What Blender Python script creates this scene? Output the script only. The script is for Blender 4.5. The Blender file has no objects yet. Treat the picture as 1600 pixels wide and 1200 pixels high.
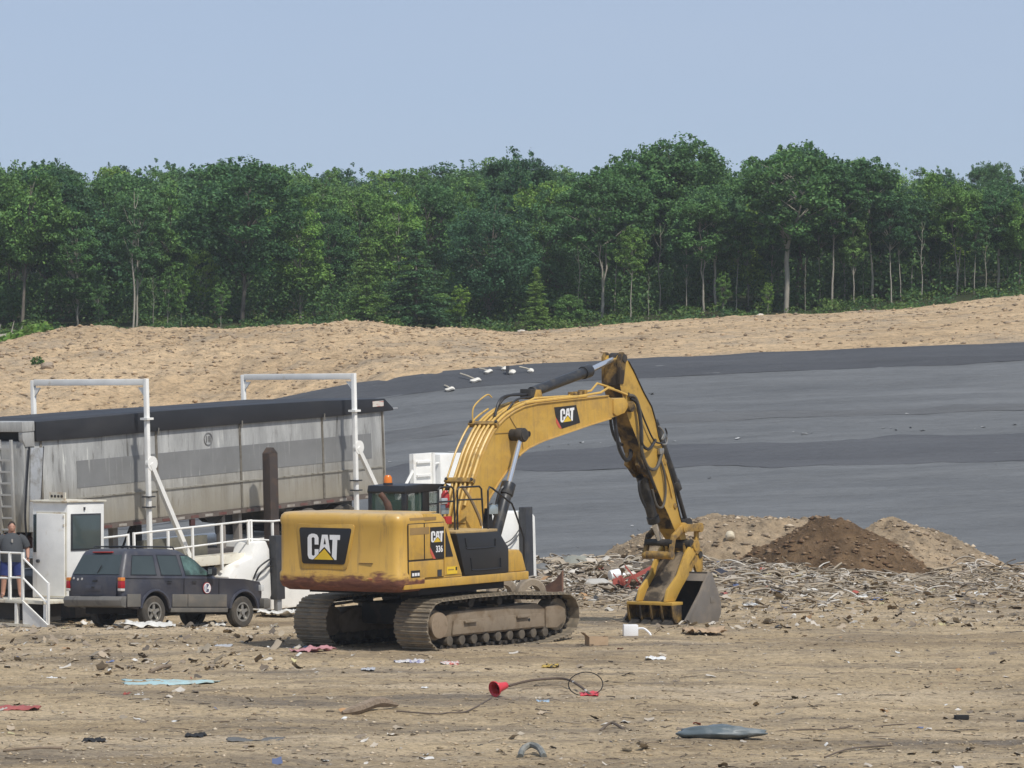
import bpy, bmesh, math, random
import numpy as np
from mathutils import Matrix, Vector

# ------------------------------------------------------------------ camera, sky, sun, exposure
SC = bpy.context.scene
COL = SC.collection
CAM_H = 4.8
cam = bpy.data.cameras.new('camera'); cam.lens = 135.0; cam.sensor_width = 36.0
cam.clip_start = 0.5; cam.clip_end = 6000
camo = bpy.data.objects.new('camera', cam); COL.objects.link(camo)
camo.location = (0, 0, CAM_H); camo.rotation_euler = (math.radians(90) + math.atan(40 / 6000), 0, 0)
SC.camera = camo

SUN_DIR = Vector((0.45, -0.70, 1.12)).normalized()          # towards the sun
world = bpy.data.worlds.new('World'); SC.world = world; world.use_nodes = True
wn, wl = world.node_tree.nodes, world.node_tree.links
sky = wn.new('ShaderNodeTexSky'); sky.sky_type = 'NISHITA'; sky.sun_disc = False
sky.sun_elevation = math.asin(SUN_DIR.z); sky.sun_rotation = math.atan2(SUN_DIR.x, SUN_DIR.y)
sky.altitude = 300; sky.air_density = 0.7; sky.dust_density = 0.3; sky.ozone_density = 4.0
hz = wn.new('ShaderNodeMix'); hz.data_type = 'RGBA'; hz.inputs['Factor'].default_value = 0.72   # thin even haze veil over the whole sky
hz.inputs[7].default_value = (0.405 / 0.085, 0.482 / 0.085, 0.615 / 0.085, 1)
cn = wn.new('ShaderNodeTexNoise'); cn.inputs['Scale'].default_value = 2.2; cn.inputs['Detail'].default_value = 5; cm_ = wn.new('ShaderNodeMapping'); cm_.inputs['Scale'].default_value = (1, 1, 5)
ct = wn.new('ShaderNodeTexCoord'); wl.new(ct.outputs['Generated'], cm_.inputs[0]); wl.new(cm_.outputs[0], cn.inputs[0])
cr = wn.new('ShaderNodeMapRange'); cr.inputs[1].default_value = 0.3; cr.inputs[2].default_value = 0.7; cr.inputs[3].default_value = 0.60; cr.inputs[4].default_value = 0.84; wl.new(cn.outputs[0], cr.inputs[0]); wl.new(cr.outputs[0], hz.inputs['Factor'])
wl.new(sky.outputs[0], hz.inputs[6]); wl.new(hz.outputs[2], wn['Background'].inputs[0]); wn['Background'].inputs[1].default_value = 0.085
sun = bpy.data.lights.new('sun', 'SUN'); sun.energy = 3.1; sun.angle = math.radians(2.5); sun.color = (1, 0.955, 0.88)
suno = bpy.data.objects.new('sun', sun); COL.objects.link(suno)
suno.rotation_euler = SUN_DIR.to_track_quat('Z', 'Y').to_euler()
vs = SC.view_settings; vs.view_transform = 'Standard'; vs.look = 'None'; vs.exposure = 0.25; vs.gamma = 1.0
vs.use_curve_mapping = False
SC.cycles.use_denoising = True
SC.cycles.max_bounces = 6; SC.cycles.transparent_max_bounces = 12

rng = np.random.default_rng(7); random.seed(7)

# ------------------------------------------------------------------ noise
def _h(ix, iy, s):
    n = (ix.astype(np.int64) * 374761393 + iy.astype(np.int64) * 668265263 + s * 1442695041) & 0xFFFFFFFF
    n = ((n ^ (n >> 13)) * 1274126177) & 0xFFFFFFFF
    return ((n ^ (n >> 16)) & 0xFFFF) / 65535.0
def vnoise(x, y, s=0):
    x = np.asarray(x, float); y = np.asarray(y, float)
    ix = np.floor(x); iy = np.floor(y); fx = x - ix; fy = y - iy
    fx = fx * fx * (3 - 2 * fx); fy = fy * fy * (3 - 2 * fy)
    a = _h(ix, iy, s); b = _h(ix + 1, iy, s); c = _h(ix, iy + 1, s); d = _h(ix + 1, iy + 1, s)
    return (a + (b - a) * fx) * (1 - fy) + (c + (d - c) * fx) * fy
def fbm(x, y, o=4, s=0, g=0.5):
    t = 0; a = 1; n = 0
    for k in range(o):
        t = t + a * (vnoise(x, y, s + k * 17) - 0.5) * 2; n += a; a *= g; x = np.asarray(x) * 2.03 + 11.3; y = np.asarray(y) * 2.03 + 5.7
    return t / n
def sstep(a, b, x):
    t = np.clip((np.asarray(x, float) - a) / (b - a), 0, 1); return t * t * (3 - 2 * t)

# ------------------------------------------------------------------ materials
MATS = {}
def newmat(name):
    m = bpy.data.materials.new(name); m.use_nodes = True
    return m, m.node_tree.nodes, m.node_tree.links, m.node_tree.nodes['Principled BSDF']
def ramp(n, l, src, stops):
    r = n.new('ShaderNodeValToRGB'); e = r.color_ramp.elements
    while len(e) < len(stops): e.new(0.5)
    for q, (p, c) in zip(e, stops): q.position = p; q.color = (*c, 1) if len(c) == 3 else c
    l.new(src, r.inputs[0]); return r
def noise(n, l, co, scale, detail=4, rough=0.55, dist=0.0, mp=None):
    t = n.new('ShaderNodeTexNoise'); t.inputs['Scale'].default_value = scale; t.inputs['Detail'].default_value = detail
    t.inputs['Roughness'].default_value = rough; t.inputs['Distortion'].default_value = dist
    if mp:
        m = n.new('ShaderNodeMapping'); m.inputs['Scale'].default_value = mp; l.new(co, m.inputs[0]); l.new(m.outputs[0], t.inputs[0])
    else: l.new(co, t.inputs[0])
    return t
def mix(n, l, fac, a, b, mode='MIX'):
    m = n.new('ShaderNodeMix'); m.data_type = 'RGBA'; m.blend_type = mode
    for s, v in ((m.inputs['Factor'], fac), (m.inputs[6], a), (m.inputs[7], b)):
        if hasattr(v, 'links') or hasattr(v, 'is_linked'): l.new(v, s)
        elif isinstance(v, (int, float)): s.default_value = v
        else: s.default_value = (*v, 1) if len(v) == 3 else v
    return m.outputs[2]
def bump(n, l, p, h, strength, dist):
    b = n.new('ShaderNodeBump'); b.inputs['Strength'].default_value = strength; b.inputs['Distance'].default_value = dist
    l.new(h, b.inputs['Height']); l.new(b.outputs[0], p.inputs['Normal'])
def simple(name, col, rough=0.6, metal=0.0, dirt=None, dscale=3.0, dlo=0.45, dhi=0.7, bstr=0.0, bscale=40, streak=None, spec=0.5):
    """paint / metal / plastic with soft tonal variation and a dirt layer that has its own shape"""
    if name in MATS: return MATS[name]
    m, n, l, p = newmat(name)
    tc = n.new('ShaderNodeTexCoord').outputs['Object']
    v = noise(n, l, tc, 1.7, 5)
    c = tuple(max(0, q) for q in col)
    base = ramp(n, l, v.outputs[0], [(0.25, tuple(q * 0.86 for q in c)), (0.75, tuple(min(1, q * 1.1) for q in c))]).outputs[0]
    if dirt is not None:
        d = noise(n, l, tc, dscale, 8, 0.62, 0.3, streak)
        f = ramp(n, l, d.outputs[0], [(dlo, (0, 0, 0)), (dhi, (1, 1, 1))]).outputs[0]
        base = mix(n, l, f, base, dirt)
        rr = ramp(n, l, d.outputs[0], [(dlo, (rough,) * 3), (dhi, (min(1, rough + 0.35),) * 3)]).outputs[0]
        l.new(rr, p.inputs['Roughness'])
    else: p.inputs['Roughness'].default_value = rough
    l.new(base, p.inputs['Base Color']); p.inputs['Metallic'].default_value = metal
    p.inputs['Specular IOR Level'].default_value = spec
    if bstr:
        b = noise(n, l, tc, bscale, 4); bump(n, l, p, b.outputs[0], bstr, 0.01)
    MATS[name] = m; return m

# --- ground family
def ground_mat():
    m, n, l, p = newmat('landfill_soil')
    co = n.new('ShaderNodeTexCoord').outputs['Object']
    big = noise(n, l, co, 0.22, 6, 0.6, 0.6, (0.55, 1.0, 1))
    base = ramp(n, l, big.outputs[0], [(0.3, (0.28, 0.21, 0.132)), (0.45, (0.44, 0.335, 0.205)), (0.60, (0.56, 0.435, 0.275)), (0.8, (0.41, 0.315, 0.205))]).outputs[0]
    grey = noise(n, l, co, 0.5, 7, 0.65, 0.9, (0.35, 1.0, 1))
    gf = ramp(n, l, grey.outputs[0], [(0.47, (0, 0, 0)), (0.66, (0.85,) * 3)]).outputs[0]
    base = mix(n, l, gf, base, (0.185, 0.158, 0.13))
    lane = noise(n, l, co, 1.0, 5, 0.6, 0.3, (0.05, 0.42, 1)); lane.inputs['Scale'].default_value = 0.9
    lf = ramp(n, l, lane.outputs[0], [(0.52, (0, 0, 0)), (0.66, (0.75,) * 3)]).outputs[0]
    base = mix(n, l, lf, base, (0.60, 0.48, 0.33))
    lf2 = ramp(n, l, lane.outputs[0], [(0.30, (0.7,) * 3), (0.42, (0, 0, 0))]).outputs[0]
    base = mix(n, l, lf2, base, (0.21, 0.17, 0.125))
    mid = noise(n, l, co, 2.6, 8, 0.7, 0.5)
    mf = ramp(n, l, mid.outputs[0], [(0.50, (0, 0, 0)), (0.68, (0.8,) * 3)]).outputs[0]
    base = mix(n, l, mf, base, (0.24, 0.185, 0.125))
    fine = noise(n, l, co, 13, 8, 0.75)
    ff = ramp(n, l, fine.outputs[0], [(0.38, (0.62,) * 3), (0.52, (1, 1, 1)), (0.66, (1.22, 1.2, 1.16))]).outputs[0]
    base = mix(n, l, 1.0, base, ff, 'MULTIPLY')
    sp = n.new('ShaderNodeTexVoronoi'); sp.inputs['Scale'].default_value = 7.0; l.new(co, sp.inputs[0])
    sf = ramp(n, l, sp.outputs['Distance'], [(0.10, (1, 1, 1)), (0.16, (0, 0, 0))]).outputs[0]
    rnd = ramp(n, l, sp.outputs['Color'], [(0.3, (0.08, 0.065, 0.05)), (0.55, (0.33, 0.25, 0.16)), (0.8, (0.62, 0.55, 0.45))]).outputs[0]
    base = mix(n, l, sf, base, rnd)
    l.new(base, p.inputs['Base Color']); p.inputs['Roughness'].default_value = 0.95; p.inputs['Specular IOR Level'].default_value = 0.15
    ad = n.new('ShaderNodeMath'); ad.operation = 'ADD'; l.new(mid.outputs[0], ad.inputs[0]); l.new(fine.outputs[0], ad.inputs[1])
    bump(n, l, p, ad.outputs[0], 0.9, 0.06)
    return m
def sand_mat(name, stops, scale=0.12, grey=(0.34, 0.28, 0.21), gpos=(0.50, 0.68)):
    m, n, l, p = newmat(name)
    co = n.new('ShaderNodeTexCoord').outputs['Object']
    big = noise(n, l, co, scale, 6, 0.6, 0.5)
    base = ramp(n, l, big.outputs[0], stops).outputs[0]
    g = noise(n, l, co, scale * 1.9, 8, 0.7, 0.4)
    gf = ramp(n, l, g.outputs[0], [(gpos[0], (0, 0, 0)), (gpos[1], (0.9,) * 3)]).outputs[0]
    base = mix(n, l, gf, base, grey)
    fine = noise(n, l, co, 3.2, 9, 0.75)
    ff = ramp(n, l, fine.outputs[0], [(0.36, (0.66,) * 3), (0.5, (1, 1, 1)), (0.66, (1.2, 1.18, 1.15))]).outputs[0]
    base = mix(n, l, 1.0, base, ff, 'MULTIPLY')
    rub = noise(n, l, co, 1.1, 9, 0.78, 0.3)
    rf = ramp(n, l, rub.outputs[0], [(0.36, (0.60, 0.57, 0.54)), (0.47, (1, 1, 1)), (0.62, (1.18, 1.16, 1.12))]).outputs[0]
    base = mix(n, l, 1.0, base, rf, 'MULTIPLY')
    l.new(base, p.inputs['Base Color']); p.inputs['Roughness'].default_value = 0.95; p.inputs['Specular IOR Level'].default_value = 0.15
    ad = n.new('ShaderNodeMath'); ad.operation = 'ADD'; l.new(rub.outputs[0], ad.inputs[0]); l.new(fine.outputs[0], ad.inputs[1])
    bump(n, l, p, ad.outputs[0], 0.8, 0.22)
    return m
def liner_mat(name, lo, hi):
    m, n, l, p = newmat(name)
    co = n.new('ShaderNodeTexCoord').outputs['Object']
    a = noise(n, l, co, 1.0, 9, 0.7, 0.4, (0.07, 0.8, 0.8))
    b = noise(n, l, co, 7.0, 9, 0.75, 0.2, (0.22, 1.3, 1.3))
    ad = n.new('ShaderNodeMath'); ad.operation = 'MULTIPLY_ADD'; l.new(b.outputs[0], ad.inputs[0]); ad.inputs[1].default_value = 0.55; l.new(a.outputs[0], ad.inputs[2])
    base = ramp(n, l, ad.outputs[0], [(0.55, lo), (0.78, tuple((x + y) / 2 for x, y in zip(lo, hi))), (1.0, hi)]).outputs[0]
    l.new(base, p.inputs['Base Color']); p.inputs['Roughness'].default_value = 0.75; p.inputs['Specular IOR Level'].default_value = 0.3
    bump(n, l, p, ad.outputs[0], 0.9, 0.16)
    return m
M_GROUND = ground_mat()
M_SAND = sand_mat('sandy_berm_soil', [(0.3, (0.43, 0.31, 0.185)), (0.5, (0.56, 0.41, 0.25)), (0.72, (0.63, 0.47, 0.295))], 0.10)
M_PILE = sand_mat('tan_pile_soil', [(0.3, (0.30, 0.225, 0.145)), (0.6, (0.43, 0.33, 0.22))], 0.4, (0.24, 0.19, 0.135))
M_BROWN = sand_mat('brown_pile_soil', [(0.3, (0.115, 0.073, 0.040)), (0.6, (0.175, 0.115, 0.066))], 0.5, (0.24, 0.17, 0.10), (0.58, 0.8))
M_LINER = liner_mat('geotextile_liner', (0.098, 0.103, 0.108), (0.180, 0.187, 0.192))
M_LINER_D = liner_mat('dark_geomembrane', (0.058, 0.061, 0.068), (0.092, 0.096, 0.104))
M_LINER_M = liner_mat('dark_geotextile', (0.070, 0.073, 0.081), (0.112, 0.116, 0.124))  # darker grey textile of the wide seam strip
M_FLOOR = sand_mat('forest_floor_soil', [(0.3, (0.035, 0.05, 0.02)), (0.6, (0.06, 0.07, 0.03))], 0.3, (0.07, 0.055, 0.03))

# --- machine paint
def dusty(n, l, base, co, amount=0.5):
    """dust settled on faces that look upwards, plus thin vertical run marks"""
    ge = n.new('ShaderNodeNewGeometry'); sz_ = n.new('ShaderNodeSeparateXYZ'); l.new(ge.outputs['Normal'], sz_.inputs[0])
    nd = noise(n, l, co, 3.5, 7, 0.65); ml = n.new('ShaderNodeMath'); ml.operation = 'MULTIPLY'; l.new(sz_.outputs['Z'], ml.inputs[0]); l.new(nd.outputs[0], ml.inputs[1])
    f = ramp(n, l, ml.outputs[0], [(0.12, (0, 0, 0)), (0.55, (amount,) * 3)]).outputs[0]
    base = mix(n, l, f, base, (0.50, 0.40, 0.26))
    run = noise(n, l, co, 5.0, 6, 0.65, 0.2, (1.6, 1.6, 0.18)); rf = ramp(n, l, run.outputs[0], [(0.53, (0, 0, 0)), (0.70, (0.55,) * 3)]).outputs[0]
    return mix(n, l, rf, base, (0.27, 0.175, 0.075))
def cat_yellow():
    m, n, l, p = newmat('machine_yellow')
    co = n.new('ShaderNodeTexCoord').outputs['Object']
    v = noise(n, l, co, 0.9, 7, 0.65)
    base = ramp(n, l, v.outputs[0], [(0.3, (0.46, 0.265, 0.048)), (0.5, (0.55, 0.33, 0.062)), (0.72, (0.61, 0.385, 0.095))]).outputs[0]
    d = noise(n, l, co, 2.4, 9, 0.68, 0.4)
    f = ramp(n, l, d.outputs[0], [(0.47, (0, 0, 0)), (0.74, (0.75,) * 3)]).outputs[0]
    base = mix(n, l, f, base, (0.33, 0.215, 0.09))
    base = dusty(n, l, base, co)
    s = noise(n, l, co, 16, 6, 0.7)
    sf = ramp(n, l, s.outputs[0], [(0.66, (0, 0, 0)), (0.71, (0.75,) * 3)]).outputs[0]
    base = mix(n, l, sf, base, (0.15, 0.08, 0.035))
    l.new(base, p.inputs['Base Color'])
    rr = ramp(n, l, d.outputs[0], [(0.40, (0.40,) * 3), (0.7, (0.75,) * 3)]).outputs[0]; l.new(rr, p.inputs['Roughness'])
    p.inputs['Specular IOR Level'].default_value = 0.35
    bump(n, l, p, v.outputs[0], 0.12, 0.03)
    return m
def cat_yellow_worn(name, z0, z1, dark, brown):
    """yellow paint scraped to primer and rust below a ragged line (object Z in metres)"""
    m, n, l, p = newmat(name)
    co = n.new('ShaderNodeTexCoord').outputs['Object']
    v = noise(n, l, co, 1.3, 6)
    base = ramp(n, l, v.outputs[0], [(0.3, (0.51, 0.30, 0.055)), (0.7, (0.60, 0.365, 0.078))]).outputs[0]
    sx = n.new('ShaderNodeSeparateXYZ'); l.new(co, sx.inputs[0])
    w = noise(n, l, co, 1.5, 5, 0.6, 0.4, (1, 1, 2.2)); w2 = noise(n, l, co, 5, 8, 0.7, 0.8, (1, 0.5, 3))
    a = n.new('ShaderNodeMath'); a.operation = 'MULTIPLY_ADD'; l.new(w.outputs[0], a.inputs[0]); a.inputs[1].default_value = 0.55; l.new(sx.outputs['Z'], a.inputs[2])
    b = n.new('ShaderNodeMath'); b.operation = 'MULTIPLY_ADD'; l.new(w2.outputs[0], b.inputs[0]); b.inputs[1].default_value = 0.22; l.new(a.outputs[0], b.inputs[2])
    mr = n.new('ShaderNodeMapRange'); mr.inputs[1].default_value = z0; mr.inputs[2].default_value = z1; mr.inputs[3].default_value = 1; mr.inputs[4].default_value = 0
    l.new(b.outputs[0], mr.inputs[0])
    rust = ramp(n, l, w2.outputs[0], [(0.35, dark), (0.55, brown), (0.68, (0.33, 0.12, 0.06))]).outputs[0]
    base = dusty(n, l, base, co)
    base = mix(n, l, mr.outputs[0], base, rust)
    sc = noise(n, l, co, 9, 6, 0.7, 0.2, (1, 1, 6))
    sf = ramp(n, l, sc.outputs[0], [(0.70, (0, 0, 0)), (0.75, (0.6,) * 3)]).outputs[0]
    base = mix(n, l, sf, base, (0.22, 0.12, 0.05))
    l.new(base, p.inputs['Base Color'])
    rg = ramp(n, l, mr.outputs[0], [(0.2, (0.36,) * 3), (0.8, (0.75,) * 3)]).outputs[0]; l.new(rg, p.inputs['Roughness'])
    return m
M_YEL = cat_yellow()
M_CW = cat_yellow_worn('counterweight_yellow', 1.89, 1.99, (0.10, 0.035, 0.022), (0.19, 0.075, 0.045))
M_YELS = simple('stick_yellow', (0.50, 0.305, 0.058), 0.5, 0, (0.17, 0.105, 0.045), 1.8, 0.55, 0.78)
M_YELD = simple('grimy_yellow', (0.46, 0.27, 0.05), 0.6, 0, (0.12, 0.085, 0.05), 3.2, 0.42, 0.64)
M_YELG = simple('greasy_shaded_yellow', (0.33, 0.20, 0.05), 0.55, 0, (0.035, 0.026, 0.018), 2.6, 0.36, 0.58)
M_PIPE = simple('yellow_pipe', (0.60, 0.38, 0.09), 0.4, 0, (0.2, 0.13, 0.06), 4, 0.55, 0.75)
M_BLACK = simple('black_paint', (0.016, 0.017, 0.02), 0.42, 0, (0.05, 0.045, 0.04), 3, 0.55, 0.8)
M_MATTE = simple('matte_black', (0.012, 0.012, 0.013), 0.8)
M_CYL = simple('cylinder_black', (0.022, 0.023, 0.026), 0.38, 0, (0.09, 0.08, 0.065), 4, 0.5, 0.75)
M_CHROME = simple('chrome_rod', (0.72, 0.73, 0.75), 0.18, 0.85)
M_HOSE = simple('rubber_hose', (0.022, 0.022, 0.024), 0.5)
M_HOSEG = simple('dusty_hose', (0.085, 0.075, 0.06), 0.65)
M_TRACK = simple('track_steel', (0.20, 0.168, 0.125), 0.55, 0.25, (0.33, 0.27, 0.19), 5, 0.42, 0.62, 0.4, 30)
M_TFRAME = simple('dusty_track_frame', (0.235, 0.185, 0.13), 0.75, 0, (0.15, 0.105, 0.062), 3, 0.45, 0.68, 0.2, 25)
M_DARKST = simple('dark_greasy_steel', (0.03, 0.027, 0.024), 0.6, 0, (0.10, 0.08, 0.06), 4, 0.5, 0.75)
M_BUCKET = simple('worn_bucket_steel', (0.20, 0.178, 0.155), 0.5, 0.3, (0.28, 0.235, 0.185), 3, 0.45, 0.7, 0.25, 25)
M_BUCKIN = simple('bucket_inside', (0.035, 0.032, 0.03), 0.7, 0, (0.09, 0.075, 0.055), 4, 0.5, 0.8)
M_WHITE = simple('white_paint', (0.84, 0.83, 0.79), 0.5, 0, (0.55, 0.46, 0.32), 2.6, 0.60, 0.86, 0.05, 20)
M_CREAM = simple('aged_cream_paint', (0.70, 0.66, 0.55), 0.55, 0, (0.36, 0.24, 0.13), 3.0, 0.52, 0.72, 0.1, 20)
M_DECALW = simple('decal_white', (0.82, 0.82, 0.82), 0.4)
M_DECALY = simple('decal_yellow', (0.75, 0.50, 0.03), 0.4)
M_DECALK = simple('decal_black', (0.012, 0.011, 0.012), 0.35)
M_RED = simple('red_paint', (0.42, 0.03, 0.025), 0.4)
M_REDL = simple('red_plastic', (0.62, 0.045, 0.06), 0.35, 0, (0.35, 0.10, 0.08), 6, 0.55, 0.8)
M_STRIPE = simple('decal_red', (0.55, 0.10, 0.06), 0.45)
M_LOUVER = simple('louver_brown', (0.30, 0.19, 0.07), 0.6)
M_BROWNST = simple('brown_steel', (0.055, 0.042, 0.036), 0.6, 0, (0.12, 0.075, 0.05), 4, 0.5, 0.8)
M_RUST = simple('rusty_pipe', (0.11, 0.055, 0.035), 0.8, 0, (0.05, 0.03, 0.025), 5, 0.4, 0.7)
M_POST = simple('dark_grey_steel', (0.035, 0.037, 0.043), 0.5, 0, (0.075, 0.07, 0.065), 3, 0.5, 0.8)
M_TYRE = simple('dusty_tyre', (0.055, 0.05, 0.043), 0.85, 0, (0.12, 0.10, 0.078), 4, 0.4, 0.7, 0.3, 40)
M_RIM = simple('alloy_rim', (0.42, 0.40, 0.36), 0.35, 0.7, (0.2, 0.17, 0.13), 5, 0.5, 0.75)
M_WOOD = simple('weathered_wood', (0.25, 0.19, 0.135), 0.85, 0, (0.12, 0.09, 0.06), 3, 0.45, 0.7, 0.4, 30, (1, 8, 8))
M_CARD = simple('cardboard', (0.42, 0.30, 0.19), 0.85, 0, (0.30, 0.21, 0.13), 3, 0.5, 0.8)
M_BARK = simple('grey_bark', (0.17, 0.145, 0.115), 0.9, 0, (0.08, 0.07, 0.055), 3, 0.45, 0.65, 0.5, 12, (4, 4, 0.6))
M_BARKL = simple('pale_bark', (0.36, 0.33, 0.27), 0.9, 0, (0.19, 0.165, 0.13), 3, 0.5, 0.7, 0.4, 12, (4, 4, 0.6))
def glass(name, tint, alpha):
    m, n, l, p = newmat(name)
    p.inputs['Base Color'].default_value = (*tint, 1); p.inputs['Roughness'].default_value = 0.06
    p.inputs['Alpha'].default_value = alpha; p.inputs['Specular IOR Level'].default_value = 0.6
    return m
M_GLASS = glass('tinted_glass', (0.025, 0.036, 0.036), 0.88)
M_GLASSL = glass('light_glass', (0.07, 0.13, 0.11), 0.38)
M_AMBER = simple('amber_lens', (0.75, 0.20, 0.02), 0.2)

def vcol_mat(name, rough=0.8, bstr=0.0, transl=0.0, vary=None):
    """colour of each loose piece comes from its own 'piece_colour' attribute"""
    m, n, l, p = newmat(name)
    a = n.new('ShaderNodeAttribute'); a.attribute_name = 'piece_colour'
    c = a.outputs['Color']
    if vary:
        oi = n.new('ShaderNodeObjectInfo'); r = ramp(n, l, oi.outputs['Random'], vary)
        c = mix(n, l, 1.0, c, r.outputs[0], 'MULTIPLY')
    l.new(c, p.inputs['Base Color']); p.inputs['Roughness'].default_value = rough; p.inputs['Specular IOR Level'].default_value = 0.25
    if transl:
        t = n.new('ShaderNodeBsdfTranslucent'); l.new(c, t.inputs[0]); mx = n.new('ShaderNodeMixShader'); mx.inputs[0].default_value = transl
        l.new(p.outputs[0], mx.inputs[1]); l.new(t.outputs[0], mx.inputs[2]); l.new(mx.outputs[0], n['Material Output'].inputs[0])
    return m
M_SCRAP = vcol_mat('litter_scraps', 0.7)
M_STONE = vcol_mat('loose_stones', 0.9)
M_LEAF = vcol_mat('leaves', 0.55, 0, 0.28, [(0.0, (0.90, 1.05, 1.15)), (0.3, (1.25, 1.35, 1.25)), (0.65, (1.7, 1.68, 1.3)), (1.0, (2.6, 2.2, 1.3))])

# ------------------------------------------------------------------ mesh builder
class MB:
    def __init__(s): s.v = []; s.f = []; s.m = []
    def add(s, vs_, fs, mi=0):
        o = len(s.v); s.v += [tuple(q) for q in vs_]; s.f += [tuple(i + o for i in f) for f in fs]; s.m += [mi] * len(fs); return s
    def box(s, x0, x1, y0, y1, z0, z1, mi=0):
        v = [(x, y, z) for z in (z0, z1) for y in (y0, y1) for x in (x0, x1)]
        return s.add(v, [(0, 2, 3, 1), (4, 5, 7, 6), (0, 1, 5, 4), (2, 6, 7, 3), (0, 4, 6, 2), (1, 3, 7, 5)], mi)
    def prism(s, poly, a, b, ax='y', mi=0):
        """extrude a polygon: ax 'y': points are (x,z); 'x': (y,z); 'z': (x,y)"""
        f = {'y': lambda p, t: (p[0], t, p[1]), 'x': lambda p, t: (t, p[0], p[1]), 'z': lambda p, t: (p[0], p[1], t)}[ax]
        n = len(poly); v = [f(p, a) for p in poly] + [f(p, b) for p in poly]
        return s.add(v, [tuple(range(n)), tuple(range(2 * n - 1, n - 1, -1))] + [(i, i + n, (i + 1) % n + n, (i + 1) % n) for i in range(n)], mi)
    def loft(s, rings, mi=0, cap=True, closed=True):
        n = len(rings[0]); v = [p for r in rings for p in r]; fs = []
        for k in range(len(rings) - 1):
            for i in range(n if closed else n - 1):
                j = (i + 1) % n; fs.append((k * n + i, k * n + j, (k + 1) * n + j, (k + 1) * n + i))
        if cap: fs += [tuple(range(n - 1, -1, -1)), tuple(range((len(rings) - 1) * n, len(rings) * n))]
        return s.add(v, fs, mi)
    def tube(s, path, r, n=8, mi=0, cap=True):
        P = [Vector(p) for p in path]; rings = []; up = Vector((0.123, 0.321, 0.94)).normalized()
        R = r if isinstance(r, (list, tuple)) else [r] * len(P)
        pd = None
        for i, p in enumerate(P):
            d = (P[min(i + 1, len(P) - 1)] - P[max(i - 1, 0)]).normalized()
            if pd is None:
                a = d.orthogonal().normalized()
            else:
                a = (a - d * a.dot(d)); a = a.normalized() if a.length > 1e-6 else d.orthogonal().normalized()
            b = d.cross(a); pd = d
            rings.append([p + (a * math.cos(t) + b * math.sin(t)) * R[i] for t in [2 * math.pi * k / n for k in range(n)]])
        return s.loft(rings, mi, cap)
    def cyl(s, p0, p1, r0, r1=None, n=16, mi=0): return s.tube([p0, p1], [r0, r0 if r1 is None else r1], n, mi)
    def ring(s, c, axis, r_out, r_in, h, n=20, mi=0):
        """annulus with thickness, axis 'y' """
        v = []
        for (r, t) in ((r_out, -h / 2), (r_out, h / 2), (r_in, h / 2), (r_in, -h / 2)):
            for k in range(n):
                a = 2 * math.pi * k / n; v.append((c[0] + r * math.cos(a), c[1] + t, c[2] + r * math.sin(a)))
        fs = []
        for q in range(4):
            for k in range(n):
                fs.append((q * n + k, q * n + (k + 1) % n, ((q + 1) % 4) * n + (k + 1) % n, ((q + 1) % 4) * n + k))
        return s.add(v, fs, mi)
    def rot(s, M):
        s.v = [tuple(M @ Vector(q)) for q in s.v]; return s
    def mesh(s, name, mats, bevel=0.0, smooth=35, seg=2):
        me = bpy.data.meshes.new(name); me.from_pydata(s.v, [], s.f)
        mats = mats if isinstance(mats, (list, tuple)) else [mats]
        for q in mats: me.materials.append(q)
        if len(mats) > 1: me.polygons.foreach_set('material_index', s.m)
        bm = bmesh.new(); bm.from_mesh(me)
        bmesh.ops.recalc_face_normals(bm, faces=bm.faces)
        if bevel:
            es = [e for e in bm.edges if len(e.link_faces) == 2 and e.calc_face_angle(0) > math.radians(28)]
            bmesh.ops.bevel(bm, geom=es, offset=bevel, segments=seg, affect='EDGES', profile=0.6, clamp_overlap=True)
        bm.to_mesh(me); bm.free()
        if smooth: me.shade_smooth(); me.set_sharp_from_angle(angle=math.radians(smooth))
        return me
    def build(s, name, mats, parent=None, bevel=0.0, smooth=35, seg=2):
        o = bpy.data.objects.new(name, s.mesh(name, mats, bevel, smooth, seg)); COL.objects.link(o)
        if parent is not None: o.parent = parent
        return o
def link_mesh(name, me, parent=None, mat=None):
    o = bpy.data.objects.new(name, me); COL.objects.link(o)
    if mat: me.materials.append(mat)
    if parent is not None: o.parent = parent
    return o
def tag(o, label, cat, group=None):
    o['label'] = label; o['category'] = cat
    if group: o['group'] = group
    return o
def thing(name, label, cat, loc=(0, 0, 0), rotz=0.0, group=None):
    o = bpy.data.objects.new(name, None); o.empty_display_size = 0.2; COL.objects.link(o)
    o.location = loc; o.rotation_euler = (0, 0, rotz); return tag(o, label, cat, group)
def frame(heading, pitch, o):
    """local x points along the heading (degrees clockwise from +Y), pitched up; y left; z up"""
    a = math.radians(heading); p = math.radians(pitch)
    f = Vector((math.sin(a) * math.cos(p), math.cos(a) * math.cos(p), math.sin(p))); lft = Vector((-math.cos(a), math.sin(a), 0)); u = f.cross(lft)
    return Matrix(((f.x, lft.x, u.x, o[0]), (f.y, lft.y, u.y, o[1]), (f.z, lft.z, u.z, o[2]), (0, 0, 0, 1)))
def struct(o): o['kind'] = 'structure'; return o
def grid_mesh(name, X, Y, Z, mat, smooth=True):
    ny, nx = Z.shape
    xx, yy = np.meshgrid(X, Y) if X.ndim == 1 else (X, Y)
    v = np.stack([xx, yy, Z], -1).reshape(-1, 3)
    i = np.arange(ny * nx).reshape(ny, nx)
    f = np.stack([i[:-1, :-1], i[:-1, 1:], i[1:, 1:], i[1:, :-1]], -1).reshape(-1, 4)
    return np_mesh(name, v, f, mat, smooth)
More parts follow.
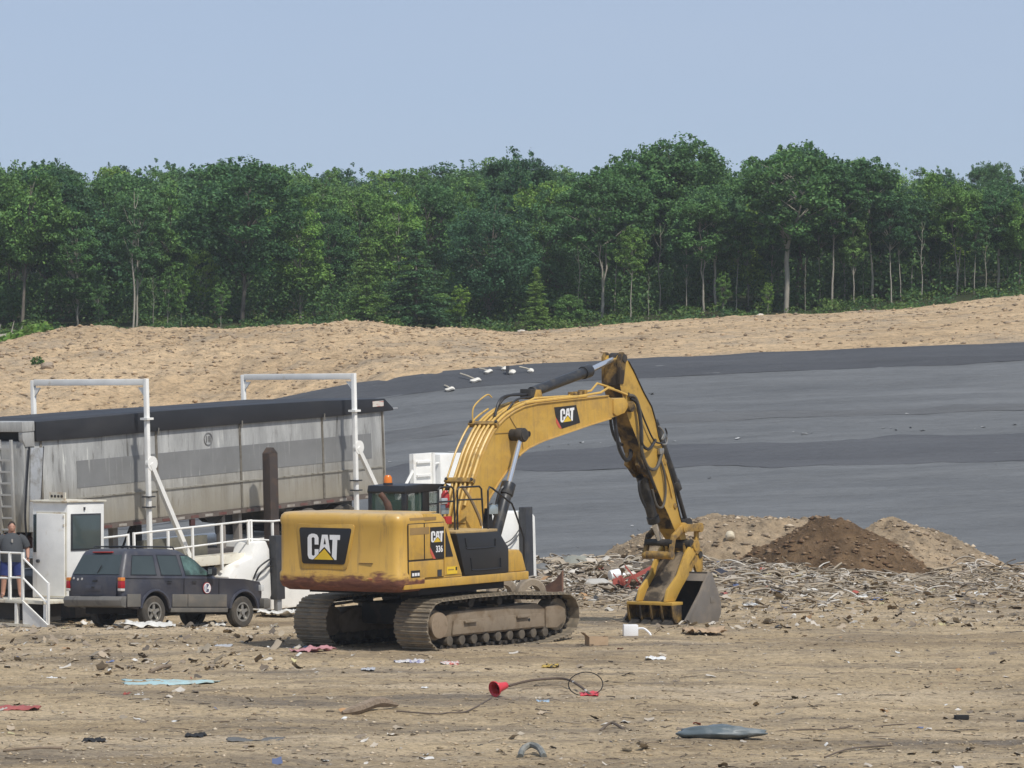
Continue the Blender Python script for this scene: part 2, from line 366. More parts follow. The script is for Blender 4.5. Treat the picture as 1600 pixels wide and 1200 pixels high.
def np_mesh(name, v, f, mat, smooth=False, col=None):
    me = bpy.data.meshes.new(name); nv, nf, k = len(v), len(f), f.shape[1]
    me.vertices.add(nv); me.vertices.foreach_set('co', np.ascontiguousarray(v, np.float32).ravel())
    me.loops.add(nf * k); me.loops.foreach_set('vertex_index', np.ascontiguousarray(f, np.int32).ravel())
    me.polygons.add(nf); me.polygons.foreach_set('loop_start', np.arange(0, nf * k, k, dtype=np.int32))
    try: me.polygons.foreach_set('loop_total', np.full(nf, k, np.int32))
    except Exception: pass
    me.update(calc_edges=True)
    if mat: me.materials.append(mat)
    if smooth: me.shade_smooth()
    if col is not None:
        at = me.color_attributes.new('piece_colour', 'FLOAT_COLOR', 'POINT')
        c = np.ones((nv, 4), np.float32); c[:, :3] = col; at.data.foreach_set('color', c.ravel())
    return me
def wire(path, k=6):
    """Catmull-Rom resample"""
    P = [Vector(p) for p in path]; out = []
    for i in range(len(P) - 1):
        a = P[max(i - 1, 0)]; b = P[i]; c = P[i + 1]; d = P[min(i + 2, len(P) - 1)]
        for j in range(k):
            t = j / k
            out.append(0.5 * ((2 * b) + (c - a) * t + (2 * a - 5 * b + 4 * c - d) * t * t + (3 * b - a - 3 * c + d) * t ** 3))
    return out + [P[-1]]
def text_mesh(txt, size, bold=0.0, extrude=0.002):
    cu = bpy.data.curves.new('lettering', 'FONT'); cu.body = txt; cu.size = size; cu.offset = bold; cu.extrude = extrude; cu.align_x = 'CENTER'; cu.align_y = 'CENTER'; cu.resolution_u = 3
    t = bpy.data.objects.new('lettering', cu); COL.objects.link(t)
    bpy.context.view_layer.update()
    me = bpy.data.meshes.new_from_object(t.evaluated_get(bpy.context.evaluated_depsgraph_get()))
    bpy.data.objects.remove(t); bpy.data.curves.remove(cu)
    me.materials.clear()
    return me


# ------------------------------------------------------------------ terrain
Y_TOP, Y_CREST, Y_EDGE = 175.0, 215.0, 243.0
_tx = np.array([-60, -23.3, -16, -11.7, -7.3, -3, 0.9, 7.3, 15, 23.3, 60])
_tz = np.array([4.3, 4.35, 4.5, 5.0, 5.86, 6.45, 6.75, 7.05, 7.4, 7.75, 9.0])
def z_top(x): return np.interp(x, _tx, _tz)
_cu = np.array([-700, -200, 0, 50, 110, 180, 300, 450, 540, 605, 630, 680, 700, 760, 800, 850, 950, 1060, 1180, 1300, 1400, 1500, 1600, 2300])
_cv = np.array([560, 556, 546, 530, 519, 514, 514, 513, 509, 512, 519, 521, 517, 517, 521, 517, 508, 500, 494, 490, 483, 473, 461, 400])
_cx = (_cu - 800) / 6000 * Y_CREST; _cz = 4.8 + (640 - _cv) / 6000 * Y_CREST
def z_crest(x): return np.interp(x, _cx, _cz)
_bu = np.array([-700, 0, 110, 375, 640, 900, 1100, 1230, 1400, 1600, 2300]); _bv = np.array([520, 512, 509, 502, 506, 500, 484, 487, 470, 450, 400])
_bx = (_bu - 800) / 6000 * Y_EDGE; _bz = 4.8 + (640 - _bv) / 6000 * Y_EDGE
def z_edge(x): return np.interp(x, _bx, _bz)

def z_near(x, y):
    x = np.asarray(x, float); y = np.asarray(y, float)
    z = 0.07 * fbm(x * 0.16, y * 0.10, 3, 1) + 0.045 * fbm(x * 0.55 + 3, y * 0.4, 3, 5)
    calm = 1 - 0.75 * np.exp(-(((x + 1.2) / 4.5) ** 2 + ((y - 79.5) / 5.0) ** 2))
    z = z * calm + (0.035 * fbm((x * .94 + y * .34) * 0.25, (y * .94 - x * .34) * 1.5, 4, 15) + 0.045 * fbm(x * 1.7, y * 1.1, 4, 9) + 0.020 * np.abs(fbm(x * 4.3, y * 2.6, 3, 21))) * (0.4 + 0.6 * calm)
    left = sstep(-2.5, -5.5, x)
    z = z - left * np.clip((y - 84.0) * 0.05, 0, 0.22)
    tr = sstep(86, 100, y) * sstep(-1.5, 2.5, x) * (1 - 0.75 * sstep(6.5, 12.0, x))                  # the ridge of spread waste
    z = z + tr * (0.10 + 0.20 * sstep(98, 111, y) + 0.10 * fbm(x * 0.9, y * 0.7, 4, 31))
    z = z - np.clip((y - 116.5) * 0.45, 0, 4.5)
    return z
def z_far(x, y):
    x = np.asarray(x, float); y = np.asarray(y, float)
    a = z_top(x) - (Y_TOP - y) / 3.0
    t = np.clip((y - Y_TOP) / (Y_CREST - Y_TOP), 0, 1)
    lump = 1 - sstep(-8, 4, x) * 0.8
    prof = t ** 0.85
    b = z_top(x) + (z_crest(x) - z_top(x)) * prof + np.sin(np.pi * t) * 0.9 * lump
    t2 = np.clip((y - Y_CREST) / (Y_EDGE - Y_CREST), 0, 1)
    c = z_crest(x) - 0.5 * np.sin(np.pi * np.minimum(t2, 1)) + (z_edge(x) - z_crest(x)) * t2 ** 1.3
    d = z_edge(x) + np.clip(y - Y_EDGE, 0, 130) * 0.072
    z = np.where(y < Y_TOP, np.maximum(a, -3.2), np.where(y < Y_CREST, b, np.where(y < Y_EDGE, c, d)))
    rough = (0.30 * lump * fbm(x * 0.55, y * 0.10, 4, 47) + 0.22 * fbm(x * 0.22, y * 0.22, 5, 41) + 0.16 * fbm(x * 0.9, y * 0.7, 4, 51) + 0.15 * np.abs(fbm(x * 2.0, y * 1.2, 4, 57))) * (0.30 + 0.70 * lump)
    soil = sstep(Y_CREST + 14, Y_CREST - 2, y)
    return z + rough * soil
def gz(x, y): return float(z_near(x, y))

def spread(core0, core1, step, outs):
    c = np.arange(core0, core1 + 1e-6, step)
    return np.concatenate([np.array(sorted(core0 - o for o in outs)), c, np.array(sorted(core1 + o for o in outs))])
gx = spread(-16.5, 16.5, 0.065, (0.8, 2, 4, 8, 14, 24, 40, 70, 120, 200))
gy = np.concatenate([[-120, -80, -50, -30, -15, 0, 15, 28, 38, 44], np.arange(47, 120, 0.15), np.arange(120.2, 130, 0.8)])
GX, GY = np.meshgrid(gx, gy)
struct(link_mesh('ground', grid_mesh('ground', gx, gy, z_near(GX, GY), M_GROUND)))['label'] = 'bare tan and grey landfill soil in front'

bx = spread(-31, 31, 0.16, (2, 5, 10, 20, 40, 80, 150)); by = np.concatenate([np.arange(124, 170, 1.0), np.arange(170, 222, 0.22), np.arange(222, 232, 1.0)])
BX, BY = np.meshgrid(bx, by)
Zb = z_far(BX, BY) - 0.75 * sstep(Y_TOP + 0.6, Y_TOP - 1.5, BY) * sstep(-1.5, 1.0, BX - (-19 - (Y_TOP - BY) * 0.35))
berm = struct(link_mesh('sand_berm', grid_mesh('sand_berm', bx, by, Zb, M_SAND))); berm['label'] = 'sandy tan soil berm above the liner'
fx = spread(-60, 60, 2.0, (6, 15, 40, 100, 250, 600)); fy = np.concatenate([np.arange(225, 400, 2.5), [420, 460, 520, 620, 800, 1100, 1500]])
FX, FY = np.meshgrid(fx, fy)
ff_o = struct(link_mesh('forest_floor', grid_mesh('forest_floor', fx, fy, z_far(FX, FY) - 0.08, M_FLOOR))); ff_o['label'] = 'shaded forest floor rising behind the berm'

# liner: heavy sheet laid on the slope, with darker overlapping strips and one strip of painted fold shade
def liner_z(x, y): return z_top(x) - (Y_TOP - y) / 3.0 + 0.05 * fbm(x * 0.25, y * 0.5, 3, 61) + 0.06 * fbm(x * 0.35, y * 2.2, 4, 71)
def liner_left(y):   # left edge of the sheet: runs diagonally down the bank
    return -19 - (Y_TOP - y) * 0.35
nxs, nys = 260, 120
sy = np.linspace(136, Y_TOP, nys); tt = np.linspace(0, 1, nxs)
LX = np.zeros((nys, nxs)); LY = np.zeros((nys, nxs))
for j, yv in enumerate(sy):
    LX[j] = liner_left(yv) + (62 - liner_left(yv)) * tt; LY[j] = yv
LYe = LY + np.where(np.arange(nys)[:, None] == nys - 1, 0.35 * fbm(LX * 0.4, LX * 0 + 3, 4, 81), 0)
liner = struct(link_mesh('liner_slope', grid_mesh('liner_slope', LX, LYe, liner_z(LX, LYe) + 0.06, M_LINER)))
liner['label'] = 'grey geotextile liner covering the far slope'
def strip(name, ya, yb, x0, x1, lift, seed, amp=0.25, mat=M_LINER_D):
    xs = np.linspace(x0, x1, 300); k = 9
    X = np.tile(xs, (k, 1)); Yv = np.zeros((k, 300))
    a = np.interp(xs, [q[0] for q in ya], [q[1] for q in ya]) + amp * fbm(xs * 0.35, xs * 0, 4, seed); b = np.interp(xs, [q[0] for q in yb], [q[1] for q in yb]) + amp * fbm(xs * 0.35, xs * 0 + 5, 4, seed + 3)
    for j in range(k): Yv[j] = a + (b - a) * j / (k - 1)
    Z = liner_z(X, Yv) + 0.06 + lift + 0.02 * np.sin(np.linspace(0, np.pi, k))[:, None] * (1 + fbm(X * 0.5, Yv, 3, seed + 9))
    o = link_mesh(name, grid_mesh(name, X, Yv, Z, mat), liner)
    return o
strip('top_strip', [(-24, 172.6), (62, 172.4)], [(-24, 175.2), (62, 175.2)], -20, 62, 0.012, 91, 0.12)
strip('seam_or_fold_shade_strip', [(-26, 160.6), (0, 161.2), (23, 159.7), (62, 158.5)], [(-26, 163.2), (0, 163.6), (10, 163.6), (23, 163.1), (62, 162.5)], -22, 62, 0.012, 101, 0.5, M_LINER_M)
strip('seam_or_fold_shade_strip', [(-26, 167.1), (62, 165.2)], [(-26, 167.9), (0, 168.0), (23, 166.6), (62, 166.0)], -20, 62, 0.010, 111, 0.3, liner_mat('fold_shade_geotextile', (0.088, 0.091, 0.095), (0.150, 0.154, 0.157)))  # no seam: darker colour paints in the shading of a fold

# sandbags on tethers lying on the top strip
for i, (u, v, sz, ln, lab) in enumerate([
        (703, 608, .36, .5, 'white sandbag lowest and leftmost on the dark liner strip'),
        (743, 596, .42, .9, 'white sandbag with a long tether, second from the left on the liner'),
        (763, 584, .36, .4, 'small white sandbag third from the left on the liner strip'),
        (788, 579, .30, .3, 'white sandbag left of the black stake on the liner strip'),
        (800, 583, .40, .2, 'white sandbag just right of the black stake on the liner'),
        (829, 580, .36, .5, 'white sandbag rightmost of the row on the dark liner strip')]):
    yv = 174.6 - (v - np.interp(u, [550, 700, 830], [603, 588, 574])) * 0.11
    x = (u - 800) / 6000 * yv; z = float(liner_z(x, yv)) + 0.16
    t = thing('sandbag', lab, 'sandbag', (x, yv, z), 0.3 * i, 'sandbags on the liner')
    b = MB(); rings = []
    for k in range(7):
        q = -1 + k / 3; w = math.sqrt(max(0.04, 1 - q * q * 0.9)) * sz * 0.42
        rings.append([(q * sz * 0.62, math.cos(a) * w, math.sin(a) * w * 0.62 + 0.04 * math.sin(3 * q)) for a in np.linspace(0, 2 * math.pi, 9)[:-1]])
    b.loft(rings).build('bag', simple('sandbag_cloth', (0.72, 0.69, 0.62), 0.9), t)
    MB().tube([(0, 0, 0.05), (-0.25 * ln, 0.5 * ln, 0.2 * ln + 0.03), (-0.5 * ln, ln, 0.36 * ln)], 0.035, 5).build('tether', simple('rope', (0.5, 0.45, 0.36), 0.9), t)
xs, ys = -0.2, 173.9
st = tag(MB().box(-0.08, 0.08, -0.08, 0.08, -0.3, 0.5).build('stake', M_POST, None, 0.01), 'short black stake standing among the white sandbags', 'stake'); st.location = (xs, ys, float(liner_z(xs, ys)))

# loose stones on the berm and ground: far too many to count
def rocks(n, px, py, pz, size, cols, flat=0.6):
    """n low-poly stones as arrays"""
    base = np.array([(1, 0, 0), (-1, 0, 0), (0, 1, 0), (0, -1, 0), (0, 0, 1), (0.0, 0.0, -1)], float)
    tri = np.array([(0, 2, 4), (2, 1, 4), (1, 3, 4), (3, 0, 4), (2, 0, 5), (1, 2, 5), (3, 1, 5), (0, 3, 5)])
    v = base[None] * (1 + 0.45 * (rng.random((n, 6, 1)) - 0.5) * 2)
    v[:, :, 2] *= flat; v += 0.18 * (rng.random((n, 6, 3)) - 0.5)
    a = rng.random(n) * 6.283; c, s = np.cos(a), np.sin(a)
    x = v[:, :, 0] * c[:, None] - v[:, :, 1] * s[:, None]; y = v[:, :, 0] * s[:, None] + v[:, :, 1] * c[:, None]
    v = np.stack([x * size[:, None] * 1.25 + px[:, None], y * size[:, None] + py[:, None], v[:, :, 2] * size[:, None] + (pz + size * 0.25)[:, None]], -1)
    f = tri[None] + (np.arange(n) * 6)[:, None, None]
    return v.reshape(-1, 3), f.reshape(-1, 3), np.repeat(cols, 6, 0)
def pick(pal, n, jitter=0.15):
    p = np.array(pal); return p[rng.integers(0, len(p), n)] * (1 + jitter * (rng.random((n, 1)) - 0.5) * 2)
def stuff(name, label, me):
    o = link_mesh(name, me); o['kind'] = 'stuff'; o['label'] = label; return o
n = 26000
px = rng.uniform(-30, 30, n); py = rng.uniform(168, 219, n); keep = (py > Y_TOP + 0.6) | (px < -20.5); left = rng.random(n) < np.where(px < 2, 1.0, 0.35)
px, py = px[keep & left], py[keep & left]; n = len(px)
sz = 0.022 + 0.12 * rng.random(n) ** 8
v, f, c = rocks(n, px, py, z_far(px, py), sz, pick([(0.46, 0.33, 0.20), (0.34, 0.245, 0.15), (0.24, 0.18, 0.12), (0.40, 0.29, 0.18), (0.30, 0.23, 0.16)], n))
stuff('berm_stones', 'loose stones and clods on the sandy berm', np_mesh('berm_stones', v, f, M_STONE, False, c))
for (u, yv, s, col, lab) in [(1188, 217.5, 0.24, (0.62, 0.56, 0.46), 'pale angular boulder on the berm crest below the forest'),
                             (1096 - 8, 217, 0.10, (0.6, 0.54, 0.44), 'small pale rock on the berm crest left of the boulder'),
                             (40, 190, 0.16, (0.42, 0.32, 0.22), 'brown boulder beside a green tuft on the left berm'),
                             (75, 187, 0.27, (0.33, 0.26, 0.19), 'long flat brown rock right of the green tuft on the berm'),
                             (815, 216, 0.22, (0.55, 0.5, 0.42), 'grey rubble lump on the berm crest behind the boom')]:
    x = (u - 800) / 6000 * yv
    b = bmesh.new(); bmesh.ops.create_icosphere(b, subdivisions=3, radius=1)
    for q in b.verts:
        k = 1 + 0.35 * float(fbm(q.co.x * 1.3 + u, q.co.y * 1.3 + q.co.z * 2, 3, 5)); q.co = Vector((q.co.x * 1.25, q.co.y, q.co.z * 0.75)) * s * k
    me = bpy.data.meshes.new('boulder'); b.to_mesh(me); b.free(); me.materials.append(simple('rock_%d' % u, col, 0.9, 0, tuple(q * 0.7 for q in col), 2, 0.45, 0.7, 0.6, 6))
    o = tag(link_mesh('boulder', me), lab, 'rock'); o.location = (x, yv, float(z_far(x, yv)) + s * 0.3)

# ------------------------------------------------------------------ soil piles behind the waste
def pile(name, label, cx, cy, rx, ry, h, mat, seed, skew=0.0, lump=0.10, cap=None):
    nx_, ny_ = 170, 90
    X, Y = np.meshgrid(np.linspace(-1.12, 1.12, nx_), np.linspace(-1.15, 1.15, ny_))
    r = np.sqrt((X - skew * (1 - np.abs(Y))) ** 2 + Y ** 2) * (1 + 0.13 * fbm(X * 2.2 + seed, Y * 2.2, 3, seed))
    prof = np.clip(1 - r, -0.12, 1); prof = np.where(prof > 0, prof ** 0.92, prof)
    if cap: prof = np.minimum(prof, cap + 0.06 * fbm(X * 2, Y * 2, 2, seed + 2))
    Z = h * prof + lump * (fbm(X * 5 * rx / 3, Y * 5, 4, seed + 5) + 0.8 * np.abs(fbm(X * 11 * rx / 3, Y * 9, 3, seed + 7)) - 0.3) * np.clip(prof * 6 + 0.3, 0, 1)
    wx, wy = X * rx + cx, Y * ry + cy
    o = tag(link_mesh(name, grid_mesh(name, wx - cx, wy - cy, Z, mat)), label, 'dirt pile')
    base = gz(cx, min(cy - ry * 0.5, 116)); o.location = (cx, cy, base - 0.05)
    return o, (lambda x, y: base)
def px_at(u, y): return (u - 800) / 6000 * y
PILES = [('dirt_pile', 'dark brown fresh dirt pile in front of the tan piles', 1310, 112.5, 3.0, 3.0, 1.72, M_BROWN, 3, -0.10, 0.88),
         ('dirt_pile', 'long tan dirt pile left of and behind the brown pile', 1145, 117.0, 4.6, 3.4, 2.25, M_PILE, 13, 0.10, 0.56),
         ('dirt_pile', 'tan dirt pile right of and behind the brown pile', 1402, 118.0, 3.3, 3.2, 1.52, M_PILE, 23, -0.05, None)]
for (nm, lab, u, y, rx, ry, h, mt, sd, sk, cap) in PILES:
    po, _ = pile(nm, lab, px_at(u, y), y, rx, ry, h, mt, sd, sk, 0.15, cap)
    me = po.data; co = np.zeros(len(me.vertices) * 3, np.float32); me.vertices.foreach_get('co', co); co = co.reshape(-1, 3)
    ok = co[co[:, 2] > 0.05]; nn = 1300; s = ok[rng.integers(0, len(ok), nn)]
    dk = mt is M_BROWN
    pal = [(0.15, 0.09, 0.05), (0.20, 0.13, 0.075), (0.24, 0.17, 0.11)] if dk else [(0.40, 0.31, 0.21), (0.30, 0.23, 0.16), (0.50, 0.41, 0.30), (0.22, 0.17, 0.12)]
    szs = 0.018 + 0.09 * rng.random(nn) ** 5
    v, f, c = rocks(nn, s[:, 0], s[:, 1], s[:, 2], szs, pick(pal, nn))
    k = link_mesh('clods', np_mesh('clods', v, f, M_STONE, False, c), po); k['kind'] = 'stuff'
b = bmesh.new(); bmesh.ops.create_icosphere(b, subdivisions=3, radius=0.15)
for q in b.verts: q.co *= 1 + 0.4 * float(fbm(q.co.x * 4, q.co.y * 4 + q.co.z * 5, 3, 9))
me = bpy.data.meshes.new('boulder'); b.to_mesh(me); b.free(); me.materials.append(simple('pale_rock', (0.62, 0.54, 0.40), 0.9, 0, (0.45, 0.37, 0.26), 2, 0.5, 0.7, 0.5, 6))
bo = tag(link_mesh('boulder', me), 'pale yellowish boulder on the tan pile right of the bucket linkage', 'rock'); bo.location = (px_at(1140, 114.5), 114.45, 1.02)

# ------------------------------------------------------------------ forest
def leaf_quads(cen, rad, n, size, squash=0.7, up=0.5, pal=((0.030, 0.072, 0.026), (0.042, 0.092, 0.032), (0.06, 0.115, 0.036))):
    """n leaves filling the shell of one clump"""
    d = rng.normal(size=(n, 3)); d /= np.linalg.norm(d, axis=1, keepdims=True)
    r = (0.45 + 0.6 * rng.random(n) ** 0.6)[:, None]
    p = cen + d * r * rad * np.array([1, 1, squash])
    nm = d * 0.6 + rng.normal(size=(n, 3)) * 0.55 + np.array([0, 0, up]); nm /= np.linalg.norm(nm, axis=1, keepdims=True)
    t = np.cross(nm, rng.normal(size=(n, 3))); t /= np.linalg.norm(t, axis=1, keepdims=True); b = np.cross(nm, t)
    s = size * (0.6 + 0.8 * rng.random((n, 1)))
    v = np.stack([p - t * s * 0.5, p + b * s * 0.34, p + t * s * 0.55, p - b * s * 0.34], 1)
    c = np.array(pal)[rng.integers(0, len(pal), n)] * (0.85 + 0.3 * rng.random((n, 1)))
    return v, np.repeat(c[:, None], 4, 1)
def quads_mesh(name, vs_, cs, mat):
    v = np.concatenate(vs_); c = np.concatenate(cs); n = len(v)
    return np_mesh(name, v.reshape(-1, 3), np.arange(n * 4).reshape(n, 4), mat, False, c.reshape(-1, 3))
GREEN = ((0.036, 0.085, 0.034), (0.052, 0.112, 0.042), (0.075, 0.145, 0.05))
LIGHT = ((0.07, 0.14, 0.038), (0.095, 0.175, 0.045), (0.12, 0.20, 0.055))
CONIF = ((0.05, 0.105, 0.042), (0.07, 0.135, 0.05), (0.095, 0.165, 0.06))
def make_tree(seed, H, cb, sp, nclump, per, pal=GREEN, twin=0, bark=M_BARK, leaf=0.30, tr=0.16, open_=0.0, cone=0.0):
    """broadleaf tree: tapered trunk with limbs, crown of many leaf clumps with gaps"""
    R = random.Random(seed); mb = MB(); limbs = []
    lean = (R.uniform(-.06, .06) * H, R.uniform(-.04, .04) * H)
    def stem(b0, b1, r0, r1, k=7, wob=0.05):
        P = [Vector(b0).lerp(Vector(b1), i / k) + Vector((R.uniform(-wob, wob), R.uniform(-wob, wob), 0)) * (0 < i < k) for i in range(k + 1)]
        mb.tube(P, [r0 + (r1 - r0) * i / k for i in range(k + 1)], 7); return P
    tops = []
    if twin:
        f = H * (0.38 if seed == 3 else R.uniform(0.10, 0.25)); m = stem((0, 0, -0.3), (lean[0] * .3, 0, f), tr * 1.15, tr, 5, .04)
        for sg in (-1, 1): tops.append(stem(m[-1], (sg * sp * R.uniform(.22, .42) + lean[0], R.uniform(-.4, .4), H * R.uniform(.72, .86)), tr * .75, tr * .15, 8, 0.07))
    else: tops.append(stem((0, 0, -0.3), (lean[0], lean[1], H * 0.88), tr, tr * .18, 9))
    vs_, cs = [], []
    cz = (cb + H) / 2; rz = (H - cb) / 2
    for k in range(nclump):
        while True:
            d = Vector((R.gauss(0, 1), R.gauss(0, 1), R.gauss(0, 1))).normalized()
            q = R.uniform(0.35, 1.0) ** 0.6
            c = Vector((d.x * sp * q, d.y * sp * q, d.z * rz * q))
            tz = (c.z + rz) / (2 * rz)
            if R.random() < open_ * (1 - abs(tz - .5)): continue
            lim = (0.42 + 0.75 * math.sin(math.pi * min(1, 0.12 + 0.86 * tz))) * (1 - cone) + cone * (1.1 - 0.95 * tz)
            if math.hypot(c.x, c.y) < sp * lim: break
        c += Vector((lean[0] * tz, lean[1] * tz, cz))
        rad = R.uniform(.45, .95) * sp * 0.30
        v, col = leaf_quads(np.array(c), rad, int(per * R.uniform(.7, 1.3)), leaf, R.uniform(.5, .8), 0.5, pal)
        shade = R.uniform(.65, 1.4); vs_.append(v); cs.append(col * shade)
        if k % 3 == 0:
            P = tops[k % len(tops)]; j = min(range(len(P)), key=lambda i: abs(P[i].z - (c.z - 0.25 * (H - cb)))); a = P[max(1, j)]
            mb.tube([a, a.lerp(c, .5) + Vector((0, 0, .15)), c], [tr * .3, tr * .18, 0.02], 5)
    for k in range(22):   # ragged twig tips breaking the outline
        a = R.random() * 6.283; e = R.uniform(.05, 1.35); rr = 1.0 + R.uniform(0, .10)
        c = np.array((math.cos(a) * math.cos(e) * sp * rr * (1 - .6 * cone) + lean[0], math.sin(a) * math.cos(e) * sp * rr * (1 - .6 * cone), cz + math.sin(e) * rz * rr))
        v, col = leaf_quads(c, R.uniform(.10, .26), 26, leaf * .9, 1.3, .2, pal); vs_.append(v); cs.append(col * R.uniform(.9, 1.3))
    return mb.mesh('trunk', bark, 0, 60), quads_mesh('crown', vs_, cs, M_LEAF)
def make_conifer(seed, H, sp, pal=CONIF, bark=M_BARK):
    R = random.Random(seed); mb = MB(); mb.tube([(0, 0, -.3), (0.03, 0, H * .5), (0, 0, H * .98)], [.13, .08, .02], 7)
    vs_, cs = [], []
    for k in range(150):
        z = H * (0.05 + 0.94 * R.random() ** 1.15); w = sp * (1 - z / H) ** 0.8 * R.uniform(.65, 1.12) + 0.10; a = R.random() * 6.283
        tip = z - R.uniform(.02, .22) * w + (.25 * w if z > .8 * H else 0)
        mb.tube([(0, 0, z), (math.cos(a) * w, math.sin(a) * w, tip)], [.03, .006], 4)
        for q in np.arange(.25, 1.02, .25 / max(.5, w / 1.2)):
            c = np.array((math.cos(a) * w * q, math.sin(a) * w * q, z + (tip - z) * q))
            v, col = leaf_quads(c, R.uniform(.22, .42), 22, 0.17, 0.45, 0.7, pal); vs_.append(v); cs.append(col * R.uniform(.75, 1.25))
    return mb.mesh('trunk', bark, 0, 60), quads_mesh('crown', vs_, cs, M_LEAF)
T = {
    'oak': make_tree(1, 10, 3.0, 3.3, 120, 150, GREEN, 0, M_BARK, .19, .13), 'oak2': make_tree(2, 10, 3.4, 2.8, 105, 150, GREEN, 0, M_BARK, .19, .12),
    'vee': make_tree(3, 10, 4.0, 2.7, 105, 140, GREEN, 1, M_BARKL, .19, .12, .1), 'tall': make_tree(4, 10, 4.4, 2.0, 85, 130, GREEN, 0, M_BARKL, .18, .085, .1),
    'tall2': make_tree(5, 10, 3.6, 1.9, 90, 120, ((0.05, 0.105, 0.045), (0.07, 0.135, 0.055)), 0, M_BARKL, .18, .08, .1), 'twin': make_tree(6, 10, 3.8, 2.6, 100, 140, ((0.05, 0.11, 0.04), (0.075, 0.145, 0.05)), 1, M_BARKL, .18, .085, .1),
    'maple': make_tree(7, 10, 1.8, 2.7, 120, 120, LIGHT, 0, M_BARK, .18, .08, .2), 'round': make_tree(8, 10, 1.0, 3.6, 150, 140, ((0.055, 0.115, 0.05), (0.075, 0.145, 0.06)), 0, M_BARK, .19, .13),
    'sapling': make_tree(9, 10, 2.6, 2.3, 60, 70, LIGHT, 1, M_BARKL, .26, .07, .3), 'bush': make_tree(10, 10, 0.3, 5.2, 110, 110, ((0.05, 0.11, 0.048), (0.07, 0.14, 0.056)), 1, M_BARK, .42, .2),
    'pine': make_conifer(11, 10, 3.0), 'pine2': make_conifer(12, 10, 2.6, ((0.085, 0.15, 0.045), (0.12, 0.19, 0.055))),
    'oak3': make_tree(31, 10, 2.4, 2.9, 110, 130, ((0.045, 0.10, 0.045), (0.062, 0.125, 0.05)), 0, M_BARK, .19, .12, .1), 'oak4': make_tree(32, 10, 3.6, 3.5, 115, 140, ((0.05, 0.11, 0.036), (0.075, 0.14, 0.045)), 1, M_BARK, .19, .12, .2),
    'spire': make_tree(33, 10, 1.6, 2.4, 110, 120, LIGHT, 0, M_BARKL, .18, .09, .1, .75), 'spire2': make_tree(34, 10, 2.6, 2.2, 95, 120, GREEN, 0, M_BARK, .18, .09, .1, .6),
    'bare': None}
mb = MB(); R_ = random.Random(5)
mb.tube(wire([(0, 0, -.3), (.15, 0, 2.5), (-.1, 0, 5), (.2, .1, 7.5), (.1, 0, 10)]), [.09 - .07 * i / 24 for i in range(25)], 6)
for k in range(5):
    z = 4 + k * 1.1; sg = (-1) ** k; mb.tube([(.05, 0, z), (.5 * sg, .1, z + .7), (.8 * sg, .2, z + 1.5)], [.035, .02, .008], 5)
T['bare'] = (mb.mesh('trunk', M_BARKL, 0, 60), None)
def place_tree(kind, x, y, H, rz, wid=1.0, label=None, name=None, group=None, z=None, merged=False):
    tm, cm = T[kind]; z = float(z_far(x, y)) if z is None else z; s = H / 10
    nm = name or {'pine': 'conifer_tree', 'pine2': 'conifer_tree', 'bush': 'shrub', 'bare': 'dead_tree', 'sapling': 'sapling_tree'}.get(kind, 'broadleaf_tree')
    t = thing(nm, label, 'shrub' if kind == 'bush' else 'tree', (x, y, z), rz, group); t.scale = (s * wid, s * wid, s)
    o = bpy.data.objects.new('trunk', tm); COL.objects.link(o); o.parent = t
    if cm: o = bpy.data.objects.new('crown', cm); COL.objects.link(o); o.parent = t
    return t
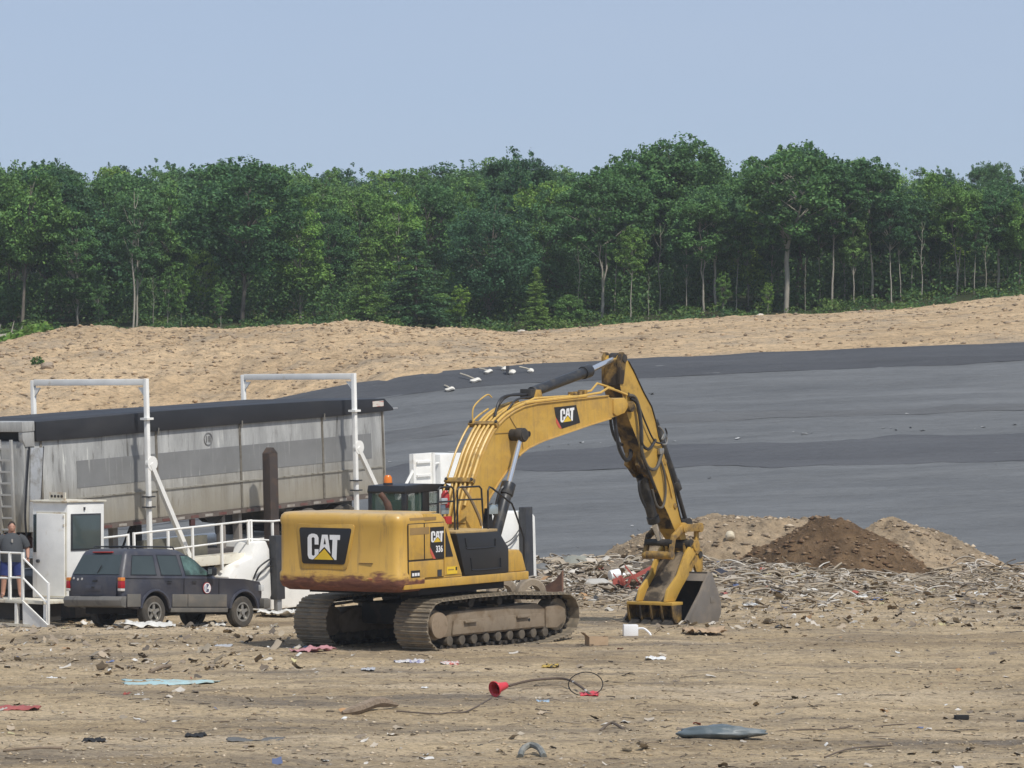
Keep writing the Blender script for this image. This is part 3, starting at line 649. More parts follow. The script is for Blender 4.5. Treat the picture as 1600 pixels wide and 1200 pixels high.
FRONT = [  # u, depth, base v, top v, kind, spread, label
    (33, 243, 503, 250, 'oak2', 1.0, 'tall dark oak with a straight grey trunk at the left edge of the forest'),
    (122, 244, 506, 330, 'spire', 1.15, 'light green layered young maple right of the leftmost grey trunk'),
    (213, 241, 513, 305, 'tall2', 1.1, 'loose light green tree around twin bare pale stems on the left'),
    (208, 240, 513, 300, 'bare', 1.0, 'slim bare pale stem rising through the light green tree on the left'),
    (240, 239, 513, 430, 'bare', 0.7, 'short crooked whitish stem standing at the berm on the left'),
    (262, 240, 512, 425, 'sapling', 0.8, 'yellow green sapling nearest the short whitish stem'),
    (283, 240, 512, 432, 'sapling', 0.7, 'bright yellow green sapling right of its twin behind the berm'),
    (378, 243, 499, 248, 'oak', 1.15, 'broad round dark oak with a forked grey trunk left of centre'),
    (316, 247, 500, 385, 'sapling', 0.9, 'small tree with pale drooping leaves under the broad round oak'),
    (470, 246, 500, 300, 'spire', 1.1, 'green leafy tree between the round oak and the conifers'),
    (572, 237, 505, 362, 'pine2', 1.35, 'light green conifer, left of the pair at the berm'),
    (650, 238, 506, 350, 'pine', 1.6, 'darker wide conifer, right of the pair at the berm'),
    (762, 244, 502, 305, 'round', 1.05, 'broad rounded grey green tree behind the boom cylinder'),
    (838, 236.5, 506, 408, 'pine2', 1.15, 'small yellow green conifer near the forest centre'),
    (890, 239, 508, 462, 'bush', 1.0, 'rounded leafy shrub right of the small yellow green conifer'),
    (690, 240, 506, 455, 'bush', 1.0, 'dark green shrub at the foot of the wide conifer'),
    (940, 243, 497, 268, 'twin', 1.2, 'spreading tree on twin pale leaning trunks above the boom tip'),
    (985, 241, 500, 360, 'tall', 0.9, 'slender pale trunked tree with a short crown right of the twin trunks'),
    (1013, 240, 500, 430, 'bare', 0.8, 'short bare whitish snag right of the boom tip'),
    (1058, 256, 478, 224, 'oak', 1.05, 'tallest dark crowned oak breaking the skyline right of centre'),
    (1100, 243, 478, 300, 'twin', 1.15, 'tree with spreading pale forked trunks left of the tall V-shaped oak'),
    (1118, 244, 477, 290, 'vee', 0.85, 'light crowned tree with a curved pale fork beside the forked pair'),
    (1228, 242, 488, 226, 'vee', 1.15, 'tall oak with a V-shaped grey trunk right of centre'),
    (1258, 241, 486, 400, 'bare', 0.7, 'thin leaning dead stem right of the V-shaped oak'),
    (1300, 243, 482, 262, 'tall', 1.1, 'straight slender tree right of the leaning dead stem'),
    (1320, 246, 480, 300, 'tall2', 1.0, 'slender tree close behind the straight slender one'),
    (1365, 244, 466, 245, 'tall', 1.15, 'tall straight pale trunk, left of a close group of three'),
    (1378, 247, 466, 280, 'tall2', 1.0, 'thin trunk in the middle of a close group of three'),
    (1393, 243, 466, 300, 'tall', 0.9, 'thin trunk on the right of a close group of three'),
    (1425, 245, 462, 300, 'tall2', 1.1, 'slim tree with a bushy mid-height crown on the right'),
    (1455, 248, 460, 270, 'spire2', 1.0, 'dark crowned tree standing right of the slim bushy one'),
    (1495, 244, 458, 285, 'twin', 0.95, 'open forked tree near the right side of the forest'),
    (1522, 243, 456, 330, 'tall', 0.85, 'thin leaning pale trunk near the right edge'),
    (1560, 245, 450, 290, 'vee', 1.0, 'forked tree with a level bare branch near the right edge'),
    (1592, 244, 448, 300, 'oak2', 0.9, 'leafy tree cut by the right edge of the view'),
    (1170, 247, 483, 320, 'spire', 1.0, 'lighter green leafy tree between the forked pair and the V-shaped oak'),
    (70, 250, 500, 262, 'oak', 0.9, 'dark leafy oak close behind the leftmost grey trunk'),
    (170, 252, 500, 280, 'oak', 0.9, 'dark oak behind the light green maple on the left'),
    (520, 250, 500, 330, 'oak2', 0.9, 'dark tree directly left of the light green conifer'),
    (870, 250, 498, 300, 'round', 0.9, 'dense tree behind the small yellow green conifer'),
    (1000, 258, 480, 240, 'oak', 0.95, 'dark oak on the skyline left of the tallest crowned oak'),
    (1085, 257, 478, 238, 'oak2', 0.95, 'dark oak on the skyline right of the tallest crowned oak'),
    (805, 262, 480, 236, 'oak2', 0.9, 'oak crown rising above the skyline at the centre'),
    (1245, 252, 480, 235, 'oak', 0.9, 'dark oak close behind the tall V-shaped oak'),
    (155, 238.5, 512, 440, 'sapling', 0.9, 'short yellow green sapling left of the pale stems'),
    (345, 239, 508, 440, 'sapling', 0.9, 'short sapling at the foot of the broad round oak'),
    (1200, 239, 492, 440, 'sapling', 0.8, 'short bright sapling left of the V-shaped oak'),
    (1130, 239, 492, 425, 'sapling', 0.8, 'bright leafy sapling below the curved pale fork'),
    (720, 239.5, 506, 440, 'sapling', 1.0, 'leafy sapling right of the wide conifer')]
for i, (u, y, bv, tv, kind, w, lab) in enumerate(FRONT):
    x = px_at(u, y); H = (bv - tv) / 6000 * y
    place_tree(kind, x, y, H, (i * 2.4) % 6.28, w * (1.0 if kind != 'bare' else 1), lab, None, 'trees along the forest edge')
for i, (u, y, bv, tv, kind) in enumerate([(1282, 245, 482, 330, 'tall'), (1335, 243, 474, 310, 'tall2'), (1350, 246, 470, 345, 'bare'), (1408, 244, 463, 320, 'tall'), (1440, 243, 461, 340, 'bare'), (1470, 246, 459, 310, 'tall2'), (1508, 246, 457, 320, 'tall'), (1540, 244, 453, 350, 'bare'), (1575, 246, 450, 320, 'tall2'), (1150, 244, 484, 330, 'tall'), (1072, 243, 486, 340, 'tall2'), (1030, 244, 490, 350, 'bare'), (960, 245, 496, 330, 'tall'), (905, 244, 500, 360, 'bare'), (1205, 246, 484, 330, 'tall2')]):
    place_tree(kind, px_at(u, y), y, (bv - tv) / 6000 * y, i * 1.7, .85, 'slender pale trunk among the many at the right half of the forest edge', None, 'slender trunks at the right forest edge')
# rows behind: one mass of wood climbing the slope, each tree its own object
kinds = ['oak', 'oak2', 'round', 'maple', 'oak3', 'oak4', 'twin', 'spire', 'tall2', 'spire2', 'oak3', 'spire']
fill = {}
def fill_mesh(k):
    if k not in fill:
        bm = bmesh.new(); a, b = T[k]; nb = len(b.polygons); bm.from_mesh(b); bm.from_mesh(a)
        bm.faces.ensure_lookup_table()
        for f in bm.faces[nb:]: f.material_index = 1
        me = bpy.data.meshes.new('broadleaf_tree'); bm.to_mesh(me); bm.free(); me.materials.append(M_LEAF); me.materials.append(a.materials[0]); fill[k] = me
    return fill[k]
SKY_U = [0, 90, 180, 260, 400, 500, 600, 720, 800, 870, 930, 980, 1060, 1110, 1150, 1215, 1290, 1350, 1430, 1490, 1540, 1600]
SKY_V = [254, 248, 254, 250, 252, 258, 262, 254, 242, 262, 272, 258, 224, 262, 262, 232, 240, 244, 270, 268, 282, 278]
R_ = random.Random(21); cnt = 0
y = 251.0
while y < 352:
    half = 0.1333 * y + 15; x = -half + R_.uniform(0, 4)
    while x < half:
        u = 800 + 6000 * x / y; yy = y + R_.uniform(-2.2, 2.2); g = float(z_far(x, yy))
        tv = np.interp(u, SKY_U, SKY_V)
        Hmax = 4.8 + (640 - tv) / 6000 * yy - g
        H = min(R_.uniform(7.5, 11.5), Hmax * R_.uniform(0.82, 1.0))
        if y > 318: H = max(6.5, min(13.5, Hmax * R_.uniform(.93, 1.01)))
        k = R_.choice(kinds if y > 262 else ['round', 'oak3', 'maple', 'spire', 'oak4', 'spire2']); me = fill_mesh(k)
        o = bpy.data.objects.new('broadleaf_tree', me); COL.objects.link(o); o.location = (x, yy, g - 0.1)
        s = H / 10; w = s * R_.uniform(.9, 1.25); o.scale = (w, w, s); o.rotation_euler = (0, 0, R_.uniform(0, 6.28))
        tag(o, 'leafy green tree in the dense wood behind the front row of trees', 'tree', 'trees deep in the wood'); cnt += 1
        x += R_.uniform(3.9, 5.9)
    y += 8.6 if y < 300 else 10.0
print('FILL TREES', cnt)
# undergrowth along the forest edge
vs_, cs = [], []
for k in range(640):
    u = rng.uniform(-260, 1860); yv = rng.uniform(226, 250) if rng.random() < 0.75 else rng.uniform(220, 228)
    if yv < 222 and not (u < 130): yv += 6
    x = px_at(u, yv); z = float(z_far(x, yv)); hgt = rng.uniform(.25, .75) * (1.0 if yv > 228 else .6)
    pal = ((0.045, 0.085, 0.026), (0.065, 0.115, 0.032), (0.085, 0.125, 0.04)) if rng.random() < .6 else ((0.03, 0.07, 0.03), (0.045, 0.09, 0.035))
    v, c = leaf_quads(np.array((x, yv, z + hgt * .3)), rng.uniform(.5, 1.1), 110, 0.17, hgt, 0.7, pal); vs_.append(v); cs.append(c)
for k in range(46):   # bright weeds at the left end of the berm
    u = rng.uniform(-30, 70); yv = rng.uniform(212, 224); x = px_at(u, yv); z = float(z_far(x, yv))
    v, c = leaf_quads(np.array((x, yv, z + .2)), rng.uniform(.4, .8), 80, 0.3, .8, 0.3, ((0.07, 0.14, 0.03), (0.10, 0.17, 0.04))); vs_.append(v); cs.append(c)
stuff('undergrowth', 'low green undergrowth along the foot of the forest', quads_mesh('undergrowth', vs_, cs, M_LEAF))
for (u, yv, s, lab) in [(58, 188.5, .32, 'small green weed tuft on the left sandy berm'), (618, 213.8, .55, 'dark green shrub growing on the berm crest above the trailer'), (150, 213.5, .4, 'low green weed clump on the berm crest at the left')]:
    x = px_at(u, yv); v, c = leaf_quads(np.array((0, 0, s * .4)), s, 120, .16, .7, .6, ((0.03, 0.07, 0.025), (0.05, 0.10, 0.03)))
    o = tag(link_mesh('weed', quads_mesh('weed', [v], [c], M_LEAF)), lab, 'plant'); o.location = (x, yv, float(z_far(x, yv)))
vs_, cs = [], []
for k in range(1900):
    yv = 244 + 40 * rng.random() ** 1.4; u = rng.uniform(-260, 1860); x = px_at(u, yv); z = float(z_far(x, yv)); hgt = rng.uniform(.2, 2.6)
    v, c = leaf_quads(np.array((x, yv, z + hgt)), rng.uniform(.6, 1.4), 70, 0.22, .6, 0.6, ((0.03, 0.07, 0.03), (0.045, 0.095, 0.036), (0.065, 0.12, 0.04))); vs_.append(v); cs.append(c)
stuff('understorey', 'dark green understorey filling the wood below the crowns', quads_mesh('understorey', vs_, cs, M_LEAF))
# fallen grey logs at the left edge of the clearing
t = thing('fallen_log', 'grey fallen log with broken branches at the left forest edge', 'log', (px_at(8, 232), 232, float(z_far(px_at(8, 232), 232)) + .3), 0.2)
MB().tube([(-2, 0, 0), (0, .1, .3), (1.0, 0, .45)], [.2, .17, .1], 8).build('log', M_BARKL, t)
for a in ((-.5, .8), (.3, 1.0), (.8, .7)): MB().tube([(a[0], 0, .25), (a[0] + .25, .1, .25 + a[1])], [.06, .015], 6).build('branch', M_BARKL, t)

# ------------------------------------------------------------------ landfill tipper, trailer, booth
K = frame(37, 2.0, (-6.05, 95.04, -0.262)) @ Matrix.Scale(1.033, 4)
tip = thing('trailer_tipper', 'white landfill trailer tipper carrying the grey trailer, with portals and railings', 'tipper'); tip.matrix_world = K
def portal(x, ztop, zleg, ybr, label=None):
    m = MB(); r = 0.05
    m.box(x - r, x + r, -r, r, zleg, ztop).box(x - r, x + r, 3.6 - r, 3.6 + r, 1.0, ztop - 0.02).box(x - r + .004, x + r - .004, r, 3.6 - r, ztop - 0.15, ztop - 0.004)
    for y0, sg in ((r, 1), (3.6 - r, -1)):
        m.prism([(y0, ztop - .2), (y0 + sg * .2, ztop - .2), (y0, ztop - .42)], x - .02, x + .02, 'x')
    p = m.build('portal', M_WHITE, tip, 0.012)
    MB().box(x - .11, x + .11, -.11, .11, ztop - .95, ztop - .9).build('collar', M_WHITE, p)
    MB().tube([(x + .06, -.02, ybr[0]), (x + ybr[2], -.02, ybr[1])], .075, 4).build('brace', M_WHITE, p)
    MB().cyl((x + .1, -.06, ybr[0]), (x + .1, .02, ybr[0]), .17, n=14).build('brace_lug', M_WHITE, p)
    for z in (3.02, 2.78): MB().box(x - .112, x + .112, -.112, .112, z, z + .03).build('strap', M_POST, p)
portal(-4.1, 5.76, 0.3, (3.8, 1.4, 1.42)); portal(3.45, 5.68, 0.9, (3.85, 2.4, 1.05))
MB().box(-6.4, 5.6, .25, 3.45, 1.0, 1.32).build('deck', M_POST, tip, .02)
MB().box(-6.5, -.95, -.30, .22, 1.33, 1.55).build('side_beam', M_CREAM, tip, .02)
MB().box(-6.5, -.95, 3.5, 3.75, 1.33, 1.55).build('side_beam', M_CREAM, tip, .02)
MB().box(-6.0, 9.0, .6, 3.0, .35, .98).build('base_frame', M_DARKST, tip, .03)
# hull at the lift end, with rounded shoulders
hp = [(-2.0, 1.05), (-1.75, 1.3), (-1.15, 1.45), (-1.02, 1.8), (-.62, 1.82), (-.5, 1.6), (-.46, .5), (-.75, .15), (-1.85, .3)]
MB().prism(hp, -.55, .1).build('lift_housing', M_WHITE, tip, .06)
MB().box(-.25, 8.6, -.1, 3.7, .1, 1.75).build('lift_frame', M_WHITE, tip, .05)
MB().box(.3, 8.4, .1, 3.5, -.6, .098).build('skid', M_DARKST, tip)
MB().prism([(8.6, -.5), (8.6, 1.9), (9.9, 1.92), (10.35, 1.9), (10.55, 1.75), (10.58, -.5)], -.2, .6).build('lift_housing', M_WHITE, tip, .05)
MB().box(-.47, -.17, -.72, -.5, .4, 1.92).build('stabiliser_sleeve', M_POST, tip, .02)
MB().box(-.40, -.24, -.67, -.55, -.15, .45).build('stabiliser_foot', simple('galvanised', (.33, .33, .33), .5, .4), tip, .01)
MB().box(9.8, 10.1, -.45, -.22, -.5, 2.03).build('stabiliser_sleeve', M_POST, tip, .02)
m = MB().box(-.12, .18, -.28, -.05, 1.2, 3.86); m.prism([(-.12, 3.861), (.18, 3.861), (.03, 4.0)], -.28, -.05); m.build('guide_post', M_BROWNST, tip, .01)
MB().tube(wire([(-1.15, -.58, .95), (-1.1, -.7, 1.2), (-.8, -.72, 1.35), (-.5, -.6, 1.38)]), .022, 6).build('hose', M_HOSE, tip)
MB().tube(wire([(-1.05, -.58, .9), (-1.0, -.7, 1.1), (-.75, -.72, 1.22), (-.5, -.6, 1.2)]), .022, 6).build('hose', M_HOSE, tip)
for a, b in (((9.0, -.24, 1.1), (9.7, -.3, 1.45)), ((9.05, -.24, 1.0), (9.7, -.3, 1.35)), ((10.15, -.22, 1.95), (10.35, -.24, 1.6))):
    MB().tube(wire([a, tuple((q + w) / 2 + d for q, w, d in zip(a, b, (0, -.03, -.06))), b]), .015, 6).build('hose', M_HOSE, tip)
MB().ring((9.15, -.15, 1.98), 'y', .09, .05, .03).build('lifting_eye', M_WHITE, tip)
MB().cyl((.35, -.14, 1.42), (.35, -.06, 1.42), .13, n=16).build('port_cover', M_BLACK, tip)
# end stop panels at the far end
pn = MB().box(7.45, 8.35, 1.42, 1.5, 1.7, 3.5).build('end_stop', M_WHITE, tip, .01)
for z in (2.0, 2.45, 2.9, 3.25): MB().box(7.62, 8.2, 1.36, 1.418, z, z + .05).build('rib', M_WHITE, pn)
for x in (7.45, 8.27): MB().box(x, x + .08, 1.36, 1.418, 1.7, 3.5).build('rib', M_WHITE, pn)
MB().tube([(7.5, 1.4, 3.1), (6.7, 1.4, 2.2)], .04, 6).build('stay', M_WHITE, pn); MB().tube([(6.9, 1.4, 2.42), (8.2, 1.4, 2.5)], .035, 6).build('stay', M_WHITE, pn); MB().tube([(8.3, 1.4, 3.2), (8.8, 1.5, 3.22)], .03, 6).build('stay', M_WHITE, pn)
MB().box(8.62, 9.55, 1.4, 2.3, 1.7, 3.44).build('end_stop', M_WHITE, tip, .02)
# railing along the near side
def rail(parent, pts, z0, posts, r=.024, mids=(), mat=M_WHITE):
    MB().tube(pts, r, 8).build('top_rail', mat, parent)
    for q in mids: MB().tube(q, r * .9, 8).build('mid_rail', mat, parent)
    for (x, y, zt, zb) in posts: MB().box(x - .026, x + .026, y - .026, y + .026, zb, zt).build('rail_post', mat, parent, .004)
rail(tip, [(-6.5, -.34, 2.2), (-5.2, -.34, 2.22)], 0, [(-5.2, -.34, 2.25, 1.56), (-6.5, -.34, 2.25, 1.3)])
MB().box(-6.5, -5.25, -.36, -.32, 1.72, 1.80).build('kick_board', M_POST, tip)
rail(tip, [(-5.0, -.34, 2.24), (-.97, -.34, 2.30), (-.1, -.32, 2.24), (.9, -.32, 2.26)], 0,
     [(-5.0, -.34, 2.27, 1.36), (-3.95 + .02, -.42, 2.24, 1.56), (-3.0, -.34, 2.27, 1.36), (-1.98, -.34, 2.28, 1.2), (-1.02, -.34, 2.33, 1.45), (-.92, -.34, 2.33, 1.45), (-.1, -.3, 2.26, 1.76), (.6, -.3, 2.26, 1.76)],
     .024, [[(-4.4, -.34, 1.79), (-.97, -.34, 1.87), (-.1, -.32, 1.78)]])
# things on the deck behind the railing
MB().box(-4.0, -1.7, .35, .5, 1.34, 2.0).build('deck_panel', simple('olive_panel', (.12, .115, .09), .7, 0, (.2, .18, .13), 3, .45, .7), tip, .01)
MB().box(-3.3, .5, .5, 2.9, 1.33, 1.62).build('deck_panel', simple('deck_steel', (.09, .08, .075), .7), tip, .02)

# ---- trailer
trl = thing('semi_trailer', 'grimy grey aluminium bulk trailer with a black tarp, standing on the tipper', 'trailer')
trl.matrix_world = K @ Matrix.Translation((-1.1, .55, 1.33)) @ Matrix.Rotation(math.radians(-1.1), 4, 'Y')
def trailer_mat():
    m, n, l, p = newmat('weathered_aluminium')
    co = n.new('ShaderNodeTexCoord').outputs['Object']
    a = noise(n, l, co, 1.0, 8, .68, .3, (1.6, 1, .25)); b = noise(n, l, co, 6, 8, .7, .4, (1.4, 1, .16)); c = noise(n, l, co, .8, 5, .6)
    base = ramp(n, l, a.outputs[0], [(.30, (.20, .198, .19)), (.44, (.33, .33, .32)), (.58, (.44, .44, .425)), (.74, (.58, .58, .55))]).outputs[0]
    st = ramp(n, l, b.outputs[0], [(.30, (.30, .28, .25)), (.45, (1, 1, 1)), (.58, (1, 1, 1)), (.72, (1.7, 1.7, 1.62))]).outputs[0]
    base = mix(n, l, 1.0, base, st, 'MULTIPLY')
    sx = n.new('ShaderNodeSeparateXYZ'); l.new(co, sx.inputs[0])
    ad = n.new('ShaderNodeMath'); ad.operation = 'MULTIPLY_ADD'; l.new(c.outputs[0], ad.inputs[0]); ad.inputs[1].default_value = 1.1; l.new(sx.outputs['Z'], ad.inputs[2])
    mr = n.new('ShaderNodeMapRange'); mr.inputs[1].default_value = 1.9; mr.inputs[2].default_value = 2.9; mr.inputs[3].default_value = .75; mr.inputs[4].default_value = 0; l.new(ad.outputs[0], mr.inputs[0])
    base = mix(n, l, mr.outputs[0], base, (.34, .30, .225))
    l.new(base, p.inputs['Base Color']); p.inputs['Roughness'].default_value = .55; p.inputs['Metallic'].default_value = .15
    bump(n, l, p, c.outputs[0], .35, .05)
    return m
M_ALU = trailer_mat()
X0, X1, ZB, ZT = -6.45, 6.45, 1.2, 3.24       # side wall in trailer coordinates
m = MB(); m.box(X0, X1, 0, 2.55, ZB, ZT); body = m.build('side_wall', M_ALU, trl, .015)
for x in (-2.05, .92, 4.0, -5.9, 6.36): MB().box(x - .03, x + .03, -.022, 0, ZB + .02, ZT - .02).build('post', simple('dull_alu_dark', (.21, .19, .155), .6, .2, (.11, .09, .07), 5, .45, .7), body)
for z in (1.83,): MB().box(X0 + 1.2, X1 - .15, -.035, -.001, z, z + .035).build('rub_rail', simple('dull_alu', (.36, .34, .29), .5, .3, (.14, .12, .09), 6, .5, .7), body)
MB().box(-4.75, 5.9, -.009, -.003, 2.08, 2.70).build('faded_band', simple('faded_band_paint', (.22, .222, .22), .6, .1, (.40, .40, .38), 4, .58, .72, 0, 40, (2.5, 1, .22)), body)
MB().ring((-.22, -.012, 2.93), 'y', .155, .13, .012).build('round_emblem', simple('emblem_grey', (.19, .19, .19), .6), body)
for q in (-.06, .02, .07): MB().box(-.22 + q - .015, -.22 + q + .02, -.016, -.002, 2.86, 3.0).build('emblem_stroke', simple('emblem_grey', (.19, .19, .19), .6), body)
MB().box(X0 + .2, X1 - .05, -.03, .05, 1.08, 1.197).build('bottom_rail', simple('rail_grime', (.16, .13, .11), .6, .2, (.08, .06, .05), 5, .5, .7), trl)
for k in range(24):
    x = X0 + .5 + k * .5
    t_ = MB().box(x, x + .27, -.037, -.031, 1.10, 1.16).build('reflector_tape', simple('tape_red', (.15, .06, .05), .5, 0, (.16, .11, .09), 8, .5, .7) if k % 2 == 0 else simple('tape_white', (.36, .33, .29), .5, 0, (.2, .16, .12), 8, .5, .7), trl)
tp = [(-.08, ZT - .02), (-.08, ZT + .42), (.12, ZT + .43), (.7, ZT + .43), (1.27, ZT + .435), (1.85, ZT + .43), (2.43, ZT + .43), (2.63, ZT + .42), (2.63, ZT - .02)]
m = MB(); rings = []
for x, k in ((X0 + .35, 1), (X0 + 2, 1.04), (-2, 1.05), (1, 1.0), (4, .92), (X1 - .05, .72), (X1 + .28, .12)):
    rings.append([(x, y, ZT - .02 + (z - ZT + .02) * k + .015 * math.sin(x * 3 + y)) for y, z in tp])
m.loft(rings); m.build('tarp', simple('black_tarp', (.017, .018, .022), .55, 0, (.045, .045, .048), 1.2, .5, .8, .35, 6, (.3, 1, 1)), trl, .012)
MB().box(X1 - .55, X1 - .12, -.094, -.084, ZT + .12, ZT + .26).build('warning_label', simple('label_white', (.62, .58, .52), .6, 0, (.45, .12, .1), 9, .55, .6, 0, 40, (.5, 1, 3)), trl)
MB().box(X1 + .2, X1 + .62, .05, .12, ZT + .02, ZT + .05).build('tarp_bar', simple('bar_alu', (.5, .5, .5), .35, .6), trl)
for x in (-2.05, .92, 4.0): MB().tube([(x, -.1, ZT + .06), (x, -.09, ZT - .1)], .018, 5).build('tarp_hook', M_RIM, trl)
# nose: cap, corner posts, ladder, cables
MB().box(X0 - .06, X0 + .34, -.05, 2.6, ZT + .22, ZT + .45).build('nose_cap', M_ALU, trl, .02)
MB().prism([(X0 - .04, ZT + .22), (X0 + .34, ZT + .22), (X0 + .34, ZT - .12), (X0 + .05, ZT - .12), (X0 - .04, ZT + .05)], -.03, .1).build('nose_cap', M_ALU, trl, .015)
MB().prism([(X0 + .06, ZB), (X0 + .36, ZB), (X0 + .6, ZT - .16), (X0 + .2, ZT - .16)], -.05, .0).build('corner_panel', simple('bright_alu', (.48, .49, .5), .4, .4, (.25, .24, .22), 4, .48, .7), trl, .02)
MB().tube([(X0 + .62, -.03, ZT - .14), (X0 + .36, -.03, ZB)], .018, 6).build('corner_bead', M_POST, trl)
MB().tube(wire([(X0 + .12, -.07, ZT - .12), (X0 + .0, -.08, 2.4), (X0 - .1, -.08, 1.6), (X0 - .08, -.08, 1.1)]), .028, 6).build('air_line', M_BLACK, trl)
ld = MB()
for y in (.25, .62): ld.box(X0 - .16, X0 - .10, y - .03, y + .03, 1.1, ZT + .05)
ladder = ld.build('ladder', M_ALU, trl)
for k in range(8): MB().box(X0 - .165, X0 - .095, .28, .59, 1.25 + k * .26, 1.29 + k * .26).build('rung', simple('bright_alu2', (.5, .5, .48), .4, .4), ladder)
MB().box(X0 - .18, X0 - .02, .9, 2.4, 2.4, 2.46).build('nose_rail', M_ALU, trl)
# running gear
def wheel(parent, x, y, z, r, w, hub=.32, name='wheel'):
    t_ = MB()
    prof = [(r * .62, -w / 2), (r * .92, -w / 2), (r, -w * .36), (r, w * .36), (r * .92, w / 2), (r * .62, w / 2)]
    rings = [[(x + a * math.cos(q), y + b, z + a * math.sin(q)) for a, b in prof] for q in np.linspace(0, 2 * math.pi, 25)[:-1]]
    n = len(prof); v = [p for r_ in rings for p in r_]; fs = [(k * n + i, k * n + (i + 1) % n, ((k + 1) % 24) * n + (i + 1) % n, ((k + 1) % 24) * n + i) for k in range(24) for i in range(n)]
    t_.add(v, fs); tyre = t_.build(name, M_TYRE, parent, 0, 40)
    return tyre
for x in (3.35, 4.75):
    for y in (.15, 2.4):
        w_ = wheel(trl, x, y, .52, .5, .5); MB().cyl((x, y - .2, .52), (x, y + .2, .52), .31, n=18).build('rim', M_RIM, w_)
    MB().cyl((x, .2, .52), (x, 2.3, .52), .07, n=10).build('axle', M_DARKST, trl)
MB().box(2.4, 5.8, .6, 1.9, .72, 1.06).build('bogie', M_DARKST, trl, .02)
MB().prism([(2.5, 1.06), (2.62, .98), (2.85, 1.06)], 0, .4).build('mud_flap', M_DARKST, trl)
MB().box(-6.4, -4.9, .5, 2.0, .78, 1.06).build('kingpin_plate', simple('red_oxide', (.10, .035, .03), .7, 0, (.05, .03, .025), 4, .4, .7), trl, .02)
for y in (.35, 2.1): MB().box(-3.25, -3.08, y, y + .15, 0.02, 1.06).build('landing_leg', simple('dusty_leg', (.3, .27, .24), .7), trl, .01)
MB().tube([(-3.15, .4, .15), (-2.6, .4, 1.0)], .03, 6).build('leg_brace', M_DARKST, trl)
MB().box(-2.3, -2.1, .5, .7, .3, 1.06).build('cross_member', M_DARKST, trl)
for x in (.35, .95): MB().box(x, x + .12, .15, .35, .02, 1.06).build('support_leg', simple('dusty_leg', (.3, .27, .24), .7), trl, .01)
MB().prism([(-.35, 1.06), (.35, 1.06), (.1, .9), (-.2, .95)], .1, .3).build('spring_hanger', M_DARKST, trl)
MB().box(-.95, -.8, -.02, .04, .92, 1.07).build('marker_lamp', simple('old_red_lens', (.08, .03, .027), .4), trl)

# ---- operator booth on its deck
BA = 40
M_QGL0 = simple('booth_glass', (.07, .09, .088), .07)
BK = frame(BA, 0, (-10.13, 87.5, -0.12))
booth = thing('operator_booth', 'white steel operator booth with a closed door beside the dark SUV', 'booth'); booth.matrix_world = BK
# local: corner nearest the camera at (0,0); x away along the tipper, y to the left
BW, BL, Z0, Z1 = 1.16, 1.16, .60, 2.80
MB().box(0, BL, 0, BW, Z0, Z1).build('wall', M_WHITE, booth, .03)
MB().box(-.05, BL + .04, -.04, BW + .04, Z1 + .001, Z1 + .045).build('roof', M_CREAM, booth, .01)
dr = MB().box(-.045, -.004, .06, .98, Z0 + .06, Z1 - .26).build('door', M_WHITE, booth, .012)
MB().box(-.02, -.003, .02, 1.01, Z0 + .04, Z1 - .22).build('door_frame', M_CREAM, booth)
MB().box(-.05, -.003, .99, 1.09, 1.65, Z1 - .28).build('window', M_GLASS, booth, .02)
MB().cyl((-.10, .9, 1.45), (-.045, .9, 1.45), .04, n=10).build('door_knob', M_POST, dr)
for z in (Z1 - .35, Z1 - .55): MB().box(-.052, -.044, .055, .10, z, z + .06).build('hinge', M_CREAM, dr)
wf = MB().box(.10, 1.04, -.022, -.002, 1.70, 2.54).build('window', M_POST, booth, .02)
MB().box(.14, 1.0, -.03, -.0225, 1.74, 2.50).build('pane', M_QGL0, wf, .006)
MB().box(.5, .54, -.03, -.003, 2.62, 2.69).build('wiper_mount', M_POST, booth)
lb = MB().box(.02, .06, .1, .62, Z1 + .046, Z1 + .23).build('lamp_board', M_CREAM, booth)
for k in range(4): MB().cyl((.0, .2 + k * .11, Z1 + .14), (.019, .2 + k * .11, Z1 + .14), .032, n=10).build('lamp', M_DARKST, lb)
# access deck with railing and stairs
dk = thing('access_deck', 'cream steel access deck with white railings and stairs in front of the booth', 'deck'); dk.matrix_world = BK
MB().box(-.9, 1.2, -.12, 1.15, .52, .596).build('deck_plate', M_CREAM, dk, .008); MB().box(-.9, -.02, 1.152, 3.0, .52, .596).build('deck_plate', M_CREAM, dk, .008)
for (x, y) in ((-.85, -.2), (-.85, 2.9), (1.1, -.08), (-.85, .75)): MB().box(x - .04, x + .04, y - .04, y + .04, 0, .519).build('deck_leg', M_WHITE, dk)
MB().box(-.6, -.1, 0.1, 2.8, .12, .5).build('deck_underbox', M_DARKST, dk)
MB().box(-.93, -.88, -.2, 3.0, .0, .06).build('ground_bar', M_CREAM, dk)
def drail(pts, r=.024): MB().tube(pts, r, 8).build('rail', M_WHITE, dk)
for y in (.98, .55): MB().box(-.89, -.83, y - .03, y + .03, .6, 1.68).build('rail_post', M_WHITE, dk, .004)
drail([(-.86, 3.0, 1.66), (-.86, 1.0, 1.66)]); drail([(-.86, 3.0, 1.08), (-.86, .98, 1.08)])
drail([(-.86, .98, 1.66), (-.86, .6, 1.66)]); drail([(-.86, .98, 1.10), (-.86, .55, 1.10)])
drail([(-.86, .55, 1.56), (-.96, -.40, 1.0)]); drail([(-.86, .55, 1.10), (-.96, -.40, .54)])
MB().box(-.985, -.935, -.425, -.375, .0, 1.02).build('rail_post', M_WHITE, dk, .004)
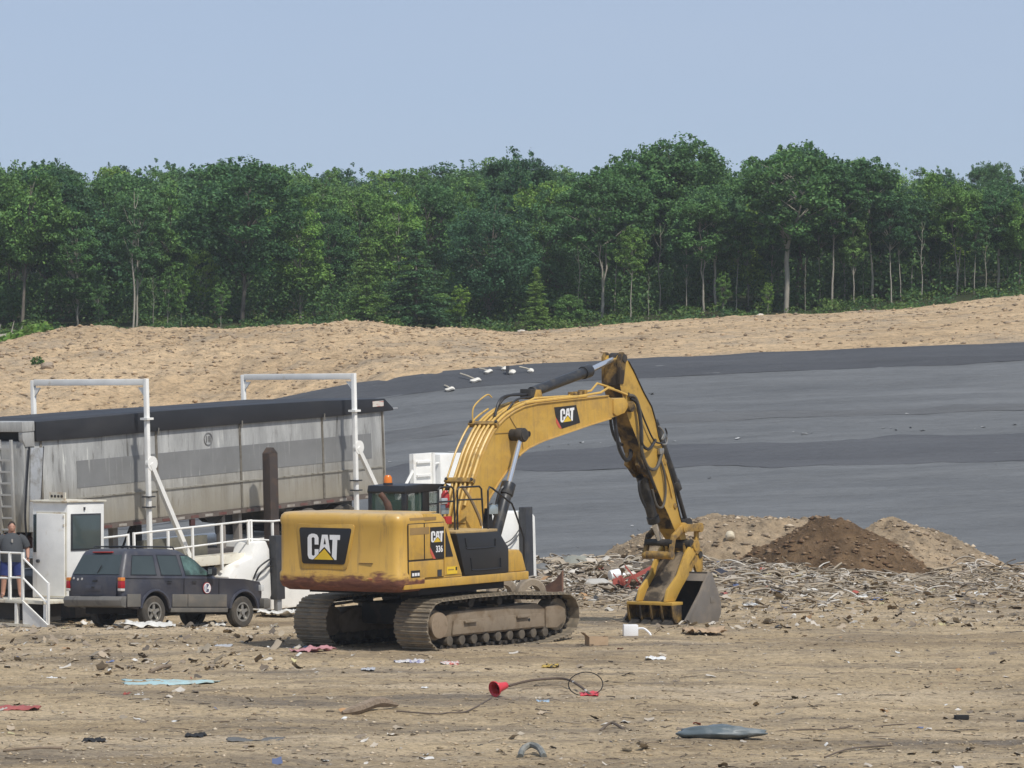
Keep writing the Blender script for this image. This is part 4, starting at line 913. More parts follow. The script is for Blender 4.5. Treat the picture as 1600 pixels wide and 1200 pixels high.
# stair stringers (solid triangular plates) and treads between them
def stringer(o):
    m = MB(); a, b = Vector((.5, -.86, 0)), Vector((.86, .5, 0))
    o = Vector(o); d = Vector((-.1, -.99, 0)).normalized(); q = [o, o + d * .95 + Vector((0, 0, -.52)), o + d * .78 + Vector((0, 0, -.56)), o + Vector((0, 0, -.54)) + d * .02]
    w = Vector((.04, -.015, 0)); m.add([p for p in q] + [p + w for p in q], [(0, 1, 2, 3), (7, 6, 5, 4), (0, 4, 5, 1), (1, 5, 6, 2), (2, 6, 7, 3), (3, 7, 4, 0)]); m.build('stair_stringer', M_WHITE, dk)
    MB().tube([q[0] + Vector((0, 0, .02)), q[1] + Vector((0, 0, .02))], .025, 4).build('stringer_cap', M_WHITE, dk)
stringer((-.9, .52, .56)); stringer((-1.55, 1.42, .50))
for i, (a, b, lab) in enumerate((((-1.5, 2.35, .05), (-1.0, 2.62, 1.75), 'long wooden handled tool leaning on the rail left of the man'), ((-1.5, 2.05, .05), (-1.02, 1.75, .95), 'short wooden stick leaning between the man\'s legs'), ((-1.4, 1.60, .05), (-.98, 1.36, 1.42), 'wooden shovel leaning on the deck right of the man'))):
    t = thing('leaning_tool', lab, 'tool', (0, 0, 0), 0, 'tools leaning on the deck'); t.matrix_world = BK
    MB().tube([a, b], .022, 6).build('handle', simple('tool_wood', (.42, .30, .20), .7), t)
    MB().tube([a, Vector(a).lerp(Vector(b), .14)], [.07, .035], 4).build('blade', M_RUST, t)

# ---- the man on the deck
def skinned(name, verts, edges, radii, mat, parent, sub=2, root=0):
    me = bpy.data.meshes.new(name); me.from_pydata(verts, edges, []); o = bpy.data.objects.new(name, me); COL.objects.link(o)
    md = o.modifiers.new('s', 'SKIN'); md.use_smooth_shade = True
    for i, r in enumerate(radii):
        sv = me.skin_vertices[0].data[i]; sv.radius = r if isinstance(r, tuple) else (r, r); sv.use_root = (i == root)
    s2 = o.modifiers.new('d', 'SUBSURF'); s2.levels = sub; s2.render_levels = sub
    bpy.context.view_layer.update()
    m2 = bpy.data.meshes.new_from_object(o.evaluated_get(bpy.context.evaluated_depsgraph_get())); m2.name = name
    bpy.data.objects.remove(o); m2.materials.clear(); m2.materials.append(mat); m2.shade_smooth()
    return link_mesh(name, m2, parent)
M_SKIN = simple('skin', (.44, .235, .165), .55); M_SHIRT = simple('grey_shirt', (.06, .065, .072), .85, 0, (.06, .063, .07), 5, .5, .8, .3, 14); M_SHORT = simple('blue_shorts', (.02, .035, .15), .8, 0, (.012, .02, .09), 5, .5, .8); M_HAIR = simple('dark_hair', (.03, .018, .012), .7)
man = thing('person', 'man in a grey short-sleeved shirt and blue shorts standing on the booth deck', 'person')
man.matrix_world = BK @ Matrix.Translation((-.42, 1.40, .598)) @ Matrix.Rotation(math.radians(230), 4, 'Z')
# local: faces +x, y to his left
V = [(0, 0, .92), (0, 0, 1.08), (.02, 0, 1.24), (0, 0, 1.38), (0, 0, 1.47), (.02, 0, 1.54), (.03, 0, 1.62),       # pelvis..head
     (0, .22, 1.38), (-.03, .36, 1.14), (.12, .36, .96), (.0, -.22, 1.38), (-.03, -.37, 1.14), (.10, -.40, .96),      # arms
     (0, .13, .88), (.03, .17, .48), (0, .20, .09), (.13, .23, .035), (0, -.13, .88), (.03, -.17, .48), (0, -.20, .09), (.13, -.24, .035)]
Ed = [(0, 1), (1, 2), (2, 3), (3, 4), (4, 5), (5, 6), (3, 7), (7, 8), (8, 9), (3, 10), (10, 11), (11, 12), (0, 13), (13, 14), (14, 15), (15, 16), (0, 17), (17, 18), (18, 19), (19, 20)]
Rd = [.16, .17, .17, .12, .07, .08, .088, .07, .058, .042, .07, .058, .042, .115, .072, .05, .042, .115, .072, .05, .042]
hn = []
for s, base in ((1, 9), (-1, 12)):
    w = Vector(V[base]); palm = len(V); V.append(tuple(w + Vector((.045, s * .005, -.055)))); Ed.append((base, palm)); Rd.append((.036, .02))
body = skinned('body', V, Ed, Rd, M_SKIN, man, 2, 0)
for s, base in ((1, 21), (-1, 22)):
    w = Vector(V[base])
    for k, (off, ln) in enumerate(((-.028, .062), (-.01, .072), (.009, .068), (.027, .052))):
        skinned('finger', [tuple(w + Vector((.0, off, -.01))), tuple(w + Vector((.018, off, -.05))), tuple(w + Vector((.008, off, -.05 - ln * .6)))], [(0, 1), (1, 2)], [.010, .009, .008], M_SKIN, body, 1)
    skinned('thumb', [tuple(w + Vector((.01, -s * .025, .015))), tuple(w + Vector((.04, -s * .05, -.015))), tuple(w + Vector((.045, -s * .05, -.045)))], [(0, 1), (1, 2)], [.012, .010, .009], M_SKIN, body, 1)
def ell(z, ry, rx, cx=0.0, n=18): return [(cx + rx * math.cos(a), ry * math.sin(a), z + .006 * math.sin(3 * a + z * 9)) for a in np.linspace(0, 2 * math.pi, n + 1)[:-1]]
m = MB().loft([ell(.83, .245, .20, .02), ell(.92, .255, .215, .03), ell(1.04, .262, .225, .045), ell(1.16, .258, .215, .04), ell(1.28, .25, .185, .02), ell(1.37, .24, .175, 0), ell(1.43, .20, .145, 0), ell(1.475, .11, .105, 0), ell(1.50, .085, .085, 0)])
for sg in (-1, 1): m.tube([(0, sg * .15, 1.395), (-.005, sg * .24, 1.345), (-.015, sg * .305, 1.25), (-.02, sg * .335, 1.17)], [.10, .11, .105, .10], 14)
m.build('shirt', M_SHIRT, man, 0, 70)
m = MB().loft([ell(.98, .24, .19, .02), ell(.88, .25, .195, .02), ell(.78, .235, .17, .01), ell(.73, .15, .12, .0)])
for sg in (-1, 1): m.tube([(.01, sg * .115, .88), (.015, sg * .135, .72), (.02, sg * .155, .52)], [.135, .138, .132], 14)
m.build('shorts', M_SHORT, man, 0, 70)
b = bmesh.new(); bmesh.ops.create_uvsphere(b, u_segments=16, v_segments=12, radius=1)
for q in b.verts:
    x, y, z = q.co; q.co = Vector((.03 + x * .098 + (.012 if x > .5 else 0), y * .082, 1.625 + z * .122 - (.012 if (z < -.3 and x > .3) else 0)))
me = bpy.data.meshes.new('head'); b.to_mesh(me); b.free(); me.materials.append(M_SKIN); me.shade_smooth(); head = link_mesh('head', me, body)
MB().prism([(.12, 1.65), (.15, 1.605), (.12, 1.595)], -.014, .014).build('nose', M_SKIN, body, .004)
for s in (-1, 1):
    MB().box(.112, .125, s * .033 - .013, s * .033 + .013, 1.642, 1.654).build('eye', M_HAIR, body); MB().box(.02, .05, s * .082 - .008, s * .082 + .008, 1.60, 1.66).build('ear', M_SKIN, body, .006)
MB().box(.117, .126, -.026, .026, 1.566, 1.574).build('mouth', simple('lips', (.25, .08, .07), .5), body)
b = bmesh.new(); bmesh.ops.create_uvsphere(b, u_segments=16, v_segments=10, radius=1)
bmesh.ops.delete(b, geom=[q for q in b.verts if q.co.z < -.25 + .62 * max(0, q.co.x)], context='VERTS')
for q in b.verts: q.co = Vector((.022 + q.co.x * .106, q.co.y * .09, 1.64 + q.co.z * .125 + .008 * math.sin(q.co.x * 20 + q.co.y * 17)))
me = bpy.data.meshes.new('hair'); b.to_mesh(me); b.free(); me.materials.append(M_HAIR); me.shade_smooth(); link_mesh('hair', me, man)
MB().box(.235, .25, -.02, .02, 1.28, 1.36).build('collar_tag', simple('sunglasses_grey', (.35, .33, .3), .3), man, .006)

# ------------------------------------------------------------------ SUV
sx, sy_ = -7.98, 84.75
SK = frame(39.5, -2.3, (sx, sy_, gz(sx, sy_) - .03))
suv = thing('parked_suv', 'dusty dark blue-grey SUV with round white 14 sticker parked beside the booth', 'car')
suv.matrix_world = SK @ Matrix.Rotation(math.radians(-1.5), 4, 'X') @ Matrix.Translation((0, .72, 0))
M_SUV = simple('suv_paint', (.052, .054, .072), .30, .1, (.105, .10, .10), 2.2, .46, .80, 0, 40, (1, 1, .6))
M_CLAD = simple('suv_cladding', (.125, .118, .105), .65, 0, (.19, .165, .135), 3, .45, .7)
M_BUMP = simple('suv_bumper', (.15, .142, .128), .55, 0, (.06, .057, .053), 2.5, .5, .72)
W2, RA, FA = .87, 0.0, 2.83
def arch(cx, r, n=9): return [(cx + r * math.cos(a), .37 + r * math.sin(a)) for a in np.linspace(math.pi - .25, .25, n)]
low = [(-.98, .52)] + [(-.5, .40)] + arch(RA, .43) + [(.5, .36), (2.3, .36)] + arch(FA, .43) + [(3.38, .42), (3.62, .50), (3.66, .80), (3.62, .95), (3.5, 1.03), (2.9, 1.09), (1.95, 1.11), (-1.0, 1.10), (-1.04, 1.0)]
def shell(poly, w_at):
    m = MB(); n = len(poly); ys = [-1, -.97, -.9, .9, .97, 1]
    rings = []
    for k, q in enumerate(ys):
        ring_ = []
        for (x, z) in poly:
            w = w_at(x, z); inset = {0: .0, 1: .0, 2: 0}.get(min(k, 5 - k), 0)
            ring_.append((x, q * w, z))
        rings.append(ring_)
    return m.loft(rings)
def w_low(x, z):
    w = W2 - .05 * max(0, (z - .9) / .25) - .03 * max(0, (.55 - z) / .2)
    if x > 3.1: w -= .22 * ((x - 3.1) / .55) ** 2
    if x < -.8: w -= .05 * ((-.8 - x) / .25) ** 2
    return w
body = shell(low, w_low).build('body', M_SUV, suv, .035, 50, 3)
# greenhouse
def gh_ring(z, xr, xf, w, rr=.10):
    pts = []
    for (cx, cy, a0) in ((xf - rr, w - rr, 0), (xr + rr, w - rr, 90), (xr + rr, -w + rr, 180), (xf - rr, -w + rr, 270)):
        for k in range(4): a = math.radians(a0 + k * 30); pts.append((cx + rr * math.cos(a), cy + rr * math.sin(a), z))
    return pts
rings = [gh_ring(1.09, -1.0, 2.06, .825), gh_ring(1.20, -.965, 1.88, .805), gh_ring(1.60, -.78, 1.20, .69), gh_ring(1.67, -.73, 1.05, .665), gh_ring(1.72, -.64, .95, .61), gh_ring(1.745, -.4, .75, .5)]
gh = MB().loft(rings).build('cabin', M_SUV, suv, 0, 50)
def side_pane(name, poly, mat, frame_mat=M_BLACK):
    """pane on the leaning right/left cabin side: y follows the tumblehome"""
    yy = lambda z: .805 - (z - 1.20) * (.115 / .40) + .006
    for s in (-1, 1):
        m = MB(); n = len(poly); m.add([(x, s * yy(z), z) for x, z in poly] + [(x, s * (yy(z) - .02), z) for x, z in poly], [tuple(range(n)), tuple(range(2 * n - 1, n - 1, -1))] + [(i, (i + 1) % n, (i + 1) % n + n, i + n) for i in range(n)])
        o = m.build(name, mat, suv)
        c = (sum(p[0] for p in poly) / n, sum(p[1] for p in poly) / n); big = [(c[0] + (x - c[0]) * 1.07, c[1] + (z - c[1]) * 1.10) for x, z in poly]
        m = MB(); m.add([(x, s * (yy(z) - .004), z) for x, z in big] + [(x, s * (yy(z) - .024), z) for x, z in big], [tuple(range(n)), tuple(range(2 * n - 1, n - 1, -1))] + [(i, (i + 1) % n, (i + 1) % n + n, i + n) for i in range(n)])
        m.build('window_trim', frame_mat, o)
M_QGL = simple('dark_glass', (.05, .066, .068), .08, 0, None)
M_FGL = simple('green_glass', (.11, .19, .17), .08, 0, (.03, .05, .045), 2.5, .42, .6)
side_pane('rear_quarter_window', [(-.70, 1.17), (.06, 1.17), (.06, 1.575), (-.56, 1.575)], M_QGL)
side_pane('rear_door_window', [(.24, 1.17), (.86, 1.17), (.80, 1.59), (.20, 1.59)], M_QGL)
side_pane('front_door_window', [(1.0, 1.17), (1.78, 1.17), (1.38, 1.48), (1.16, 1.59), (.94, 1.59)], M_FGL)
rp = [(-.71, 1.17), (.71, 1.17), (.60, 1.60), (-.60, 1.60)]
xr = lambda z: -.965 + (z - 1.2) * (.185 / .40) - .006
m = MB(); m.add([(xr(z) - .004, y, z) for y, z in rp] + [(xr(z) + .02, y, z) for y, z in rp], [(0, 1, 2, 3), (7, 6, 5, 4), (0, 4, 5, 1), (1, 5, 6, 2), (2, 6, 7, 3), (3, 7, 4, 0)]); rw = m.build('rear_window', M_QGL, suv)
MB().tube([(-.985, -.05, 1.2), (-.93, -.12, 1.36)], .012, 5).build('rear_wiper', M_BLACK, rw)
ws = [(1.89, -.68, 1.19), (1.89, .68, 1.19), (1.19, .60, 1.60), (1.19, -.60, 1.60)]
m = MB(); m.add([(x + .02, y, z + .012) for x, y, z in ws] + [(x - .02, y, z - .012) for x, y, z in ws], [(0, 1, 2, 3), (7, 6, 5, 4), (0, 4, 5, 1), (1, 5, 6, 2), (2, 6, 7, 3), (3, 7, 4, 0)]); m.build('windscreen', M_QGL, suv)
MB().box(-.80, -.74, -.3, .3, 1.645, 1.67).build('brake_lamp', M_RED, suv, .006)
# tailgate, lamps, bumper
tg = MB().box(-1.052, -1.03, -.69, .69, .66, 1.12).build('tailgate', M_SUV, suv, .01)
MB().box(-1.062, -1.05, -.24, .24, .80, .92).build('plate_recess', M_SUV, tg, .004)
MB().box(-1.068, -1.052, -.12, .02, 1.0, 1.05).build('handle', M_BLACK, tg, .006); MB().box(-1.068, -1.052, -.04, .06, .86, .90).build('plate_lamp', M_BLACK, tg, .006)
for k, (y, z) in enumerate(((.62, 1.08), (.49, 1.055), (.36, 1.065))): MB().cyl((-1.058, y, z), (-1.05, y, z), .028, n=12).build('sticker', simple('sticker_pale', (.6, .58, .55), .6, 0, (.3, .28, .26), 20, .5, .6), tg)
for s in (-1, 1):
    lm = MB().box(-1.06, -.93, s * .84 - .085 * (s > 0) - .02 * (s < 0), s * .84 + .085 * (s < 0) + .02 * (s > 0), .86, 1.02).build('tail_lamp', simple('red_lens', (.36, .012, .02), .15), suv, .012)
    a, b2 = s * .84 - .085 * (s > 0) - .02 * (s < 0), s * .84 + .085 * (s < 0) + .02 * (s > 0)
    MB().box(-1.06, -.93, a, b2, 1.022, 1.10).build('indicator', simple('amber_lens2', (.65, .22, .04), .2), lm, .012)
    MB().box(-1.06, -.93, a, b2, .80, .858).build('reverse_lamp', simple('clear_lens', (.55, .53, .5), .2), lm, .012)
m = MB(); rings = []
for y in (-.90, -.84, -.6, -.3, .0, .3, .6, .84, .90):
    bow = -.14 * (1 - (abs(y) / .9) ** 3); rings.append([(-.94 + bow, y, .44), (-1.06 + bow, y, .47), (-1.10 + bow, y, .60), (-1.06 + bow, y, .68), (-.92 + bow, y, .69)])
m.loft(rings); bp = m.build('rear_bumper', M_BUMP, suv, .008)
MB().box(-1.18, -1.0, -.28, .28, .685, .70).build('step_pad', M_BLACK, bp)
# side cladding, door seams, handles, sticker, mirror
for s in (-1, 1):
    for nm, (x0, x1) in (('rear_door_cladding', (.52, 1.0)), ('front_door_cladding', (1.02, 2.26)), ('quarter_cladding', (-.88, -.47))):
        MB().box(x0, x1, s * .876 - .012, s * .876 + .012, .46, .74).build(nm, M_CLAD, suv, .008)
    MB().box(.48, 2.3, s * .85 - .03, s * .85 + .03, .34, .44).build('sill', M_CLAD, suv, .01)
    for cx, nm in ((RA, 'rear_arch'), (FA, 'front_arch')):
        pts = [(cx + .455 * math.cos(a), s * .878, .37 + .455 * math.sin(a)) for a in np.linspace(math.pi - .12, .12, 13)]
        MB().tube(pts, .035, 6).build(nm, M_SUV, suv)
    for x in (.90, 2.02): MB().box(x - .006, x + .006, s * .868 - .003, s * .868 + .003, .46, 1.10).build('door_seam', M_BLACK, suv)
    pass
    for x in (.38, 1.16): MB().box(x, x + .13, s * .872 - .008, s * .872 + .008, 1.0, 1.04).build('door_handle', M_BLACK, suv, .005)
    mr_ = MB().box(1.66, 1.80, s * .93 - .09, s * .93 + .09, 1.16, 1.34).build('wing_mirror', M_BLACK, suv, .03)
    MB().box(1.652, 1.66, s * .93 - .06, s * .93 + .06, 1.19, 1.31).build('mirror_glass', simple('mirror_grey', (.4, .42, .42), .15, .6), mr_)
    MB().box(3.50, 3.60, s * .68 - .09, s * .68 + .09, .82, .96).build('headlamp', simple('headlamp_lens', (.6, .6, .58), .15), suv, .015)
    MB().tube([(-.55, s * .54, 1.73), (-.5, s * .54, 1.785), (.85, s * .54, 1.785), (.9, s * .54, 1.73)], .018, 6).build('roof_rail', M_BLACK, suv)
for x in (-.2, .55): MB().tube([(x, -.54, 1.79), (x, .54, 1.79)], .016, 6).build('roof_bar', M_BLACK, suv)
# door number
disc = MB().cyl((1.62, -.868, .88), (1.62, -.882, .88), .125, n=24).build('number_sticker', simple('sticker_red', (.42, .06, .06), .5), suv)
MB().cyl((1.62, -.881, .88), (1.62, -.886, .88), .112, n=24).build('sticker_face', simple('sticker_blue', (.10, .10, .16), .5), disc)
MB().ring((1.62, -.886, .88), 'y', .112, .095, .006).build('sticker_ring', M_DECALW, disc)
tm = text_mesh('14', .20, .005); o = link_mesh('lettering', tm, disc, M_DECALW); o.rotation_euler = (math.radians(90), 0, 0); o.location = (1.62, -.889, .88); o.scale = (.95, 1, 1)
# wheels
for (x, y) in ((RA, -.74), (RA, .74), (FA, -.74), (FA, .74)):
    w_ = wheel(suv, x, y, .35, .355, .23); s = -1 if y < 0 else 1
    MB().ring((x, y + s * .06, .35), 'y', .225, .185, .10).build('rim', M_RIM, w_)
    MB().cyl((x, y - .02 * s, .35), (x, y + s * .02, .35), .19, n=20).build('brake_disc', M_DARKST, w_)
    sp = MB()
    for k in range(5):
        a = k * 2 * math.pi / 5 + .3; d = Vector((math.cos(a), 0, math.sin(a))); e = Vector((-math.sin(a), 0, math.cos(a))); c = Vector((x, y + s * .085, .35))
        sp.add([c + d * .03 - e * .04, c + d * .03 + e * .04, c + d * .2 + e * .03, c + d * .2 - e * .03] + [q + Vector((0, -s * .03, 0)) for q in (c + d * .03 - e * .04, c + d * .03 + e * .04, c + d * .2 + e * .03, c + d * .2 - e * .03)], [(0, 1, 2, 3), (7, 6, 5, 4), (0, 4, 5, 1), (1, 5, 6, 2), (2, 6, 7, 3), (3, 7, 4, 0)])
    sp.build('spokes', M_RIM, w_); MB().cyl((x, y + s * .07, .35), (x, y + s * .115, .35), .06, n=14).build('hub_cap', M_RIM, w_)
MB().box(-.7, 3.2, -.6, .6, .30, .50).build('chassis', M_MATTE, suv)
m = MB().box(3.55, 3.78, -.82, .82, .42, .66); m.build('front_bumper', M_CLAD, suv, .06)

# ------------------------------------------------------------------ excavator
EX = frame(34, .7, (-1.5, 78.9, gz(-1.5, 78.9) * 0 - 0.02))
exc = thing('excavator', 'yellow tracked excavator marked CAT 336 with thumb and bucket, parked on bare soil', 'excavator'); exc.matrix_world = EX
TRK = Matrix.Rotation(math.radians(-3), 4, 'Z')     # the upper body is slewed a little against the tracks
def part(mb, name, mat, parent=exc, bevel=0.0, smooth=35): return mb.build(name, mat, parent, bevel, smooth)
# --- tracks
def track_path():
    pts = []; s_c, s_r, i_c, i_r = (-2.08, .56), .475, (2.12, .55), .42
    N = 12
    for k in range(N + 1):
        a = math.radians(90 + 172 * k / N); pts.append((s_c[0] + s_r * math.cos(a), s_c[1] + s_r * math.sin(a)))
    pts += [(-1.75, .035), (-.6, .02), (.6, .02), (1.45, .03)]
    for k in range(N + 1):
        a = math.radians(-68 + 155 * k / N); pts.append((i_c[0] + i_r * math.cos(a), i_c[1] + i_r * math.sin(a)))
    pts += [(1.2, 1.0), (.25, 1.06), (-.35, 1.055), (-.85, 1.06), (-1.5, 1.045)]
    return pts
def resample(P, n):
    P = P + [P[0]]; d = [0]
    for a, b in zip(P, P[1:]): d.append(d[-1] + math.hypot(b[0] - a[0], b[1] - a[1]))
    out = []
    for k in range(n):
        t = d[-1] * k / n; i = max(j for j in range(len(d)) if d[j] <= t + 1e-9); i = min(i, len(P) - 2); q = (t - d[i]) / (d[i + 1] - d[i])
        out.append((P[i][0] + (P[i + 1][0] - P[i][0]) * q, P[i][1] + (P[i + 1][1] - P[i][1]) * q))
    return out, d[-1]
M_TRACKD = simple('roller_steel', (.095, .08, .062), .6, .1, (.17, .14, .10), 5, .45, .7)
NSH = 52
tp_, per = resample(track_path(), NSH); pitch = per / NSH
h = pitch * .49
shoe_prof = [(-h, 0), (-h, -.03), (-h + .018, -.045), (-h + .034, -.014), (-.016, -.014), (-.010, -.040), (.010, -.040), (.016, -.014), (h - .034, -.014), (h - .018, -.045), (h + .012, -.028), (h + .012, 0)]
shoe_mesh = MB().prism(shoe_prof, -.425, .425).mesh('track_shoe', M_TRACK, 0, 0)
for side, yc in (('right', -1.3), ('left', 1.3)):
    tr = bpy.data.objects.new('track', None); COL.objects.link(tr); tr.parent = exc; tr.matrix_basis = TRK @ Matrix.Translation((0, yc, 0))
    for k in range(NSH):
        a, b = tp_[k], tp_[(k + 1) % NSH]; ang = math.atan2(b[1] - a[1], b[0] - a[0])
        o = bpy.data.objects.new('track_shoe', shoe_mesh); COL.objects.link(o); o.parent = tr
        o.location = ((a[0] + b[0]) / 2, 0, (a[1] + b[1]) / 2); o.rotation_euler = (0, -ang + math.pi * 0, 0)
        # outward side of the loop (path runs rear-over-bottom-to-front): shoe ribs point out
        nx_, nz_ = math.sin(ang), -math.cos(ang)
        cxm, czm = o.location.x, o.location.z - .55
        if (nx_ * (cxm * .2) + nz_ * czm) < 0 and abs(czm) > .1: o.rotation_euler = (0, -ang + math.pi, 0)
    ch = MB()
    for k in range(NSH * 2):
        q = k / 2; i = int(q) % NSH; a, b = tp_[i], tp_[(i + 1) % NSH]; t = q - int(q); p = (a[0] + (b[0] - a[0]) * t, a[1] + (b[1] - a[1]) * t); ang = math.atan2(b[1] - a[1], b[0] - a[0])
        nx_, nz_ = -math.sin(ang), math.cos(ang)
        for y in (-.1, .1):
            bxm = MB().box(-.045, .045, y - .035, y + .035, .01, .10); R3 = Matrix.Translation((p[0], 0, p[1])) @ Matrix.Rotation(-ang, 4, 'Y'); ch.add([tuple(R3 @ Vector(v)) for v in bxm.v], bxm.f)
        c_ = MB().cyl((0, -.2, .06), (0, .2, .06), .036, n=8)
        if k % 2 == 0: ch.add([tuple(R3 @ Vector(v)) for v in c_.v], c_.f)
    part(ch, 'track_chain', M_DARKST, tr, 0, 0)
    so = -1 if yc < 0 else 1        # outer side
    fr = MB(); prof = [(-1.78, .30), (-1.9, .42), (-1.86, .66), (-1.5, .80), (1.35, .82), (1.62, .70), (1.62, .30)]
    fr.prism(prof, -.22, .22); o = part(fr, 'track_frame', M_TFRAME, tr, .03)
    part(MB().prism([(-1.55, .34), (-1.5, .62), (1.5, .62), (1.55, .34)], so * .222, so * .27), 'side_plate', M_TFRAME, o, .015)
    part(MB().prism([(1.60, .30), (1.60, .74), (2.0, .78), (2.28, .66), (2.28, .42), (2.0, .28)], so * .10, so * .26), 'idler_guard', M_TFRAME, tr, .03)
    for x in (-1.0, .75): part(MB().box(x - .2, x + .2, so * .272, so * .33, .56, .60), 'step', M_TFRAME, o, .008)
    part(MB().cyl((1.0, so * .27, .50), (1.0, so * .274, .50), .035, n=10), 'hole', M_MATTE, o)
    part(MB().cyl((-2.08, -.2 * so, .56), (-2.08, .24 * so, .56), .30, n=28), 'final_drive', M_TFRAME, tr, .02)
    part(MB().cyl((-2.08, .242 * so, .56), (-2.08, .36 * so, .56), .26, n=28), 'drive_cover', simple('drive_cover_tan', (.29, .22, .15), .7, 0, (.19, .14, .09), 5, .5, .7), tr, .015)
    spk = MB()
    for k in range(20):
        a = k * 2 * math.pi / 20; c = Vector((-2.08 + .37 * math.cos(a), 0, .56 + .37 * math.sin(a))); spk.cyl(c + Vector((0, -.05, 0)), c + Vector((0, .05, 0)), .045, n=6)
    spk.cyl((-2.08, -.04, .56), (-2.08, .04, .56), .36, n=28); part(spk, 'sprocket', M_DARKST, tr)
    part(MB().cyl((2.12, -.16, .55), (2.12, .16, .55), .34, n=28), 'idler', M_TRACK, tr, .02)
    for k in range(9):
        x = -1.6 + k * .4; part(MB().cyl((x, -.24, .22), (x, .24, .22), .10, n=14), 'roller', M_TRACKD, tr, .012)
    for x in (-.85, .1):
        part(MB().cyl((x, -.2, .93), (x, .22, .93), .085, n=14), 'carrier_roller', M_DARKST, tr, .01)
        part(MB().prism([(x - .06, .78), (x + .10, .78), (x + .04, .93), (x - .04, .93)], -.1, .1), 'roller_bracket', M_TFRAME, tr)
part(MB().box(-1.35, 1.35, -.95, .95, .48, .92).rot(TRK), 'car_body', M_DARKST, exc, .05)
part(MB().cyl((0, 0, .921), (0, 0, 1.27), .78, n=32), 'slew_ring', M_DARKST)
# --- revolving frame, counterweight, housings
sk = part(MB().box(-3.3, 1.10, -1.5, 1.5, 1.32, 1.49), 'platform', M_YEL, exc, .025)
part(MB().box(-2.6, .4, -1.35, 1.35, 1.18, 1.318), 'belly_plate', M_MATTE)
def cw_ring(z, inset, xr=-3.52, xf=-2.62):
    pts = []; rr = .17 - inset * .3; w = 1.5 - inset; x0 = xr + inset
    for k in range(7): a = math.radians(180 + 90 * k / 6); pts.append((x0 + .04 + rr + rr * math.cos(a), -w + rr + rr * math.sin(a)))
    pts = [(xf, -w)] + pts[::-1]
    nrear = 9
    for k in range(1, nrear): q = -1 + 2 * k / nrear; pts.append((x0 + .04 * q * q, q * (w - rr)))
    pts += [(p[0], -p[1]) for p in pts[7:0:-1]] + [(xf, w)]
    return [(x, y, z) for x, y in pts]
cw = MB().loft([cw_ring(1.27, .14), cw_ring(1.34, .03), cw_ring(1.44, -.01), cw_ring(1.60, -.012), cw_ring(1.655, .015), cw_ring(2.56, .02), cw_ring(2.66, -.004), cw_ring(2.76, .02), cw_ring(2.81, .07), cw_ring(2.825, .16)])
cwo = part(cw, 'counterweight', M_CW, exc, 0, 40)
# raised frame round the name panel on the rear
def rear_x(y): return -3.52 + .04 * (y / 1.25) ** 2 + .02
def rear_poly(poly, off, th, name, mat, parent):
    m = MB(); n = len(poly); m.add([(rear_x(y) - off - th, y, z) for y, z in poly] + [(rear_x(y) - off + .03, y, z) for y, z in poly], [tuple(range(n)), tuple(range(2 * n - 1, n - 1, -1))] + [(i, (i + 1) % n, (i + 1) % n + n, i + n) for i in range(n)])
    return m.build(name, mat, parent, .006, 35)
def rrect(y0, y1, z0, z1, y0b, y1b, r=.05):
    """trapezoid with rounded corners, y0/y1 at the top, y0b/y1b at the bottom (counter-clockwise)"""
    c = [(y0, z1), (y1, z1), (y1b, z0), (y0b, z0)]; out = []
    for i in range(4):
        p, a, b = Vector(c[i]), Vector(c[i - 1]), Vector(c[(i + 1) % 4]); u = (a - p).normalized() * r; w = (b - p).normalized() * r
        for t in (0, .33, .67, 1): out.append(tuple(p + u * (1 - t) ** 2 + w * t ** 2))
    return out
M_CWR = simple('panel_recess_yellow', (.50, .29, .04), .45)
rear_poly(rrect(.99, -.46, 1.70, 2.60, .90, -.26, .08), .004, .014, 'panel_frame', M_YEL, cwo)
pnl = rear_poly(rrect(.92, -.39, 1.80, 2.52, .85, -.21, .06), .020, .006, 'name_panel', M_DECALK, cwo)
C_ = [(.43, .58), (.43, .85), (.37, .96), (.26, 1), (.16, 1), (.05, .95), (0, .84), (0, .15), (.05, .03), (.14, 0), (.22, 0), (.43, .22), (.43, .40), (.28, .40), (.28, .17), (.22, .13), (.16, .17), (.16, .83), (.22, .87), (.28, .83), (.28, .58)]
A_ = [(.45, .27), (.57, .97), (.79, .97), (.89, .24), (.66, .50)]; AH = [(.635, .60), (.725, .60), (.68, .84)]
T_ = [(.87, .97), (1.27, .97), (1.26, .78), (1.16, .78), (1.12, .0), (1.05, 0), (.95, .14), (.98, .78), (.87, .78)]; TRI = [(.25, .0), (1.0, .0), (.66, .42)]
def cat_logo(place, parent):
    """place(a, b, lift) -> xyz, a across 0..1.27, b up 0..1"""
    for poly, mat, lift in ((C_, M_DECALW, .0), (A_, M_DECALW, .0), (T_, M_DECALW, .0), (AH, M_DECALK, .0025), (TRI, M_DECALY, .003)):
        m = MB(); n = len(poly); m.add([place(a, b, lift + .003) for a, b in poly] + [place(a, b, lift - .001) for a, b in poly], [tuple(range(n)), tuple(range(2 * n - 1, n - 1, -1))] + [(i, (i + 1) % n, (i + 1) % n + n, i + n) for i in range(n)])
        m.build('letter' if mat is M_DECALW else 'logo_shape', mat, parent, 0, 0)
cat_logo(lambda a, b, q: (rear_x(.70 - a * .64) - .029 - q, .70 - a * .64, 1.89 + b * .51), pnl)
for y in (1.36,): rear_poly([(y - .12, 1.42), (y + .02, 1.42), (y + .02, 1.53), (y - .10, 1.54)], -.04, .05, 'reflector', simple('reflector_red', (.36, .03, .03), .3), cwo)
